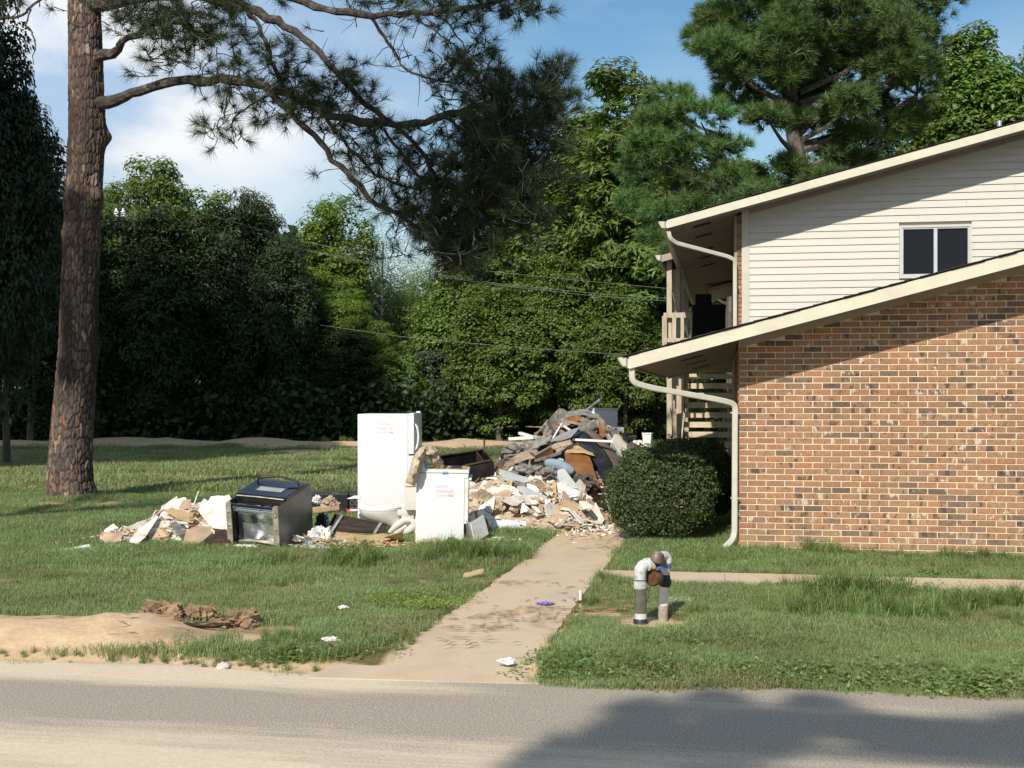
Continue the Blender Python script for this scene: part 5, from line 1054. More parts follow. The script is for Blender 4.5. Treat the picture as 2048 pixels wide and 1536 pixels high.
    a = np.array(pts); z, s, dk, u, w, ok = mask_pts(a[:, 0], a[:, 1], margin=.02); scatter('tall_grass', a[ok, 0], a[ok, 1], z[ok] - .005, r.uniform(0, 6.28, len(a))[ok], a[ok, 2], tall, 'taller coarse grass tufts in the lawn and along edges', 'grass')
    weed = leafy_proto('weed_clump', 34, .05, .018, .07, 8, M['grass_tall']); x_ = []; 
    for px, py, rx, ry, n in [(1100, 1320, .4, .2, 26), (1250, 1330, .7, .2, 50), (1500, 1345, .9, .22, 70), (1800, 1360, .9, .2, 60), (2000, 1370, .5, .2, 20), (150, 990, 1., .5, 60), (620, 1310, .3, .1, 30), (1450, 1290, .6, .2, 40), (1900, 1150, .4, .1, 20), (300, 1000, .7, .3, 40), (500, 975, .8, .3, 40)]:
        cx, cy_ = gp(px, py)
        for i in range(n): q = r.normal(size=2); x_.append((cx + q[0] * rx * .6, cy_ + q[1] * ry * .6))
    a = np.array(x_); z, s, dk, u, w, ok = mask_pts(a[:, 0], a[:, 1], margin=.03); n = len(a); scatter('low_weeds', a[ok, 0], a[ok, 1], z[ok], r.uniform(0, 6.28, n)[ok], r.uniform(.5, 1.2, n)[ok], weed, 'low broad-leaved weeds along the road edge', 'weeds')
    yel = leafy_proto('yellow_weed', 26, .085, .014, .07, 9, M['leaf_yellow']); a = []
    for px, py, rx, ry, n in [(815, 1205, .45, .22, 60), (860, 1222, .2, .1, 26), (1760, 1182, .6, .06, 30), (1445, 1108, .05, .03, 4)]:
        cx, cy_ = gp(px, py)
        for i in range(n): q = r.normal(size=2); a.append((cx + q[0] * rx * .6, cy_ + q[1] * ry * .6))
    a = np.array(a); z, s, dk, u, w, ok = mask_pts(a[:, 0], a[:, 1]); n = len(a); scatter('yellow_weeds', a[ok, 0], a[ok, 1], z[ok], r.uniform(0, 6.28, n)[ok], r.uniform(.5, 1.2, n)[ok], yel, 'yellow-green creeping weeds in the lawn left of the path', 'weeds')
build_grass()
def undergrowth():
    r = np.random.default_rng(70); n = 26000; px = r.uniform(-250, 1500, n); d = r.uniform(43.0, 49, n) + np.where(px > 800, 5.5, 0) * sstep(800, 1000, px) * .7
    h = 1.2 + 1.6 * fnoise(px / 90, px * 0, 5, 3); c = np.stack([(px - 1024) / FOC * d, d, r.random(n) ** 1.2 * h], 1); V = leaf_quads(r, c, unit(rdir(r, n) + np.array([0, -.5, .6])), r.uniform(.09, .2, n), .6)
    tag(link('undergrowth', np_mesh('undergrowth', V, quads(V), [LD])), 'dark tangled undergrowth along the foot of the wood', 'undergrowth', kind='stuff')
undergrowth()

# ================================================================== UTILITY POLE AND WIRES
up = thing('utility_pole', 'utility pole top with two pale insulators peeping out of trees by the pine', 'utility pole', base(243, 47.5)); f = 47.5 / FOC
zt = EYE + (HOR - 425) * f
pm = MB(); pm.tube([(0, 0, -.3), (0, 0, zt)], [.14, .10], 10); part('pole', pm, M['bark_grey'], up, True)
pm = MB(); pm.box(-.32, .3, -.2, -.1, zt - .28, zt - .18); part('cross_arm', pm, M['bark_grey'], up)
for x in (-8, 6):
    pm = MB(); pm.lathe([(.03, 0), (.11, .02), (.07, .07), (.12, .10), (.07, .15), (.11, .18), (.05, .26), (.04, .34)], 12, mat=Matrix.Translation((x * f, -.15, zt - .14))); part('insulator', pm, M['grey_front'], up, True)
def wire(lbl, pts, rad=.0055):
    pts = [P(*p) for p in pts]; o = link('wire', MB().tube(pts, rad, 5).mesh('wire', M['wire'])); tag(o, lbl, 'wire', 'overhead wires in front of the wood'); return o
wire('uppermost overhead wire, reaching the balcony post', [(380, 418, 41), (600, 482, 38), (800, 520, 36), (1000, 545, 34), (1180, 563, 32), (1336, 577, 30.5)])
wire('overhead wire just below the uppermost one', [(560, 488, 38.5), (800, 537, 36), (1000, 568, 34), (1180, 586, 32), (1336, 597, 30.5)])
wire('third overhead wire, lowest of the close pair', [(560, 490, 38.5), (800, 541, 36), (1000, 571, 34), (1180, 591, 32), (1336, 602, 30.5)])
wire('lowest overhead wire, ending behind the lower roof eave', [(640, 650, 38), (800, 673, 36), (1000, 692, 34), (1150, 703, 32.5), (1300, 712, 31)], .0065)

# ================================================================== DUMPED THINGS
def roots(px, py): g = G(px, py); g.z = gz(g.x, g.y); return g
def sheet(mb, sx, sy, nx, ny, fn, th=.012, mi=(0, 1, 0)):
    """bent panel: grid sx by sy displaced by fn(x,y)->z with thickness"""
    V = []; 
    for s_ in (0, 1):
        for j in range(ny + 1):
            for i in range(nx + 1):
                x = (i / nx - .5) * sx; y = (j / ny - .5) * sy; q = fn(x, y); 
                if hasattr(q, '__len__'): x, y, q = q
                V.append((x, y, q - s_ * th))
    n = (nx + 1) * (ny + 1); I = lambda i, j, s_=0: s_ * n + j * (nx + 1) + i
    F = []; m = []
    for j in range(ny):
        for i in range(nx):
            F.append((I(i, j), I(i + 1, j), I(i + 1, j + 1), I(i, j + 1))); m.append(mi[0]); F.append((I(i, j, 1), I(i, j + 1, 1), I(i + 1, j + 1, 1), I(i + 1, j, 1))); m.append(mi[2])
    for i in range(nx): F.append((I(i, 0), I(i, 0, 1), I(i + 1, 0, 1), I(i + 1, 0))); F.append((I(i, ny), I(i + 1, ny), I(i + 1, ny, 1), I(i, ny, 1))); m += [mi[1]] * 2
    for j in range(ny): F.append((I(0, j), I(0, j + 1), I(0, j + 1, 1), I(0, j, 1))); F.append((I(nx, j), I(nx, j, 1), I(nx, j + 1, 1), I(nx, j + 1))); m += [mi[1]] * 2
    o = len(mb.v); mb.v += V
    for f_, k in zip(F, m): mb.f.append(tuple(a + o for a in f_)); mb.m.append(k)
    return mb
def text(parent, body, size, loc, rot, mat, sx=1.0, shear=0):
    c = bpy.data.curves.new('lettering', 'FONT'); c.body = body; c.size = size; c.extrude = .0006; c.materials.append(mat); c.shear = shear; c.align_x = 'LEFT'
    t = bpy.data.objects.new('lettering_curve', c); COL.objects.link(t); bpy.context.view_layer.update()
    me = bpy.data.meshes.new_from_object(t.evaluated_get(bpy.context.evaluated_depsgraph_get())); bpy.data.objects.remove(t)
    o = bpy.data.objects.new('lettering', me); COL.objects.link(o); o.parent = parent; o.location = loc; o.rotation_euler = rot; o.scale = (sx, 1, 1); return o
# ---- refrigerator (local: x to the door side, y away from the viewer, side panel at y=0)
fr = thing('refrigerator', 'tall white refrigerator standing on the grass with faded handwriting on its side', 'refrigerator', (-2.08, 16.50, -.02), (R(0), R(0), R(-4)))
fw_, fd, fh = .68, .76, 1.53
mb = MB(); mb.cbox(0, fw_, 0, fd, .04, fh - .006, .012); part('body', mb, M['white_enamel'], fr, True)
mb = MB(); mb.cbox(.05, fw_ - .05, .03, fd - .03, 0, .05, .005); part('base', mb, M['white_dirty'], fr)
mb = MB(); mb.box(fw_ + .0, fw_ + .012, .012, fd - .012, .08, fh - .015); part('door_gasket', mb, M['grey_front'], fr)
mb = MB(); mb.cbox(fw_ + .012, fw_ + .085, 0, fd, .985, fh + .006, .016); fz_ = part('freezer_door', mb, M['white_enamel'], fr, True)
mb = MB(); mb.cbox(fw_ + .012, fw_ + .085, 0, fd, .09, .965, .016); fd_ = part('door', mb, M['white_enamel'], fr, True)
def handle(zs, par, x0, bow=.05):
    mb = MB(); pts = [(x0, .065, zs[0]), (x0 + bow * .7, .065, zs[0] + (zs[1] - zs[0]) * .12)] + [(x0 + bow * (.75 + .35 * math.sin(math.pi * t)), .065, zs[0] + (zs[1] - zs[0]) * (.12 + .76 * t)) for t in (.2, .4, .6, .8)] + [(x0 + bow * .7, .065, zs[0] + (zs[1] - zs[0]) * .88), (x0, .065, zs[1])]
    mb.tube(pts, [.014] * len(pts), 8); part('handle', mb, M['white_plastic'], par, True)
handle((1.40, 1.03), fz_, fw_ + .08); handle((.92, .55), fd_, fw_ + .08)
mb = MB(); mb.cbox(fw_ + .02, fw_ + .075, .66, .72, fh + .004, fh + .024, .004); part('hinge_cap', mb, M['white_plastic'], fr)
text(fr, 'FLOOD', .056, (.27, -.0025, 1.375), (R(90), 0, 0), M['marker'], .9); text(fr, 'DAMAGED', .06, (.27, -.0025, 1.31), (R(90), 0, 0), M['marker'], .8); text(fr, 'DO NOT', .034, (.28, -.0025, 1.265), (R(90), 0, 0), M['marker'], 1); text(fr, 'USE', .036, (.425, -.003, 1.265), (R(90), R(2), 0), M['marker2'], 1)
# ---- range (stove), its side towards the viewer, front to the right
sv = thing('stove', 'white electric stove turned sideways with insulation over its backguard', 'stove', (-1.145, 14.50, -.02), (R(0), R(1.0), R(1)))
sw, sdp, sh = .60, .70, .90
mb = MB(); mb.cbox(0, sw - .03, 0, sdp, .02, sh - .045, .008); part('body', mb, M['white_enamel'], sv, True)
mb = MB(); mb.cbox(-.005, sw + .02, -.006, sdp + .006, sh - .04, sh, .010); ct = part('cooktop', mb, M['white_enamel'], sv, True)
mb = MB(); mb.box(.14, sw - .01, .02, sdp - .02, sh + .0005, sh + .006); part('burner_tray', mb, M['ply'], ct)
for x, y, rr_ in ((.26, .18, .075), (.26, .52, .095), (.46, .18, .095), (.46, .52, .075)):
    mb = MB()
    for q in (.35, .6, .85): mb.tube([(x + rr_ * q * math.cos(a), y + rr_ * q * math.sin(a), sh + .014) for a in np.linspace(0, 6.1, 18)], .005, 5)
    part('burner', mb, M['black_iron'], ct)
mb = MB(); mb.prism([(-.005, sh - .03), (.13, sh - .03), (.095, sh + .03), (.078, sh + .17), (.06, sh + .20), (-.005, sh + .20)], 0, .018); mb.prism([(-.005, sh - .03), (.13, sh - .03), (.095, sh + .03), (.078, sh + .17), (.06, sh + .20), (-.005, sh + .20)], sdp - .018, sdp)
mb.prism([(0, sh + .0), (.03, sh + .0), (.03, sh + .19), (0, sh + .19)], .018, sdp - .018); bg = part('backguard', mb, M['white_enamel'], sv)
mb = MB(); mb.prism([(.03, sh + .03), (.072, sh + .04), (.058, sh + .165), (.03, sh + .17)], .02, sdp - .02); part('control_panel', mb, M['grey_steel'], bg)
mb = MB(); mb.cbox(sw - .03, sw + .018, .012, sdp - .012, .26, .80, .008); od = part('oven_door', mb, M['white_dirty'], sv)
mb = MB(); mb.box(sw + .018, sw + .021, .12, sdp - .12, .36, .62); part('oven_window', mb, M['black_glass'], od)
mb = MB(); mb.cbox(sw + .02, sw + .052, .03, sdp - .03, .775, .805, .008); part('handle', mb, M['white_plastic'], od)
mb = MB(); mb.cbox(sw - .03, sw + .012, .005, sdp - .005, .80, sh - .045, .006); part('front_trim', mb, M['white_enamel'], sv)
mb = MB(); mb.box(sw - .028, sw - .02, .02, sdp - .02, .03, .25); part('drawer_opening', mb, M['black_plastic'], sv)  # black sheet standing in for the dark hollow behind the drawer
mb = MB(); mb.box(sw - .02, sw + .1, .03, .045, .04, .06); part('drawer_rail', mb, M['galv'], sv)
text(sv, 'FLOOD', .048, (.235, -.0025, .685), (R(90), 0, 0), M['marker'], .9); text(sv, 'DAMAGED', .052, (.235, -.0025, .63), (R(90), R(1), 0), M['marker'], .85); text(sv, 'DO NOT', .034, (.24, -.0025, .583), (R(90), R(3), 0), M['marker'], 1); text(sv, 'USE', .036, (.375, -.003, .585), (R(90), R(3), 0), M['marker2'], 1)
o = thing('drawer', 'white stove drawer hanging tilted out of the front of the white stove', 'drawer', P(960, 1057, 14.55))
def slab4(q, th):
    nn = (q[1] - q[0]).cross(q[3] - q[0]).normalized(); nn = -nn if nn.y > 0 else nn
    return MB().add([v[:] for v in q] + [(v - nn * th)[:] for v in q], [(0, 1, 2, 3), (7, 6, 5, 4), (0, 4, 5, 1), (1, 5, 6, 2), (2, 6, 7, 3), (3, 7, 4, 0)])
dq = [P(*a) - P(960, 1057, 14.55) for a in ((942, 1046, 14.4), (967, 1030, 14.62), (977, 1068, 14.62), (951, 1085, 14.4))]
fp = part('front', slab4(dq, .016), M['white_dirty'], o); gq = [dq[0].lerp(dq[1], .2).lerp(dq[3].lerp(dq[2], .2), .12), dq[0].lerp(dq[1], .85).lerp(dq[3].lerp(dq[2], .85), .12), dq[0].lerp(dq[1], .85).lerp(dq[3].lerp(dq[2], .85), .22), dq[0].lerp(dq[1], .2).lerp(dq[3].lerp(dq[2], .2), .22)]
part('grip_recess', slab4([v + Vector((0, -.003, 0)) for v in gq], .002), M['grey_front'], fp); bk3 = Vector((-.12, .22, .03))
for nm, (a, b) in (('tray_side', (0, 3)), ('tray_side', (1, 2)), ('tray_bottom', (3, 2))): part(nm, slab4([dq[a], dq[b], dq[b] + bk3, dq[a] + bk3], .004), M['galv'], o)
o = link('tape', sheet(MB(), .07, .10, 5, 6, lambda x, y: (x, y, .003 + .006 * math.sin(x * 60)) if y > -.03 else (x, -.03 - .006, .0 + (y + .03))).mesh('tape', [M['blue_plastic']] * 2), loc=P(886, 944, 14.49) + Vector((.02, .04, .01)), rot=(0, 0, R(7))); tag(o, 'scrap of blue tape on the edge of the white stove top', 'tape')
def lumpy(mb, a, b, c, seed, sub=3, amp=.25, fr_=3.0, mi=0, mat=None, fold=0):
    bm = bmesh.new(); bmesh.ops.create_icosphere(bm, subdivisions=sub, radius=1); r = random.Random(seed); o1, o2 = r.uniform(0, 99), r.uniform(0, 99)
    from mathutils import noise as nz
    for v in bm.verts:
        p = v.co.copy(); q = 1 + amp * nz.fractal(p * fr_ + Vector((o1, o2, 0)), .8, 2.1, 4)
        if fold: q += fold * (abs(nz.noise(p * fr_ * 1.3 + Vector((o2, o1, 3)))) * -2)
        v.co = Vector((p.x * a * q, p.y * b * q, p.z * c * q))
    bm.verts.index_update(); mb.add([v.co[:] for v in bm.verts], [[v.index for v in f.verts] for f in bm.faces], mi, mat); bm.free(); return mb
# insulation draped over the backguard: torn batt hanging down on the left, lump on the right
def strip_batt(pts, wid, th, seed, n=40):
    """thick ragged batt following a centre line (points with own widths)"""
    from mathutils import noise as nz
    mb = MB(); pts = [Vector(p) for p in pts]; r = random.Random(seed); k = len(pts); rows = []
    m = 14
    for s_ in range(n + 1):
        t = s_ / n * (k - 1); i = min(int(t), k - 2); fr_ = t - i; p = pts[i].lerp(pts[i + 1], fr_); tg = (pts[i + 1] - pts[i]).normalized(); w = (wid[i] * (1 - fr_) + wid[i + 1] * fr_) * (1 + .25 * nz.noise(Vector((s_ * .35, seed, 0)))); side = Vector((0, 1, 0)); up_ = tg.cross(side).normalized(); ring = []
        for j in range(m):
            a = 2 * math.pi * j / m; q = 1 + .45 * nz.noise(Vector((math.cos(a) * 1.5 + s_ * .2, math.sin(a) * 1.5, seed * 3.1)) * 1.6); ring.append(p + side * math.cos(a) * w * q + up_ * math.sin(a) * th * q)
        rows.append(ring)
    V = [v[:] for rw in rows for v in rw]; F = [(i * m + j, i * m + (j + 1) % m, (i + 1) * m + (j + 1) % m, (i + 1) * m + j) for i in range(n) for j in range(m)] + [tuple(range(m)), tuple(range(n * m, (n + 1) * m))]
    return mb.add(V, F)
sb = Vector((-1.145, 14.5, 0))
bt = strip_batt([P(820, 968, 14.45), P(829, 945, 14.45), P(838, 915, 14.5), P(850, 901, 14.6), P(866, 903, 14.65), P(874, 922, 14.65), P(879, 938, 14.65)], [.07, .15, .2, .22, .22, .17, .05], .06, 4)
o = tag(link('insulation_batt', bt.mesh('insulation_batt', M['insul'], True)), 'torn brown insulation batt draped over the white stove backguard', 'insulation')
mb = MB(); mb.tube([P(824, 966, 14.35), P(832, 935, 14.36)], .005, 5); tag(link('stick', mb.mesh('stick', M['ply'])), 'thin pale stick poking down out of the draped insulation', 'stick')
# ---- toilet in side view, bowl to the left
tl = thing('toilet', 'white toilet on the grass in front of the refrigerator, seen from the side', 'toilet', (-1.235, 15.2, -.01), (0, 0, R(3)))
tl.scale = (1.0, 1.0, .93)
def loft(mb, secs, n=18, mi=0, cap=True):     # secs: (cx,cy,z,rx,ry)
    V = [(cx + rx * math.cos(2 * math.pi * j / n), cy_ + ry * math.sin(2 * math.pi * j / n), z) for cx, cy_, z, rx, ry in secs for j in range(n)]
    F = [(i * n + j, i * n + (j + 1) % n, (i + 1) * n + (j + 1) % n, (i + 1) * n + j) for i in range(len(secs) - 1) for j in range(n)]
    if cap: F += [tuple(range(n - 1, -1, -1)), tuple((len(secs) - 1) * n + j for j in range(n))]
    return mb.add(V, F, mi)
mb = MB(); loft(mb, [(-.12, 0, .0, .17, .12), (-.12, 0, .03, .17, .12), (-.14, 0, .10, .12, .09), (-.20, 0, .17, .12, .10), (-.31, 0, .21, .19, .13), (-.37, 0, .27, .235, .165), (-.395, 0, .32, .25, .18), (-.40, 0, .36, .255, .185), (-.40, 0, .375, .25, .185)]); part('bowl', mb, M['porcelain'], tl, True)
mb = MB(); mb.tube([(-.28, -.085, .08), (-.20, -.10, .16), (-.10, -.10, .24), (-.02, -.095, .25), (.03, -.09, .20), (-.01, -.09, .13), (-.08, -.09, .08)], [.03, .045, .05, .05, .055, .055, .045], 10); mb.tube([(-.28, -.07, .02), (-.17, -.085, .10), (-.07, -.085, .17)], [.03, .04, .03], 10); part('trapway', mb, M['porcelain'], tl, True)
mb = MB(); loft(mb, [(-.40, 0, .376, .255, .19), (-.40, 0, .395, .26, .192), (-.39, 0, .41, .255, .19), (-.38, 0, .42, .24, .18)]); part('seat', mb, M['white_plastic'], tl, True)
mb = MB(); mb.cbox(-.19, .03, -.10, .10, .30, .385, .03); part('shelf', mb, M['porcelain'], tl, True)
mb = MB(); mb.cbox(-.13, -.10, -.09, -.06, .41, .44, .006); mb.cbox(-.13, -.10, .06, .09, .41, .44, .006); part('seat_hinge', mb, M['white_plastic'], tl)
mb = MB(); mb.cbox(-.085, .09, -.22, .22, .385, .70, .022); part('tank', mb, M['porcelain'], tl, True)
mb = MB(); mb.cbox(-.10, .10, -.235, .235, .70, .735, .012); part('tank_lid', mb, M['porcelain'], tl, True)
mb = MB(); mb.tube([(.06, -.1, .05), (.075, -.1, .38)], .035, 10); part('supply_pipe', mb, M['white_plastic'], tl, True)
# ---- black range on its back, underside towards the viewer
br = thing('black_range', 'black range lying on its back with its door glass up and open underside', 'range', (0, 0, 0))
A0 = P(458, 1101, 13.95); B0 = P(571, 1101, 13.95); A1 = P(449, 1011, 14.02); B1 = P(566, 1022, 13.98); FARV = Vector((.30, .80, .10))
ex = (B0 - A0).normalized(); ez = ((A1 - A0) - ex * (A1 - A0).dot(ex)).normalized(); ey = ez.cross(ex)
yaw = R(-15); ey = (Matrix.Rotation(R(-9), 4, Vector((0, 0, 1))) @ ey).normalized(); ey = (Matrix.Rotation(R(15), 4, ex) @ Vector((.27, .96, 0)).normalized()).normalized(); ex = (ex - ey * ex.dot(ey)).normalized(); ez = ex.cross(ey)
br.matrix_world = Matrix.Translation(A0 + Vector((0, 0, .02))) @ Matrix((ex, ey, ez)).transposed().to_4x4()
bw_, bl_, bh_ = .645, .86, .56
mb = MB(); mb.cbox(0, .012, 0, bl_, 0, bh_, .004); part('side_panel', mb, M['grey_steel'], br); mb = MB(); mb.cbox(bw_ - .012, bw_, 0, bl_, 0, bh_, .004); part('side_panel', mb, M['grey_steel'], br)
mb = MB(); mb.box(.012, bw_ - .012, .02, bl_, .0, .012); part('back_panel', mb, M['galv'], br); mb = MB(); mb.box(.012, bw_ - .012, bl_ - .02, bl_, .012, bh_); part('top_panel', mb, M['black_enamel'], br)
for x in (.0, bw_ - .065):
    mb = MB(); mb.box(x, x + .065, -.018, -.003, .0, bh_ - .005); mb.box(x, x + .008, -.003, .02, 0, bh_ - .005); q = part('rail', mb, M['rust_strip'], br)
    for z in (.09, .3, .46):
        mb = MB(); mb.lathe([(.013, 0), (.013, .006), (.006, .009)], 8, mat=Matrix.Translation((x + .032, -.019, z)) @ Matrix.Rotation(R(90), 4, 'X')); part('bolt', mb, M['galv'], q)
mb = MB(); mb.cbox(.0, bw_, -.016, .012, bh_ - .035, bh_ - .005, .004); part('cross_rail', mb, M['black_enamel'], br)
mb = MB(); mb.box(.02, .03, .03, .36, .02, bh_ - .02); mb.box(bw_ - .03, bw_ - .02, .03, .36, .02, bh_ - .02); part('inner_wall', mb, M['black_plastic'], br)
# foil faced oven box with a creased cross and a bulge near the ground
def foilz(x, y):
    c = .035 * max(0, 1 - (abs(x) + abs(y - .02)) / .18); q = .05 * math.exp(-((x + .0) / .09) ** 2 - ((y + .14) / .07) ** 2) * 2.2; q2 = .03 * abs(abs(x) - abs(y - .05)) ** .5; return q + c - q2 + .012 * math.sin(x * 23 + y * 17)
mb = MB(); sheet(mb, bw_ - .075, bh_ - .10, 16, 14, foilz, .006); q = part('oven_box', mb, [M['foil'], M['galv']], br, True, loc=(bw_ / 2, .17, bh_ * .46), rot=(R(90), 0, 0))
mb = MB(); mb.tube([(.06, .06, .47), (.30, .05, .475), (bw_ - .06, .06, .47)], .035, 10); part('foil_roll', mb, M['foil'], br, True)
mb = MB(); mb.tube([(.06, .10, .06), (.2, .06, .10), (.33, .05, .11), (.47, .06, .10), (bw_ - .06, .10, .06)], [.012, .02, .02, .02, .012], 8); part('bottom_lip', mb, M['galv'], br, True)
# drawer gap, then the oven door on the upper face
mb = MB(); mb.box(.012, bw_ - .012, .19, .215, bh_ - .11, bh_ + .005); part('frame_bar', mb, M['black_enamel'], br)
mb = MB(); mb.cbox(.004, bw_ - .004, .215, .70, bh_ - .012, bh_ + .035, .008); dr = part('oven_door', mb, M['black_enamel'], br)
mb = MB(); mb.box(.02, bw_ - .02, .23, .685, bh_ + .035, bh_ + .038); part('door_glass', mb, M['black_glass'], dr)
mb = MB(); mb.box(.15, bw_ - .13, .36, .56, bh_ + .038, bh_ + .0395); part('window', mb, M['black_enamel'], dr)
mb = MB(); mb.box(.18, bw_ - .15, .375, .50, bh_ + .0395, bh_ + .041); part('window_glass', mb, M['window_grey'], dr)
mb = MB(); pts = [(.06, .655, bh_ + .035), (.065, .66, bh_ + .075)] + [(.065 + (bw_ - .13) * t, .66 + .03 * math.sin(math.pi * t), bh_ + .075 + .035 * math.sin(math.pi * t)) for t in np.linspace(.1, .9, 9)] + [(bw_ - .065, .66, bh_ + .075), (bw_ - .06, .655, bh_ + .035)]; mb.tube(pts, .013, 8); part('handle', mb, M['black_plastic'], dr, True)
mb = MB(); mb.cbox(.0, bw_, .70, .80, bh_ - .01, bh_ + .02, .006); part('control_panel', mb, M['black_enamel'], br)
mb = MB(); mb.tube([(.03, .2, bh_ + .02), (.3, .19, bh_ + .028), (bw_ - .03, .2, bh_ + .02)], .008, 6); part('hinge_rod', mb, M['rust_strip'], br)
for x in (.03, bw_ - .03): mb = MB(); mb.cbox(x - .025, x + .025, -.02, .02, bh_ - .03, bh_ + .01, .008); part('corner_bracket', mb, M['rust_strip'], br)

# ---- rubble
from mathutils import noise as mnz
MOUNDS = [(-3.62, 14.8, .85, .55, .40), (-4.15, 14.65, .75, .4, .17), (-2.45, 14.1, .5, .28, .10), (-1.62, 14.15, .6, .3, .06),
          (.15, 17.2, .95, 1.5, .48), (-.05, 18.3, .9, 1.5, .50), (1.10, 20.3, 1.05, 1.5, 1.32), (.45, 20.0, 1.0, 1.3, .80), (1.75, 20.6, .8, 1.3, .62), (2.0, 22.3, .8, 1.0, .45), (.72, 16.3, .38, .6, .16)]
def mh(x, y):
    return max(h * max(0, 1 - ((x - cx) / rx) ** 2 * .62 - ((y - cy_) / ry) ** 2 * .62) ** .9 if True else 0 for cx, cy_, rx, ry, h in MOUNDS)
def mh_n(x, y):
    e = .05; return Vector((-(mh(x + e, y) - mh(x - e, y)) / (2 * e), -(mh(x, y + e) - mh(x, y - e)) / (2 * e), 1)).normalized()
def rubble_core(name, x0, x1, y0, y1, mat, label, seed, st=.045):
    xs = np.arange(x0, x1, st); ys = np.arange(y0, y1, st); V = []; idx = {}; F = []
    for j, y in enumerate(ys):
        for i, x in enumerate(xs):
            h = mh(x, y)
            if h > .012: idx[(i, j)] = len(V); q = .5 + .5 * mnz.fractal(Vector((x * 7, y * 7, seed)), .7, 2.2, 3); V.append((x + mnz.noise(Vector((x * 9, y * 9, 1))) * .03, y, max(-.03, h * (.72 + .16 * q) - .035)))
    for (i, j) in idx:
        k = [(i, j), (i + 1, j), (i + 1, j + 1), (i, j + 1)]
        if all(q in idx for q in k): F.append([idx[q] for q in k])
    tag(link(name, np_mesh(name, V, F, [mat])), label, 'rubble', kind='stuff')
rubble_core('rubble_core', -5.1, -1.0, 13.6, 15.6, M['gyp_edge'], 'loose plaster crumbs filling the low heap by the range', 2)
rubble_core('rubble_core', -1.0, 1.5, 15.4, 18.95, M['insul'], 'loose plaster and fibre filling the front of the big heap', 3)
rubble_core('rubble_core', -.8, 3.0, 19.0, 23.4, M['felt_dark'], 'dark fluff and soil filling the tall rear of the heap', 4)
def crumbs(name, n, boxes, mat, label, seed, smin=.008, smax=.04):
    r = random.Random(seed); V = []; F = []
    for _ in range(n):
        cx, cy_, rx, ry = r.choice(boxes); x = cx + r.gauss(0, rx); y = cy_ + r.gauss(0, ry); s_ = r.uniform(smin, smax); z = mh(x, y) + gzc(x, y) + s_ * .3; b = len(V); o = [Vector((r.gauss(0, s_), r.gauss(0, s_), r.gauss(0, s_ * .5))) for _ in range(4)]
        V += [(x + q.x, y + q.y, z + q.z) for q in o]; F += [(b, b + 1, b + 2), (b, b + 2, b + 3), (b, b + 3, b + 1), (b + 1, b + 3, b + 2)]
    tag(link(name, np_mesh(name, V, F, [mat])), label, 'crumbs', kind='stuff')
gzc = lambda x, y: .01
crumbs('plaster_crumbs', 2600, [(-3.7, 14.7, .6, .35), (-4.6, 14.3, .35, .12), (-2.4, 14.1, .4, .2), (.2, 17, .7, .8), (.9, 16.3, .25, .5), (1.0, 15.9, .2, .3), (-.4, 14.6, .2, .15)], M['gyp'], 'small white plaster crumbs scattered round the heaps', 5)
crumbs('brown_crumbs', 2400, [(-3.7, 14.7, .6, .35), (-1.6, 13.9, .3, .06), (.2, 17, .7, .9), (.5, 20, .8, .9), (.9, 16.2, .3, .6), (-4.5, 14.4, .3, .12)], M['ply'], 'small brown splinters scattered round the heaps', 6)
crumbs('dark_crumbs', 1500, [(1.0, 19.6, .8, .7), (.4, 19, .6, .6), (1.9, 20.6, .5, .6)], M['felt_grey'], 'grey fluff and shreds on the tall heap', 7, .015, .06)
def shard_mesh(name, r, rad, th, mats, elong=1.6, bend=.0, curl=0):
    n = r.choice((4, 5, 5, 6, 7)); a0 = r.uniform(0, 6.28); pts = []
    for i in range(n):
        a = a0 + 6.283 * (i + r.uniform(-.28, .28)) / n; q = rad * r.uniform(.7, 1.15); pts.append((q * math.cos(a) * elong ** .5, q * math.sin(a) / elong ** .5))
    out = []
    for i in range(n):      # ragged edge
        p, q = pts[i], pts[(i + 1) % n]; out.append(p)
        for t in (.33, .66): out.append((p[0] * (1 - t) + q[0] * t + r.gauss(0, rad * .035), p[1] * (1 - t) + q[1] * t + r.gauss(0, rad * .035)))
    n = len(out); f = lambda x, y: bend * (x * x) / max(rad, .01) + curl * x * y / max(rad, .01)
    mid = [(x * .5, y * .5) for x, y in out]; V = [(x, y, f(x, y)) for x, y in out] + [(x, y, f(x, y)) for x, y in mid] + [(0, 0, 0)]; m = len(V); V += [(x, y, z - th) for x, y, z in V]
    mb = MB(); mb.v = V
    for i in range(n):
        j = (i + 1) % n
        mb.f += [(i, j, n + j, n + i), (n + i, n + j, 2 * n), (m + j, m + i, m + n + i, m + n + j), (m + n + j, m + n + i, m + 2 * n), (i, m + i, m + j, j)]; mb.m += [0, 0, 2, 2, 1]
    return mb.mesh(name, mats)
def put(name, me, label, cat, group, p, nrm, yaw, tilt, r):
    o = link(name, me); q = Vector((0, 0, 1)).rotation_difference(nrm); e = Euler((r.gauss(0, tilt), r.gauss(0, tilt), 0)).to_matrix().to_4x4()
    o.matrix_world = Matrix.Translation(p) @ q.to_matrix().to_4x4() @ e @ Matrix.Rotation(yaw, 4, 'Z'); return tag(o, label, cat, group)
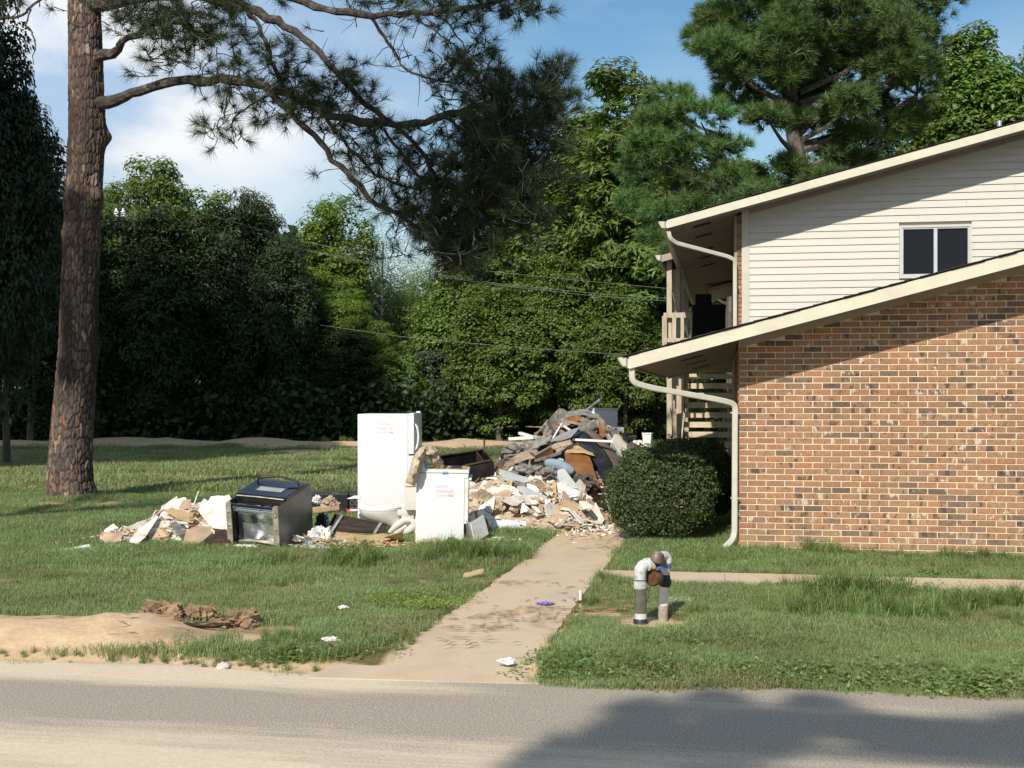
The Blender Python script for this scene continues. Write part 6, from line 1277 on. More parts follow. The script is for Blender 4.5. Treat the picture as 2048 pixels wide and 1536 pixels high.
def zone(x, y, where):
    if 'front of the big heap' in where:
        a = 'by the stove' if x < -.35 else 'left of the heap middle' if x < .05 else 'at the heap middle' if x < .45 else 'near the path'; b = 'low' if y < 16.6 else 'halfway up' if y < 17.6 else 'high'; return f'{b} {a}'
    if 'tall dark rear' in where:
        a = 'left slope' if x < .3 else 'centre' if x < 1.0 else 'right slope'; b = 'low on the' if y < 19.6 else 'high on the' if y < 20.6 else 'behind the'; return f'{b} {a} of the tall heap'
    if 'low heap left' in where:
        a = 'left third' if x < -4.0 else 'middle' if x < -3.4 else 'right third'; b = 'front' if y < 14.6 else 'back'; return f'at the {b} {a} of the low heap'
    return where
def strew(n, x0, x1, y0, y1, kinds, where, group, seed, smin, smax, tilt, lift=.03, hmin=.02, face=None):
    r = random.Random(seed); k = 0; g = 0
    while k < n and g < n * 40:
        g += 1; x, y = r.uniform(x0, x1), r.uniform(y0, y1); h = mh(x, y)
        if h < hmin: continue
        kind = r.choices(kinds, [q[0] for q in kinds])[0]; _, nm, cat, desc, mats, th, el, bend = kind; rad = smin * (smax / smin) ** (r.random() ** 1.3) * (1.0 if el < 3 else .55); mt = [M[a] for a in mats]
        if r.random() < .5: mt = mt[::-1]
        me = shard_mesh(nm, r, rad, th, mt, el * r.uniform(.7, 1.5), bend * r.gauss(0, 1), bend * r.gauss(0, .6)); nn = mh_n(x, y)
        if face: nn = (nn + Vector(face)).normalized()
        top = mt[0].name; col = ('tan-faced' if 'tan' in top else 'white-faced' if 'gyp' in top else 'grey-painted' if 'grey' in top and 'drywall' in desc else '')
        shp = ('squarish', 'pointed', 'ragged', 'oblong', 'chipped')[k % 5] if el < 3 else ('short', 'long')[rad > smin * 1.1]; size = 'small' if rad < smin * 1.7 else 'large' if rad > smax * .62 else 'middling'
        sp = zone(x, y, where); lab = f"{size} {shp} {col + ' ' if col else ''}{desc} {sp}"
        put(nm, me, lab, cat, group, Vector((x, y, h + r.uniform(-.01, lift) + .012)), nn, r.uniform(0, 6.28), tilt, r); k += 1
DW = lambda w: (w, 'drywall_piece', 'drywall', 'broken drywall piece', ('paper_tan', 'gyp_edge', 'gyp'), .013, 1.5, .04)
GY = lambda w: (w, 'drywall_piece', 'drywall', 'broken drywall piece', ('gyp', 'gyp_edge', 'gyp'), .013, 1.7, .05)
GP = lambda w: (w, 'drywall_piece', 'drywall', 'broken drywall piece', ('paint_blue', 'gyp_edge', 'paper_tan'), .013, 1.5, .04)
PL = lambda w: (w, 'wood_strip', 'wood', 'splintered wood strip', ('ply', 'ply', 'dark_wood'), .016, 6.5, .02)
CB = lambda w: (w, 'cardboard_scrap', 'cardboard', 'torn cardboard scrap', ('cardboard', 'cardboard', 'cardboard'), .006, 1.4, .12)
IN = lambda w: (w, 'insulation_scrap', 'insulation', 'matted insulation scrap', ('insul', 'insul', 'paper_tan'), .04, 1.5, .5)
FD = lambda w: (w, 'felt_scrap', 'felt', 'dark curled felt scrap', ('felt_dark', 'felt_dark', 'felt_grey'), .012, 2.0, .28)
FG = lambda w: (w, 'carpet_scrap', 'carpet', 'grey curled carpet scrap', ('felt_grey', 'felt_dark', 'carpet_tan'), .014, 1.8, .28)
CT = lambda w: (w, 'carpet_scrap', 'carpet', 'tan curled carpet scrap', ('carpet_tan', 'felt_dark', 'felt_grey'), .014, 1.8, .28)
DWd = lambda w: (w, 'wood_board', 'wood', 'dark splintered board', ('dark_wood', 'ply', 'dark_wood'), .018, 4.5, .02)
BWd = lambda w: (w, 'wood_board', 'wood', 'brown veneer board', ('brown_wood', 'ply', 'brown_wood'), .014, 2.5, .04)
WS = lambda w: (w, 'white_strip', 'strip', 'narrow white strip', ('white_plastic', 'white_plastic', 'white_plastic'), .008, 12, .02)
AL = lambda w: (w, 'metal_strip', 'metal strip', 'bent bright metal strip', ('galv', 'galv', 'galv'), .006, 9, .05)
strew(66, -4.45, -2.85, 14.25, 15.2, [DW(3), GY(4), GP(.6), CB(.8), PL(.4)], 'in the low heap left of the black range', 'debris in the low heap left of the black range', 21, .06, .21, .5, .05, face=(.0, -.7, 0))
strew(26, -4.9, -4.1, 14.25, 14.9, [DW(2), GY(3), PL(.6)], 'at the thin left end of the low heap', 'debris in the low heap left of the black range', 22, .04, .14, .4, .02)
strew(16, -2.9, -2.0, 13.9, 14.35, [DW(1), GY(3), CB(1)], 'in the scraps beside the black range', 'scraps in front of the refrigerator', 23, .04, .12, .4)
strew(7, -2.15, -1.1, 13.95, 14.4, [CB(3), PL(1), GY(1)], 'in the scraps below the toilet', 'scraps in front of the refrigerator', 24, .06, .20, .3)
strew(250, -.8, 1.1, 15.7, 18.7, [DW(4), GY(5), GP(.8), PL(2), IN(1.6), CT(.5), CB(.5)], 'in the front of the big heap', 'pale debris in the front of the big heap', 25, .05, .22, .34, .06, face=(.0, -.55, 0))
strew(26, .35, 1.05, 15.6, 16.9, [DW(2), GY(3), PL(1), IN(1)], 'spilling onto the path edge', 'pale debris spilling onto the path', 26, .05, .16, .3, .01, .005)
strew(210, -.5, 2.1, 18.8, 21.6, [FD(5), FG(2.5), CT(2.2), DWd(2), BWd(.8), DW(.5), WS(.25), AL(.4)], 'on the tall dark rear of the heap', 'dark debris on the tall rear of the heap', 27, .10, .30, .34, .06, face=(.0, -.4, 0))
strew(34, 1.4, 2.7, 20.2, 22.9, [FD(3), GY(3), CT(1), WS(.5)], 'on the far right shoulder of the heap', 'debris on the far right shoulder of the heap', 28, .09, .24, .35, .05)
strew(20, -.7, .5, 18.8, 19.8, [WS(2), AL(1), GY(3), CT(1)], 'on the left shoulder of the tall heap', 'pale strips on the left shoulder of the heap', 29, .12, .4, .35, .05)
def pxboard(name, label, cat, pts, d0, ky, kx, mats, th=.013, group=None):
    d0 -= .22 if (15.9 < d0 < 19.2 and pts[0][0] > 960) else 0
    """flat panel through given outline, leaning: distance grows by ky per row up and kx per column right"""
    x0 = sum(p[0] for p in pts) / len(pts); y0 = sum(p[1] for p in pts) / len(pts); V = [P(a, b, d0 + ky * (y0 - b) + kx * (a - x0)) for a, b in pts]
    c = sum(V, Vector()) / len(V); nn = Vector()
    for i in range(len(V)): nn += (V[i] - c).cross(V[(i + 1) % len(V)] - c)
    nn.normalize()
    if nn.y > 0: nn = -nn
    n = len(V); mb = MB(); vv = [(v - c)[:] for v in V] + [(0, 0, 0)] + [(v - c - nn * th)[:] for v in V] + [(-nn * th)[:]]
    mb.v = vv
    for i in range(n):
        j = (i + 1) % n; mb.f += [(i, j, n), (n + 1 + j, n + 1 + i, 2 * n + 1), (i, n + 1 + i, n + 1 + j, j)]; mb.m += [0, 2, 1]
    o = link(name, mb.mesh(name, mats), loc=c); return tag(o, label, cat, group)
def pxdrape(name, label, cat, A, B, wave, mats, th=.01, seed=0, n=26, m=8, amp=.03, group=None):
    """bent sheet between two edge polylines A and B, each a list of (px, py, d)"""
    if A[0][0] > 1125 and 18 < A[0][2] < 19.8: A = [(a, b, d - .38) for a, b, d in A]; B = [(a, b, d - .38) for a, b, d in B]
    def samp(L_, t): t *= len(L_) - 1; i = min(int(t), len(L_) - 2); f_ = t - i; a = P(*L_[i]); b = P(*L_[i + 1]); f2 = f_; return a.lerp(b, f2)
    rows = []
    for s_ in range(n + 1):
        t = s_ / n; a, b = samp(A, t), samp(B, t); nr = (b - a).cross(Vector((0, 0, 1))); nr = nr.normalized() if nr.length > 1e-6 else Vector((0, -1, 0))
        if nr.y > 0: nr = -nr
        rows.append([a.lerp(b, k / m) + nr * (wave * math.sin(math.pi * k / m) + amp * mnz.noise(Vector((s_ * .35, k * .6, seed)))) for k in range(m + 1)])
    c = rows[n // 2][m // 2]; V = [(v - c)[:] for rw in rows for v in rw]; off = Vector((0, th, -th * .4)); V2 = [(Vector(v) + off)[:] for v in V]; N_ = len(V); mb = MB(); mb.v = V + V2; I = lambda i, j: i * (m + 1) + j
    for i in range(n):
        for j in range(m): mb.f += [(I(i, j), I(i, j + 1), I(i + 1, j + 1), I(i + 1, j)), (N_ + I(i, j), N_ + I(i + 1, j), N_ + I(i + 1, j + 1), N_ + I(i, j + 1))]; mb.m += [0, 2]
    for i in range(n):
        for j in (0, m): mb.f.append((I(i, j), I(i + 1, j), N_ + I(i + 1, j), N_ + I(i, j))); mb.m.append(1)
    for j in range(m):
        for i in (0, n): mb.f.append((I(i, j), I(i, j + 1), N_ + I(i, j + 1), N_ + I(i, j))); mb.m.append(1)
    o = link(name, mb.mesh(name, mats, True), loc=c); return tag(o, label, cat, group)
def bar(name, label, cat, a, b, w, h, mat, group=None):
    a, b = P(*a), P(*b); d = b - a; L_ = d.length; q = d.to_track_quat('X', 'Z'); mb = MB(); mb.cbox(0, L_, -w / 2, w / 2, -h / 2, h / 2, min(w, h) * .15); o = link(name, mb.mesh(name, mat)); o.matrix_world = Matrix.Translation(a) @ q.to_matrix().to_4x4(); return tag(o, label, cat, group)
gw, pt_, ge = M['gyp'], M['paper_tan'], M['gyp_edge']
# low heap on the left
pxboard('drywall_sheet', 'biggest white drywall sheet, standing upright against the left of the black range', 'drywall', [(396, 1021), (404, 1008), (416, 1004), (421, 993), (435, 991), (449, 992), (458, 989), (466, 1004), (470, 1030), (466, 1059), (440, 1058), (425, 1056), (410, 1040)], 14.42, .004, .0, [gw, ge, pt_])
pxboard('drywall_sheet', 'tan curled sheet standing left of the big white drywall sheet', 'drywall', [(372, 1025), (388, 1010), (396, 1009), (412, 1032), (408, 1050), (385, 1050), (374, 1040)], 14.6, .004, 0, [pt_, ge, gw])
pxboard('drywall_sheet', 'large tan sheet in the middle of the low heap', 'drywall', [(292, 1085), (300, 1060), (318, 1045), (328, 1060), (340, 1078), (325, 1088), (300, 1092)], 14.25, .006, 0, [pt_, ge, gw])
pxboard('drywall_sheet', 'long white sheet slanting up to a ragged point in the low heap', 'drywall', [(258, 1084), (275, 1062), (302, 1040), (313, 1031), (317, 1033), (305, 1052), (290, 1075), (274, 1088)], 14.2, .006, 0, [gw, ge, pt_])
pxboard('drywall_sheet', 'tan sheet with a white rim at the left end of the low heap', 'drywall', [(203, 1075), (208, 1067), (242, 1066), (243, 1082), (225, 1085), (207, 1083)], 14.2, .006, 0, [pt_, ge, gw])
pxboard('drywall_sheet', 'wide tan-brown sheet with scored lines right of the middle of the low heap', 'drywall', [(365, 1088), (372, 1062), (395, 1050), (420, 1055), (425, 1065), (405, 1082), (385, 1098), (368, 1098)], 14.05, .006, 0, [pt_, ge, pt_])
pxboard('grooved_board', 'small grey-green grooved board standing in the low heap', 'board', [(340, 1047), (352, 1042), (371, 1066), (357, 1072)], 14.2, .005, 0, [M['felt_grey'], ge, M['felt_grey']])
pxdrape('linoleum_sheet', 'dark brown curved linoleum sheet at the foot of the low heap beside the black range', 'linoleum', [(392, 1101, 13.9), (410, 1082, 13.95), (435, 1064, 14.0), (463, 1060, 14.05)], [(398, 1104, 13.75), (420, 1102, 13.75), (445, 1101, 13.75), (466, 1098, 13.75)], .03, [M['dark_wood'], M['ply'], M['ply']], .006, 3)
pxboard('drywall_strip', 'thin white strip lying in the grass left of the low heap', 'drywall', [(115, 1104), (122, 1098), (150, 1094), (178, 1088), (180, 1094), (150, 1100)], 13.6, .01, 0, [gw, ge, pt_])
pxboard('cardboard_piece', 'tan cardboard piece lying at the foot of the black range, left rail', 'cardboard', [(438, 1100), (456, 1086), (462, 1104), (450, 1107)], 13.7, .01, 0, [M['cardboard']] * 3, .006)
o = link('cloth', lumpy(MB(), .13, .07, .035, 9, 4, .5, 2.5).mesh('cloth', M['white_cloth'], True), loc=P(492, 1096, 13.72)); tag(o, 'crumpled white scrap at the open bottom of the black range', 'cloth')
# between the range and the toilet
cab = thing('cabinet_drawer', 'dark upturned drawer frame leaning in front of the toilet with two metal strips', 'drawer', P(716, 1046, 14.55)); ca, cb_, cc, cd = [P(a, b, d) - P(716, 1046, 14.55) for a, b, d in ((672, 1027, 14.75), (776, 1048, 14.75), (770, 1066, 14.5), (654, 1062, 14.5))]
def slab4(q, th): nn = (q[1] - q[0]).cross(q[3] - q[0]).normalized(); nn = -nn if nn.y > 0 else nn; return MB().add([v[:] for v in q] + [(v - nn * th)[:] for v in q], [(0, 1, 2, 3), (7, 6, 5, 4), (0, 4, 5, 1), (1, 5, 6, 2), (2, 6, 7, 3), (3, 7, 4, 0)])
part('panel', slab4([ca, cb_, cc, cd], .012), M['dark_wood'], cab); dv = Vector((0, -.14, .02))
part('rim', slab4([ca + Vector((0, -.03, .0)), cb_ + Vector((0, -.03, 0)), cb_ + Vector((0, -.03, -.02)), ca + Vector((0, -.03, -.02))], .02), M['dark_wood'], cab); part('lip', slab4([ca + Vector((.05, -.035, -.03)), cb_ + Vector((-.08, -.035, -.03)), cb_ + Vector((-.08, -.035, -.04)), ca + Vector((.05, -.035, -.04))], .008), M['ply'], cab)
for t0, t1 in ((.10, .16), (.84, .90)): a = ca.lerp(cb_, t0) + Vector((.0, -.05, .0)); b = cd.lerp(cc, t0 - .04) + Vector((0, -.05, 0)); a2 = a + Vector((.035, 0, 0)); b2 = b + Vector((.035, 0, 0)); part('metal_strip', slab4([a, a2, b2, b], .006), M['galv'], cab)
for t in (0, 1): a = ca.lerp(cb_, t); b = cd.lerp(cc, t); part('side', slab4([a, a + Vector((0, -.08, 0)), b + Vector((0, -.08, 0)), b], .01), M['black_plastic'], cab)
pxdrape('cardboard_sheet', 'large tan cardboard sheet bent over scraps below the toilet', 'cardboard', [(672, 1063, 14.35), (700, 1066, 14.35), (735, 1070, 14.35), (772, 1066, 14.4), (793, 1086, 14.3)], [(682, 1096, 13.95), (705, 1100, 13.85), (728, 1088, 13.9), (760, 1097, 13.85), (796, 1090, 13.95)], .05, [M['cardboard']] * 3, .006, 8, amp=.09)
pxdrape('cardboard_sheet', 'brown torn cardboard sheet lowest and nearest below the toilet', 'cardboard', [(728, 1094, 13.9), (760, 1096, 13.9), (805, 1086, 14.05)], [(735, 1104, 13.75), (765, 1106, 13.7), (800, 1100, 13.8)], .03, [M['ply']] * 3, .006, 18, amp=.06)
bar('wood_strip', 'short dark strip lying slanted on the tan cardboard sheet', 'wood', (714, 1098, 13.80), (732, 1080, 13.85), .05, .015, M['dark_wood'])
for lab, q, a, b, c, s_, mt in (('heap of crumpled white cloth right of the black range', (640, 1075, 14.15), .15, .13, .15, 31, 'white_cloth'), ('crumpled white paper on the grass below the cloth heap', (632, 1098, 13.85), .16, .09, .05, 32, 'white_cloth'), ('small white crumple nearest the road below the cloth heap', (634, 1110, 13.7), .05, .04, .025, 33, 'white_cloth'), ('blue bottle-like plastic behind the dark drawer frame', (651, 1043, 14.9), .05, .05, .11, 34, 'blue_plastic'), ('blue plastic crumple at the left edge of the cloth heap', (617, 1086, 14.05), .04, .04, .06, 35, 'blue_plastic'),
    ('tan rounded bundle right of the black range, behind the blue plastic', (659, 1008, 15.3), .12, .1, .1, 36, 'insul'), ('white crumpled paper by the far right corner of the black range', (634, 1000, 15.4), .06, .06, .07, 37, 'white_cloth'), ('dark plastic bag by the blue plastic', (642, 1040, 14.75), .07, .07, .09, 38, 'black_plastic'), ('tan plaster lump at the left foot of the white stove', (865, 1088, 14.3), .19, .07, .07, 39, 'insul'), ('greenish crumple at the right foot of the white stove', (905, 1082, 14.35), .07, .05, .05, 40, 'felt_grey')):
    o = link('crumpled_scrap', lumpy(MB(), a, b, c, s_, 4, .4, 1.7, fold=.5).mesh('crumpled_scrap', M[mt], True), loc=P(*q)); tag(o, lab, 'scrap')
tr = thing('wooden_tray', 'small tan open box standing right of the black range', 'box', P(655, 1017, 15.2), (0, R(-6), R(12)))
for nm, bx in (('base', (-.18, .14, -.08, .08, -.03, -.02)), ('side', (-.18, .14, -.08, -.07, -.03, .03)), ('side', (-.18, .14, .07, .08, -.03, .03)), ('end', (.13, .14, -.07, .07, -.03, .05))): part(nm, MB().box(*bx), M['ply'], tr)
bb = thing('black_cabinet_panel', 'low black plastic box with round slots lying behind the refrigerator', 'box', (-3.0, 17.9, -.02), (0, 0, R(2)))
part('body', MB().cbox(0, .60, 0, .35, 0, .34, .02), M['black_plastic'], bb); part('end_panel', MB().cbox(.61, .9, .02, .33, 0, .34, .02), M['black_plastic'], bb)
for x in (.66, .73): 
    for z in (.1, .2): mb = MB(); mb.tube([(x + .025 * math.cos(a), .018, z + .035 * math.sin(a)) for a in np.linspace(0, 5.6, 12)], .006, 5); part('slot_ring', mb, M['felt_grey'], bb)
part('top_slot', MB().box(.36, .46, .05, .07, .341, .346), M['felt_grey'], bb)
pxdrape('plastic_packet', 'white and blue plastic packet on the grass left of the refrigerator', 'packet', [(697, 996, 16.2), (708, 991, 16.2), (722, 991, 16.2)], [(697, 998, 16.1), (710, 997, 16.1), (722, 998, 16.1)], .02, [M['white_plastic'], M['blue_plastic'], M['blue_plastic']], .02, 4, 8, 4, .005)
pxboard('plastic_shard', 'small red plastic shard on the grass left of the refrigerator', 'plastic', [(692, 1017), (699, 1019), (703, 1025), (695, 1024)], 16.5, .01, 0, [M['red']] * 3, .01)
pxdrape('plastic_wrap', 'pale greenish plastic wrap beside the red shard', 'plastic', [(700, 1018, 16.7), (714, 1018, 16.7)], [(700, 1022, 16.6), (712, 1022, 16.6)], .02, [M['white_plastic']] * 3, .004, 9, 6, 3, .01)
# behind the stove: dark trough
tg = thing('trough', 'long dark trough with a brown rim tipped behind the white stove', 'trough', P(925, 938, 18.3), (0, 0, 0)); q = [P(a, b, d) - P(925, 938, 18.3) for a, b, d in ((868, 913, 18.6), (966, 899, 18.9), (984, 920, 18.3), (872, 944, 18.0))]; dn = Vector((.0, .25, -.33))
for a, b in ((0, 1), (1, 2), (2, 3), (3, 0)): part('wall', slab4([q[a], q[b], q[b] * .86 + dn, q[a] * .86 + dn], .012), M['black_plastic'], tg)
part('bottom', slab4([v * .86 + dn for v in q], .012), M['black_plastic'], tg); mb = MB(); mb.tube(q + [q[0]], .018, 6, cap=False); part('rim', mb, M['brown_trough'], tg)
part('divider', slab4([q[1].lerp(q[0], .15), q[2].lerp(q[3], .15), q[2].lerp(q[3], .15) + dn * .8, q[1].lerp(q[0], .15) + dn * .8], .01), M['brown_trough'], tg)
part('front_skirt', slab4([q[3] + Vector((.0, -.02, -.02)), q[2] + Vector((.03, -.02, -.02)), q[2] + Vector((.05, -.02, -.40)), q[3] + Vector((.1, .0, -.30))], .012), M['black_plastic'], tg); part('peg', MB().box(.30, .33, .5, .53, .22, .42), M['brown_trough'], tg)
# notable pieces of the big heap
pxboard('metal_sheet', 'long white metal sheet lying along the front foot of the big heap', 'metal sheet', [(972, 1033), (998, 1038), (1025, 1041), (1052, 1042), (1053, 1058), (1040, 1062), (1012, 1061), (982, 1058)], 15.6, .012, 0, [M['white_enamel'], ge, gw], .006)
pxboard('drywall_sheet', 'flat white drywall sheet lying slanted across the front of the big heap', 'drywall', [(991, 993), (1030, 990), (1059, 995), (1036, 1009), (1024, 1010), (1005, 1001)], 16.3, .03, 0, [gw, ge, pt_])
pxboard('drywall_sheet', 'long taupe board leaning in the centre of the pale heap', 'board', [(1035, 973), (1048, 972), (1075, 985), (1094, 993), (1092, 1010), (1080, 1008), (1050, 990), (1036, 980)], 16.5, .006, 0, [M['paint_blue'], ge, pt_])
pxboard('drywall_sheet', 'beige board with a white edge at the top left of the pale heap', 'board', [(997, 938), (1010, 941), (1045, 952), (1075, 962), (1060, 966), (1030, 966), (1008, 960)], 17.4, .005, 0, [M['paint_blue'], gw, pt_], .02)
pxboard('drywall_sheet', 'upper right taupe board leaning over white panels in the big heap', 'board', [(1115, 940), (1128, 937), (1150, 965), (1156, 977), (1140, 976), (1115, 960)], 17.6, .005, 0, [M['paint_blue'], ge, gw])
pxboard('white_sheet', 'bright white panel with a seam right of the pale heap centre', 'panel', [(1118, 976), (1155, 979), (1154, 993), (1132, 994), (1128, 985)], 16.9, .004, 0, [M['white_enamel'], gw, gw], .02)
pxboard('white_sheet', 'small upright white square panel at the middle of the pale heap', 'panel', [(1090, 999), (1101, 999), (1101, 1014), (1090, 1013)], 16.2, .004, 0, [M['white_enamel'], gw, gw], .01)
pxboard('white_sheet', 'white sheet sliding onto the path at the right edge of the heap', 'panel', [(1158, 1002), (1172, 1002), (1187, 1012), (1184, 1016), (1168, 1017), (1160, 1012)], 16.3, .02, 0, [gw, ge, gw], .01)
for k, (a, b, c) in enumerate([((1106, 1012), (1150, 1022), (1172, 1050)), ((1096, 1010), (1140, 1016), (1166, 1046)), ((1120, 1018), (1158, 1030), (1168, 1052))]):
    pxdrape('vinyl_strip', ['outermost', 'middle', 'innermost'][k] + ' of three curled white strips bending down to the path', 'strip', [(a[0], a[1], 16.2), (b[0], b[1], 16.0), (c[0], c[1], 15.7)], [(a[0] + 3, a[1] + 6, 16.1), (b[0] - 2, b[1] + 6, 15.9), (c[0] - 7, c[1] + 1, 15.65)], .01, [gw, ge, pt_], .006, k, 14, 3, .01, 'curled white strips at the path')
for lab, q, a, b, c, s_, mt in (('large off-white plaster lump at the lower right front of the heap', (1120, 1043, 15.85), .17, .13, .12, 51, 'gyp'), ('brown matted roll of insulation standing in the pale heap', (998, 1016, 16.1), .09, .09, .17, 52, 'insul'), ('brown insulation lump behind the stove door', (958, 1005, 16.2), .16, .12, .16, 53, 'insul'), ('brown insulation lump between the curled strips', (1150, 1040, 16.05), .14, .10, .10, 54, 'insul'), ('grey matted fluff on the middle of the heap', (1060, 946, 18.0), .28, .2, .13, 55, 'felt_grey'), ('second grey matted fluff below the blue pillow', (1100, 950, 17.9), .2, .2, .12, 56, 'felt_grey'),
    ('dark matted fluff right of the taupe board', (1165, 972, 17.8), .26, .2, .16, 57, 'felt_dark'), ('dark shaggy bundle on the right shoulder of the heap', (1262, 910, 20.6), .24, .2, .17, 58, 'felt_dark'), ('black draped bundle falling right of the heap peak', (1232, 885, 20.8), .28, .2, .24, 59, 'dark_cloth'), ('white plastic bag on the right shoulder of the heap', (1272, 897, 21.6), .24, .2, .13, 60, 'white_cloth'), ('second white plastic bag at the far right end of the heap', (1288, 906, 21.2), .16, .14, .09, 61, 'white_cloth'), ('tan log-like roll behind the clipped bush', (1205, 968, 18.6), .2, .12, .08, 62, 'insul'), ('dark fluffy mass at the left shoulder of the heap', (1035, 905, 19.4), .26, .2, .15, 63, 'felt_grey'), ('pinkish crumple near the stove drawer', (975, 1018, 15.9), .05, .05, .08, 64, 'white_cloth')):
    o = link('crumpled_scrap', lumpy(MB(), a, b, c, s_, 4, .45, 1.6, fold=.5).mesh('crumpled_scrap', M[mt], True), loc=P(*q)); tag(o, lab, 'scrap')
pw_ = thing('pillow', 'blue-grey bolster pillow lying on the heap below the brown board', 'pillow', P(1090, 924, 18.35)); mb = MB(); loft(mb, [(0, 0, 0, .02, .02)], 3) if False else None
mb = MB(); a, b = Vector((0, 0, 0)), P(1148, 944, 18.1) - P(1090, 924, 18.35); mb.tube([a, a.lerp(b, .06), a.lerp(b, .2), a.lerp(b, .5) + Vector((0, 0, .02)), a.lerp(b, .8), a.lerp(b, .95), b], [.02, .06, .085, .09, .085, .06, .03], 14); part('cushion', mb, M['blue_cloth'], pw_, True)
pxboard('teal_board', 'small teal board with a dark hole above the pillow', 'board', [(1111, 921), (1120, 916), (1127, 918), (1127, 930), (1113, 927)], 18.6, .004, 0, [M['teal']] * 3)
pxdrape('vinyl_sheet', 'navy black vinyl sheet draped down the right side of the big heap', 'vinyl', [(1147, 862, 19.6), (1152, 882, 19.4), (1178, 905, 19.1), (1192, 930, 18.9), (1204, 958, 18.7), (1214, 978, 18.6)], [(1168, 862, 19.7), (1190, 884, 19.6), (1208, 902, 19.5), (1222, 925, 19.3), (1230, 950, 19.1), (1232, 972, 19.0)], .10, [M['leather'], M['leather'], M['felt_grey']], .01, 12, 30, 8, .02)
pxdrape('upholstery_sheet', 'taupe grooved sheet curving outside the navy vinyl', 'upholstery', [(1168, 860, 19.65), (1190, 882, 19.5), (1210, 902, 19.4), (1224, 925, 19.2), (1232, 950, 19.0), (1235, 968, 18.95)], [(1178, 856, 19.75), (1200, 870, 19.7), (1226, 898, 19.6), (1242, 922, 19.5), (1248, 938, 19.4), (1241, 962, 19.2)], .05, [M['taupe'], M['taupe'], M['taupe']], .01, 14, 30, 8, .012)
pxdrape('veneer_sheet', 'warped brown veneer panel standing in the middle of the heap', 'wood panel', [(1129, 905, 19.1), (1131, 925, 18.9), (1140, 945, 18.6), (1158, 962, 18.4), (1190, 978, 18.2)], [(1176, 906, 19.1), (1184, 925, 18.9), (1190, 945, 18.7), (1196, 962, 18.4), (1200, 974, 18.2)], .05, [M['brown_wood'], M['ply'], M['ply']], .012, 16, 24, 8, .04)
pxdrape('plywood_sheet', 'tan plywood sheet bent over the top of the brown veneer panel', 'plywood', [(1138, 886, 19.6), (1152, 888, 19.5), (1170, 893, 19.4), (1186, 903, 19.3)], [(1129, 905, 19.1), (1145, 906, 19.0), (1168, 906, 19.0), (1190, 912, 18.95)], .02, [M['ply']] * 3, .012, 17, 12, 5, .03)
pxboard('metal_sheet', 'silvery triangular metal sheet left of the navy vinyl', 'metal sheet', [(1100, 884), (1112, 873), (1140, 860), (1162, 853), (1150, 866), (1142, 875), (1120, 880)], 19.1, .01, 0, [M['galv']] * 3, .004)
pxboard('board', 'cream ragged board below the silvery metal sheet', 'board', [(1102, 893), (1112, 884), (1140, 876), (1144, 888), (1125, 893), (1108, 898)], 19.0, .008, 0, [M['carpet_tan'], ge, M['carpet_tan']])
pxdrape('carpet_sheet', 'tan carpet sheet draped just below the heap peak', 'carpet', [(1120, 846, 19.7), (1140, 834, 20.0), (1162, 831, 20.1), (1182, 840, 20.0)], [(1125, 856, 19.4), (1142, 847, 19.6), (1160, 850, 19.6), (1178, 856, 19.6)], .03, [M['carpet_tan'], M['felt_dark'], M['felt_dark']], .02, 21, 16, 6, .05)
for k, (A, B_, mt, lab) in enumerate([([(1118, 838, 19.9), (1140, 823, 20.3), (1165, 817, 20.4), (1190, 826, 20.3), (1208, 848, 20.1)], [(1116, 850, 19.6), (1142, 834, 19.9), (1166, 829, 20.0), (1190, 838, 19.9), (1206, 858, 19.8)], 'felt_grey', 'topmost grey felt layer over the heap peak'), ([(1105, 862, 19.6), (1122, 845, 19.8), (1150, 838, 19.9), (1185, 845, 19.9), (1204, 866, 19.7)], [(1102, 878, 19.3), (1122, 858, 19.5), (1150, 850, 19.6), (1182, 856, 19.6), (1200, 880, 19.4)], 'felt_dark', 'black felt layer under the tan carpet near the peak'),
    ([(1040, 905, 19.3), (1062, 885, 19.6), (1085, 872, 19.8), (1110, 860, 19.9)], [(1036, 918, 19.0), (1062, 902, 19.2), (1090, 888, 19.4), (1112, 876, 19.5)], 'felt_grey', 'long grey felt sheet on the left slope of the tall heap'), ([(1010, 925, 18.9), (1040, 905, 19.1), (1075, 898, 19.2)], [(1006, 940, 18.6), (1040, 922, 18.8), (1078, 915, 18.9)], 'carpet_tan', 'tan-grey carpet sheet lowest on the left slope')]):
    pxdrape('felt_sheet', lab, 'felt', A, B_, .05, [M[mt], M['felt_dark'], M['felt_dark']], .02, 30 + k, 24, 7, .09)
pxboard('wood_piece', 'orange-brown board fragment right below the heap peak', 'wood', [(1193, 843), (1202, 848), (1209, 858), (1210, 873), (1204, 876), (1199, 866), (1197, 852)], 19.5, .01, 0, [M['brown_wood'], M['ply'], M['ply']])
dw_ = thing('broken_drawer', 'orange-brown broken drawer with a grey rim on the left slope of the heap', 'drawer', P(1088, 905, 18.9), (R(10), R(-28), R(15)))
for nm, bx, mt in (('front', (-.16, .16, -.10, -.085, -.06, .06), 'brown_wood'), ('base', (-.16, .16, -.085, .2, -.06, -.05), 'ply'), ('side', (-.16, -.15, -.085, .2, -.05, .06), 'brown_wood'), ('side', (.15, .16, -.085, .2, -.05, .06), 'brown_wood'), ('rim', (-.17, .17, -.11, -.09, .06, .08), 'galv')): part(nm, MB().box(*bx), M[mt], dw_)
bar('white_batten', 'long white batten lying level across the navy vinyl', 'batten', (1145, 879, 19.0), (1226, 883, 18.9), .03, .035, M['white_plastic'])
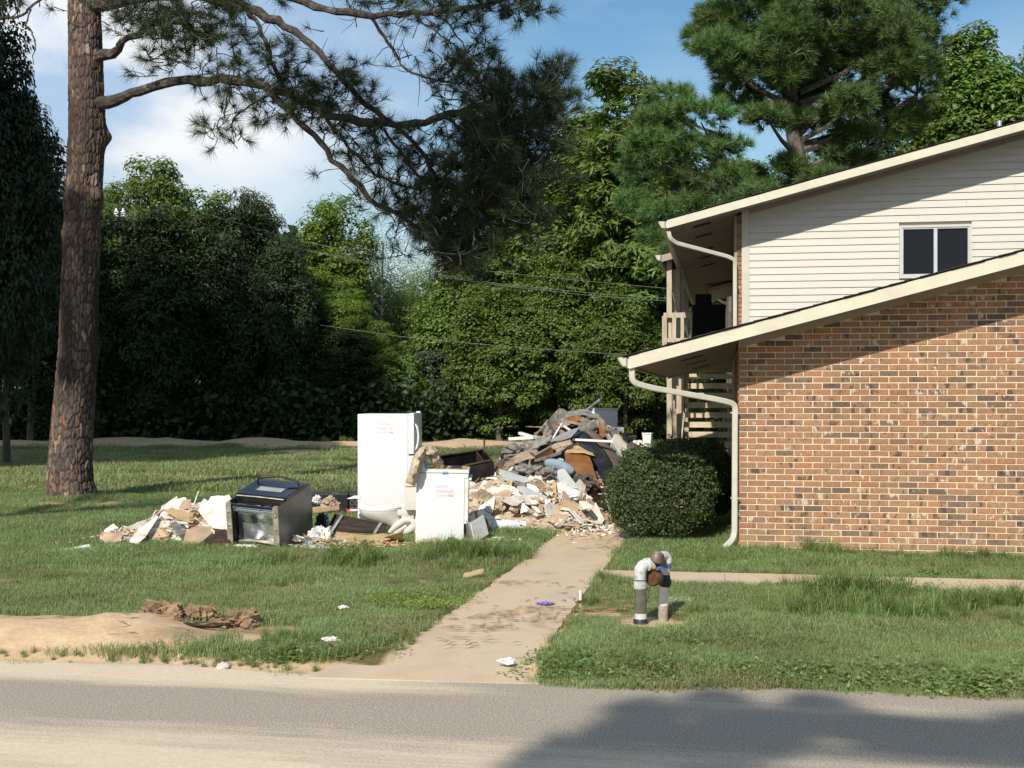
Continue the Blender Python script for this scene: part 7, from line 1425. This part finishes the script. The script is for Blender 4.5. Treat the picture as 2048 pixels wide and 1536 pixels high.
bar('metal_angle', 'bright slanting metal angle outside the taupe sheet', 'metal strip', (1211, 868, 19.5), (1238, 912, 19.0), .035, .03, M['galv']); bar('metal_angle', 'second slanting metal angle right beside the bright one', 'metal strip', (1216, 868, 19.55), (1241, 911, 19.05), .02, .02, M['alu'])
bar('metal_strip', 'silver strip lying up the slope above the blue pillow', 'metal strip', (1070, 922, 18.5), (1122, 906, 18.8), .03, .04, M['galv']); bar('metal_strip', 'thin white strip leaning from the peak down to the left', 'metal strip', (1106, 877, 19.3), (1124, 847, 19.6), .025, .02, M['white_plastic']); bar('metal_strip', 'second thin white strip leaning across the first', 'metal strip', (1128, 852, 19.3), (1142, 862, 19.1), .03, .03, M['white_plastic'])
bar('dark_batten', 'dark batten rising to the right under the heap peak', 'batten', (1160, 862, 19.3), (1192, 843, 19.4), .03, .05, M['galv']); bar('white_batten', 'lower of two white battens sticking out left of the heap', 'batten', (1018, 878, 19.8), (1068, 875, 19.6), .05, .05, M['white_plastic']); bar('white_batten', 'upper of two white battens sticking out left of the heap', 'batten', (1040, 866, 20.2), (1072, 876, 19.9), .08, .04, M['white_plastic'])
bar('batten', 'thin tan batten lying level behind the left slope of the heap', 'batten', (1052, 853, 21), (1110, 855, 20.6), .03, .02, M['ply']); bar('wood_strip', 'long pale strip lying on the path right of the heap', 'wood', (1168, 1038, 15.95), (1196, 1046, 15.6), .03, .012, M['gyp']); bar('metal_strip', 'grey strip at the right foot of the heap by the bush', 'metal strip', (1196, 988, 17.4), (1219, 988, 17.4), .02, .02, M['galv'])
pp_ = thing('conduit_pipe', 'grey conduit pipe with an open dark end sticking up from the heap peak', 'pipe', P(1176, 819, 20.4)); e = P(1204, 796, 20.6) - P(1176, 819, 20.4); mb = MB(); mb.tube([-e * .6, e], .026, 12, cap=False); mb.tube([-e * .6, e], .022, 12, cap=False); part('tube', mb, M['galv'], pp_, True); mb = MB(); mb.tube([e * .82, e * 1.01], .030, 12); part('collar', mb, M['felt_dark'], pp_, True)
wb = thing('washing_machine', 'white box-shaped washer standing behind the heap peak', 'washing machine', P(1208, 905, 22.9) * 1.0, (0, 0, R(14))); wb.location.z = 0; part('body', MB().cbox(-.26, .20, -.2, .3, .75, 1.50, .015), M['white_enamel'], wb, True); part('lid', MB().cbox(-.27, .21, -.21, .31, 1.501, 1.52, .006), M['white_enamel'], wb, True); part('plinth', MB().cbox(-.25, .19, -.19, .29, 0, .749, .01), M['white_dirty'], wb)
ac = thing('dishwasher', 'low white appliance with a ribbed front panel behind the right shoulder of the heap', 'appliance', P(1226, 880, 22.0), (0, 0, R(4))); ac.location.z = 0; part('body', MB().cbox(-.17, .17, -.15, .3, 0, 1.19, .02), M['white_enamel'], ac, True)
part('front_panel', MB().cbox(-.15, .11, -.165, -.15, .98, 1.15, .006), M['white_plastic'], ac)
for i in range(4): part('rib', MB().box(-.13, .09, -.168, -.165, .995 + i * .038, 1.007 + i * .038), M['grey_front'], ac)
bk_ = thing('laundry_basket', 'white slotted laundry hamper standing on the far lawn right of the heap', 'basket', (0, 0, 0), (0, 0, R(-20))); g = G(1295, 890.5); bk_.location = (g.x, g.y, gz(g.x, g.y))
part('base', MB().box(-.13, .13, -.10, .10, 0, .02), M['white_plastic'], bk_); part('lid', MB().cbox(-.18, .18, -.15, .15, .41, .45, .01), M['white_plastic'], bk_)
for sx in (-1, 1):
    q = [Vector((sx * .13, -.10, .02)), Vector((sx * .165, -.13, .41)), Vector((sx * .165, .13, .41)), Vector((sx * .13, .10, .02))]
    if sx < 0: part('side', slab4(q, .006), M['white_plastic'], bk_)
    else:
        for k in range(9): t0, t1 = k / 9, k / 9 + .062; part('slat', slab4([q[0].lerp(q[1], t0), q[0].lerp(q[1], t1), q[3].lerp(q[2], t1), q[3].lerp(q[2], t0)], .006), M['white_plastic'], bk_)
part('front', slab4([Vector((-.13, -.10, .02)), Vector((-.165, -.13, .41)), Vector((.165, -.13, .41)), Vector((.13, -.10, .02))], .006), M['white_plastic'], bk_); part('back', slab4([Vector((-.13, .10, .02)), Vector((-.165, .13, .41)), Vector((.165, .13, .41)), Vector((.13, .10, .02))], .006), M['white_plastic'], bk_)
cbx = thing('plywood_box', 'open tan box with a white top edge right of the heap', 'box', P(1259, 888, 23.2)); cbx.location.z = 0
part('front', MB().box(-.14, .13, -.01, .01, 0, .98), M['cardboard'], cbx); part('side', MB().box(.12, .135, .01, .3, 0, .97), M['ply'], cbx); part('rim', MB().box(-.15, .14, -.02, .02, .98, 1.0), M['white_plastic'], cbx); part('back', MB().box(-.14, .12, .29, .3, 0, .96), M['ply'], cbx)
pxboard('grey_sheet', 'pale grey plastic sheet leaning between the white appliance and the tan box', 'sheet', [(1231, 874), (1240, 873), (1254, 887), (1253, 891), (1236, 889)], 21.3, .01, 0, [M['grey_front']] * 3, .006)

# ---- the meter: two risers joined by a valve body
mt_ = thing('water_meter', 'backflow meter on two pipes standing in a sandy hollow of the verge', 'meter', (0, 0, 0)); D1, D2 = 9.33, 9.62; c1 = P(1281, 1252, D1); mt_.location = (c1.x, c1.y, -.04)
def q1(px, py, d): return P(px, py, d) - Vector(mt_.location)
def seg(name, pts, rad, mat, par=mt_, n=18): mb = MB(); mb.tube([q1(*p) for p in pts], rad, n); return part(name, mb, M[mat], par, True)
seg('ground_coupling', [(1281, 1262, D1), (1281, 1240, D1), (1281, 1237, D1)], [.056, .055, .048], 'black_iron'); seg('white_band', [(1281, 1238, D1), (1281, 1226, D1)], .047, 'pvc'); seg('riser', [(1281, 1226, D1), (1281, 1176, D1)], .047, 'olive_pipe'); seg('riser_flap', [(1291, 1205, D1 - .0), (1294, 1185, D1), (1291, 1178, D1)], [.012, .02, .02], 'olive_pipe')
seg('sleeve', [(1280, 1177, D1), (1280, 1158, D1)], .047, 'pvc'); seg('primer_ring', [(1280, 1161, D1), (1280, 1158.5, D1)], .049, 'blue_primer')
el = [(1280, 1158.5, D1), (1280, 1146, D1), (1281, 1138, D1), (1285, 1132, D1 + .01), (1292, 1129, D1 + .03), (1301, 1128, D1 + .06)]; seg('elbow', el, [.044, .047, .047, .046, .045, .044], 'pvc'); seg('elbow_collar', [(1292, 1129.5, D1 + .02), (1301, 1127.5, D1 + .05)], .050, 'pvc')
vb = seg('valve_body', [(1300, 1128, D1 + .05), (1306, 1126, D1 + .08), (1314, 1124, D1 + .14), (1322, 1120, D1 + .2)], [.036, .052, .055, .04], 'bronze')
mb = MB(); a, b = q1(1310, 1128, D1 + .03), q1(1316, 1104, D1 + .06); ax = (b - a).normalized(); mb.tube([a, a.lerp(b, .12), a.lerp(b, .8), a.lerp(b, .95), b], [.044, .052, .052, .046, .02], 20); cp = part('bonnet', mb, M['bronze'], mt_, True)
mb = MB(); mb.tube([a.lerp(b, .72), a.lerp(b, .78)], .056, 20); part('bonnet_ring', mb, M['bronze'], cp, True)
for (x, y) in ((1291, 1120), (1296, 1117), (1301, 1122), (1287, 1123)): seg('test_cock', [(x, y, D1 + .02), (x + 4, y + 3, D1 + .04)], .009, 'galv', mt_, 8)
mb = MB(); a, b = q1(1303, 1156, D1 + .04), q1(1313, 1152, D1 + .11); mb.tube([a, a.lerp(b, .2), a.lerp(b, .8), b], [.055, .068, .068, .055], 24); part('relief_valve', mb, M['rust_brown'], mt_, True); seg('relief_neck', [(1307, 1148, D1 + .08), (1310, 1130, D1 + .08)], .03, 'rust_brown')
seg('brass_nut', [(1308, 1134, D1 + .0), (1311, 1138, D1 + .02)], .016, 'brass', mt_, 6); seg('brass_nut', [(1329, 1120, D2 - .05), (1331, 1124, D2 - .04)], .014, 'brass', mt_, 6); seg('blue_handle', [(1313, 1138, D1 - .0), (1324, 1134, D1 + .03)], [.012, .009], 'blue_primer', mt_, 8)
seg('outlet_elbow', [(1318, 1116, D2 - .10), (1325, 1112, D2 - .04), (1331, 1112, D2), (1334, 1117, D2), (1334, 1126, D2)], [.034, .038, .04, .04, .038], 'pvc'); seg('blue_cone', [(1333, 1122, D2), (1332, 1134, D2)], [.034, .044], 'blue_primer'); seg('sleeve', [(1331, 1134, D2), (1331, 1150, D2)], .036, 'pvc')
seg('union', [(1330, 1149, D2), (1330, 1158, D2), (1330, 1160, D2), (1330, 1166, D2), (1329, 1173, D2)], [.040, .044, .052, .052, .042], 'black_iron', mt_, 10); seg('outlet_riser', [(1329, 1172, D2), (1327, 1205, D2), (1325, 1248, D2)], [.037, .037, .038], 'white_dirty'); seg('rust_sleeve', [(1326.6, 1210, D2), (1325, 1246, D2)], [.0375, .0405], 'rust_strip')
cs = thing('valve_cover', 'small flat concrete cover in the grass behind the meter pipes', 'cover', G(1352, 1202)); part('slab', MB().cbox(-.13, .13, -.10, .10, -.02, .022, .01), M['concrete_chunk'], cs)
# ---- soil clods and litter
def litter(name, label, cat, px, py, fn, mat, z=.0, **k):
    g = roots(px, py); o = link(name, fn.mesh(name, mat if isinstance(mat, list) else M[mat], k.get('smooth', True)), loc=g + Vector((0, 0, z)), rot=k.get('rot', (0, 0, 0))); return tag(o, label, cat, k.get('group'))
for i, (px, py, a, b, c) in enumerate([(322, 1246, .17, .12, .11), (398, 1243, .15, .10, .10), (482, 1246, .15, .11, .10), (437, 1252, .08, .06, .04), (352, 1262, .05, .03, .05)]):
    o = litter('soil_clod', ['tall dark crumbling soil clod nearest the sand mound crest', 'soil clod in the middle of the three behind the pit', 'rooty soil clod at the right end of the pit', 'flat soil clod low between two taller ones', 'small dark clod standing at the pit edge of the sand'][i], 'soil clod', px, py, lumpy(MB(), a, b, c, 70 + i, 4, .5, 2.2, fold=.35), 'soil', .03, group='soil clods by the sand mound')
litter('stone', 'pale broken stone at the road edge in front of the lawn', 'stone', 446, 1325, lumpy(MB(), .040, .034, .034, 81, 3, .35, 1.5), 'concrete_chunk', .012, smooth=False)
litter('paper_scrap', 'crumpled white paper in the grass above the red scrap', 'paper', 660, 1293, lumpy(MB(), .055, .03, .02, 82, 3, .5, 2), 'white_cloth', .045); litter('paper_scrap', 'small red scrap in the grass right below the crumpled white paper', 'scrap', 660, 1302, lumpy(MB(), .03, .02, .01, 83, 2, .5, 2), 'red', .04)
litter('paper_scrap', 'small white paper further back in the lawn left of the yellow weeds', 'paper', 686, 1228, lumpy(MB(), .035, .02, .015, 84, 3, .5, 2), 'white_cloth', .05); litter('paper_scrap', 'white wrapper with red marks at the mouth of the path', 'wrapper', 1014, 1328, lumpy(MB(), .055, .035, .02, 85, 3, .5, 2), 'white_cloth', .05)
litter('glove', 'crumpled purple glove lying on the path', 'glove', 1090, 1213, lumpy(MB(), .075, .05, .014, 86, 4, .7, 2.0, fold=.4), 'purple', .055); litter('cup', 'white cup standing upright at the right edge of the path', 'cup', 1161, 1209, MB().lathe([(.012, 0), (.016, .075), (.017, .078), (.014, .076), (.011, .01)], 14), 'white_plastic', .042)
litter('cardboard_scrap', 'tan cardboard scrap in the tall grass left of the path', 'cardboard', 947, 1156, sheet(MB(), .19, .10, 6, 4, lambda x, y: .02 * math.sin(x * 18) + .03 * x / .2), [M['cardboard']] * 2, .06, rot=(R(18), R(6), R(-8))); litter('cardboard_scrap', 'tan scrap in the grass below the white metal sheet', 'cardboard', 1057, 1072, lumpy(MB(), .09, .06, .03, 87, 3, .5, 2), 'insul', .03)
litter('paper_scrap', 'tiny white scrap on the far lawn behind the black range', 'paper', 470, 973, lumpy(MB(), .05, .04, .03, 88, 3, .5, 2), 'white_cloth', .05); litter('white_strip', 'two short white bars lying in the grass below the stove drawer', 'strip', 993, 1084, MB().box(-.05, .05, -.006, .006, 0, .01), 'white_plastic', .05, smooth=False)
litter('stone', 'small dark stone on the path by the purple glove', 'stone', 1128, 1206, lumpy(MB(), .018, .014, .012, 89, 2, .3, 2), 'soil', .05); litter('dry_stick', 'dark rotten log piece lying in the pit', 'stick', 405, 1267, lumpy(MB(), .17, .035, .02, 90, 3, .4, 2), 'dark_wood', .03)
# pine straw and twigs on the path, sand and lawn: uncountable
def straw():
    r = random.Random(15); V = []; F = []
    spots = [(1110, 1240, .35, .12, 130), (1180, 1225, .3, .08, 120), (960, 1260, .25, .1, 60), (1000, 1170, .3, .06, 50), (1140, 1060, .4, .12, 170), (1190, 1040, .3, .2, 110), (1240, 1100, .25, .15, 130), (980, 1240, .25, .15, 50), (1220, 1085, .15, .2, 60), (250, 1270, .5, .2, 22), (60, 1262, .4, .06, 14), (1150, 1180, .3, .3, 40), (1060, 1230, .5, .3, 60), (900, 1290, .2, .1, 30), (1100, 1300, .2, .1, 20)]
    for px, py, rx, ry, n in spots:
        g = G(px, py)
        for i in range(n if n < 25 else int(n * .55)):
            x = g.x + r.gauss(0, rx); y = g.y + r.gauss(0, ry); zz = gz(x, y) + .0 if n < 25 else .024; a = r.gauss(.1, .6); L_ = r.uniform(.05, .17); w = .0014; dx, dy = math.cos(a), math.sin(a); b = len(V)
            if n >= 25 and not (PATHL(y) - .1 < x < PATHR(y) + .25): zz = .03
            V += [(x - dy * w, y + dx * w, zz), (x + dy * w, y - dx * w, zz + .002), (x + dx * L_ * .5 - dy * .01, y + dy * L_ * .5 + dx * .01, zz + .006), (x + dx * L_, y + dy * L_, zz + .002)]; F += [(b, b + 1, b + 2), (b + 1, b + 3, b + 2)]
    tag(link('pine_straw', np_mesh('pine_straw', V, F, [M['twig_dry']])), 'brown pine straw strewn on the path', 'pine straw', kind='stuff')
straw()
# dark things stored on the balcony
bl2 = thing('covered_furniture', 'black covered furniture standing on the balcony behind the railing', 'furniture', W(-.42, 9.6, 2.45), (0, 0, BANG)); part('cover', MB().cbox(-.36, .26, -.25, .25, 0, 1.02, .05), M['dark_cloth'], bl2, True); part('stacked_box', MB().cbox(-.30, .0, -.2, .2, 1.02, 1.22, .02), M['dark_cloth'], bl2)

# matted insulation clumps and torn cloth in the pale heap
rq = random.Random(77)
for i in range(22):
    x, y = rq.uniform(-.55, .8), rq.uniform(16.0, 18.4); h = mh(x, y)
    if h < .08: continue
    a = rq.uniform(.06, .15); mt = rq.choice(['insul', 'insul', 'carpet_tan', 'felt_grey', 'white_cloth']); o = link('insulation_clump', lumpy(MB(), a * 1.4, a, a * .55, 200 + i, 3, .5, 1.8, fold=.6).mesh('insulation_clump', M[mt], True), loc=(x, y, h + .03), rot=(rq.gauss(0, .3), rq.gauss(0, .3), rq.uniform(0, 6)))
    tag(o, {'insul': 'brown matted insulation clump ', 'carpet_tan': 'tan fibrous clump ', 'felt_grey': 'grey fluffy clump ', 'white_cloth': 'dirty white cloth clump '}[mt] + zone(x, y, 'front of the big heap'), 'insulation' if mt == 'insul' else 'clump', 'fibrous clumps in the front of the big heap')
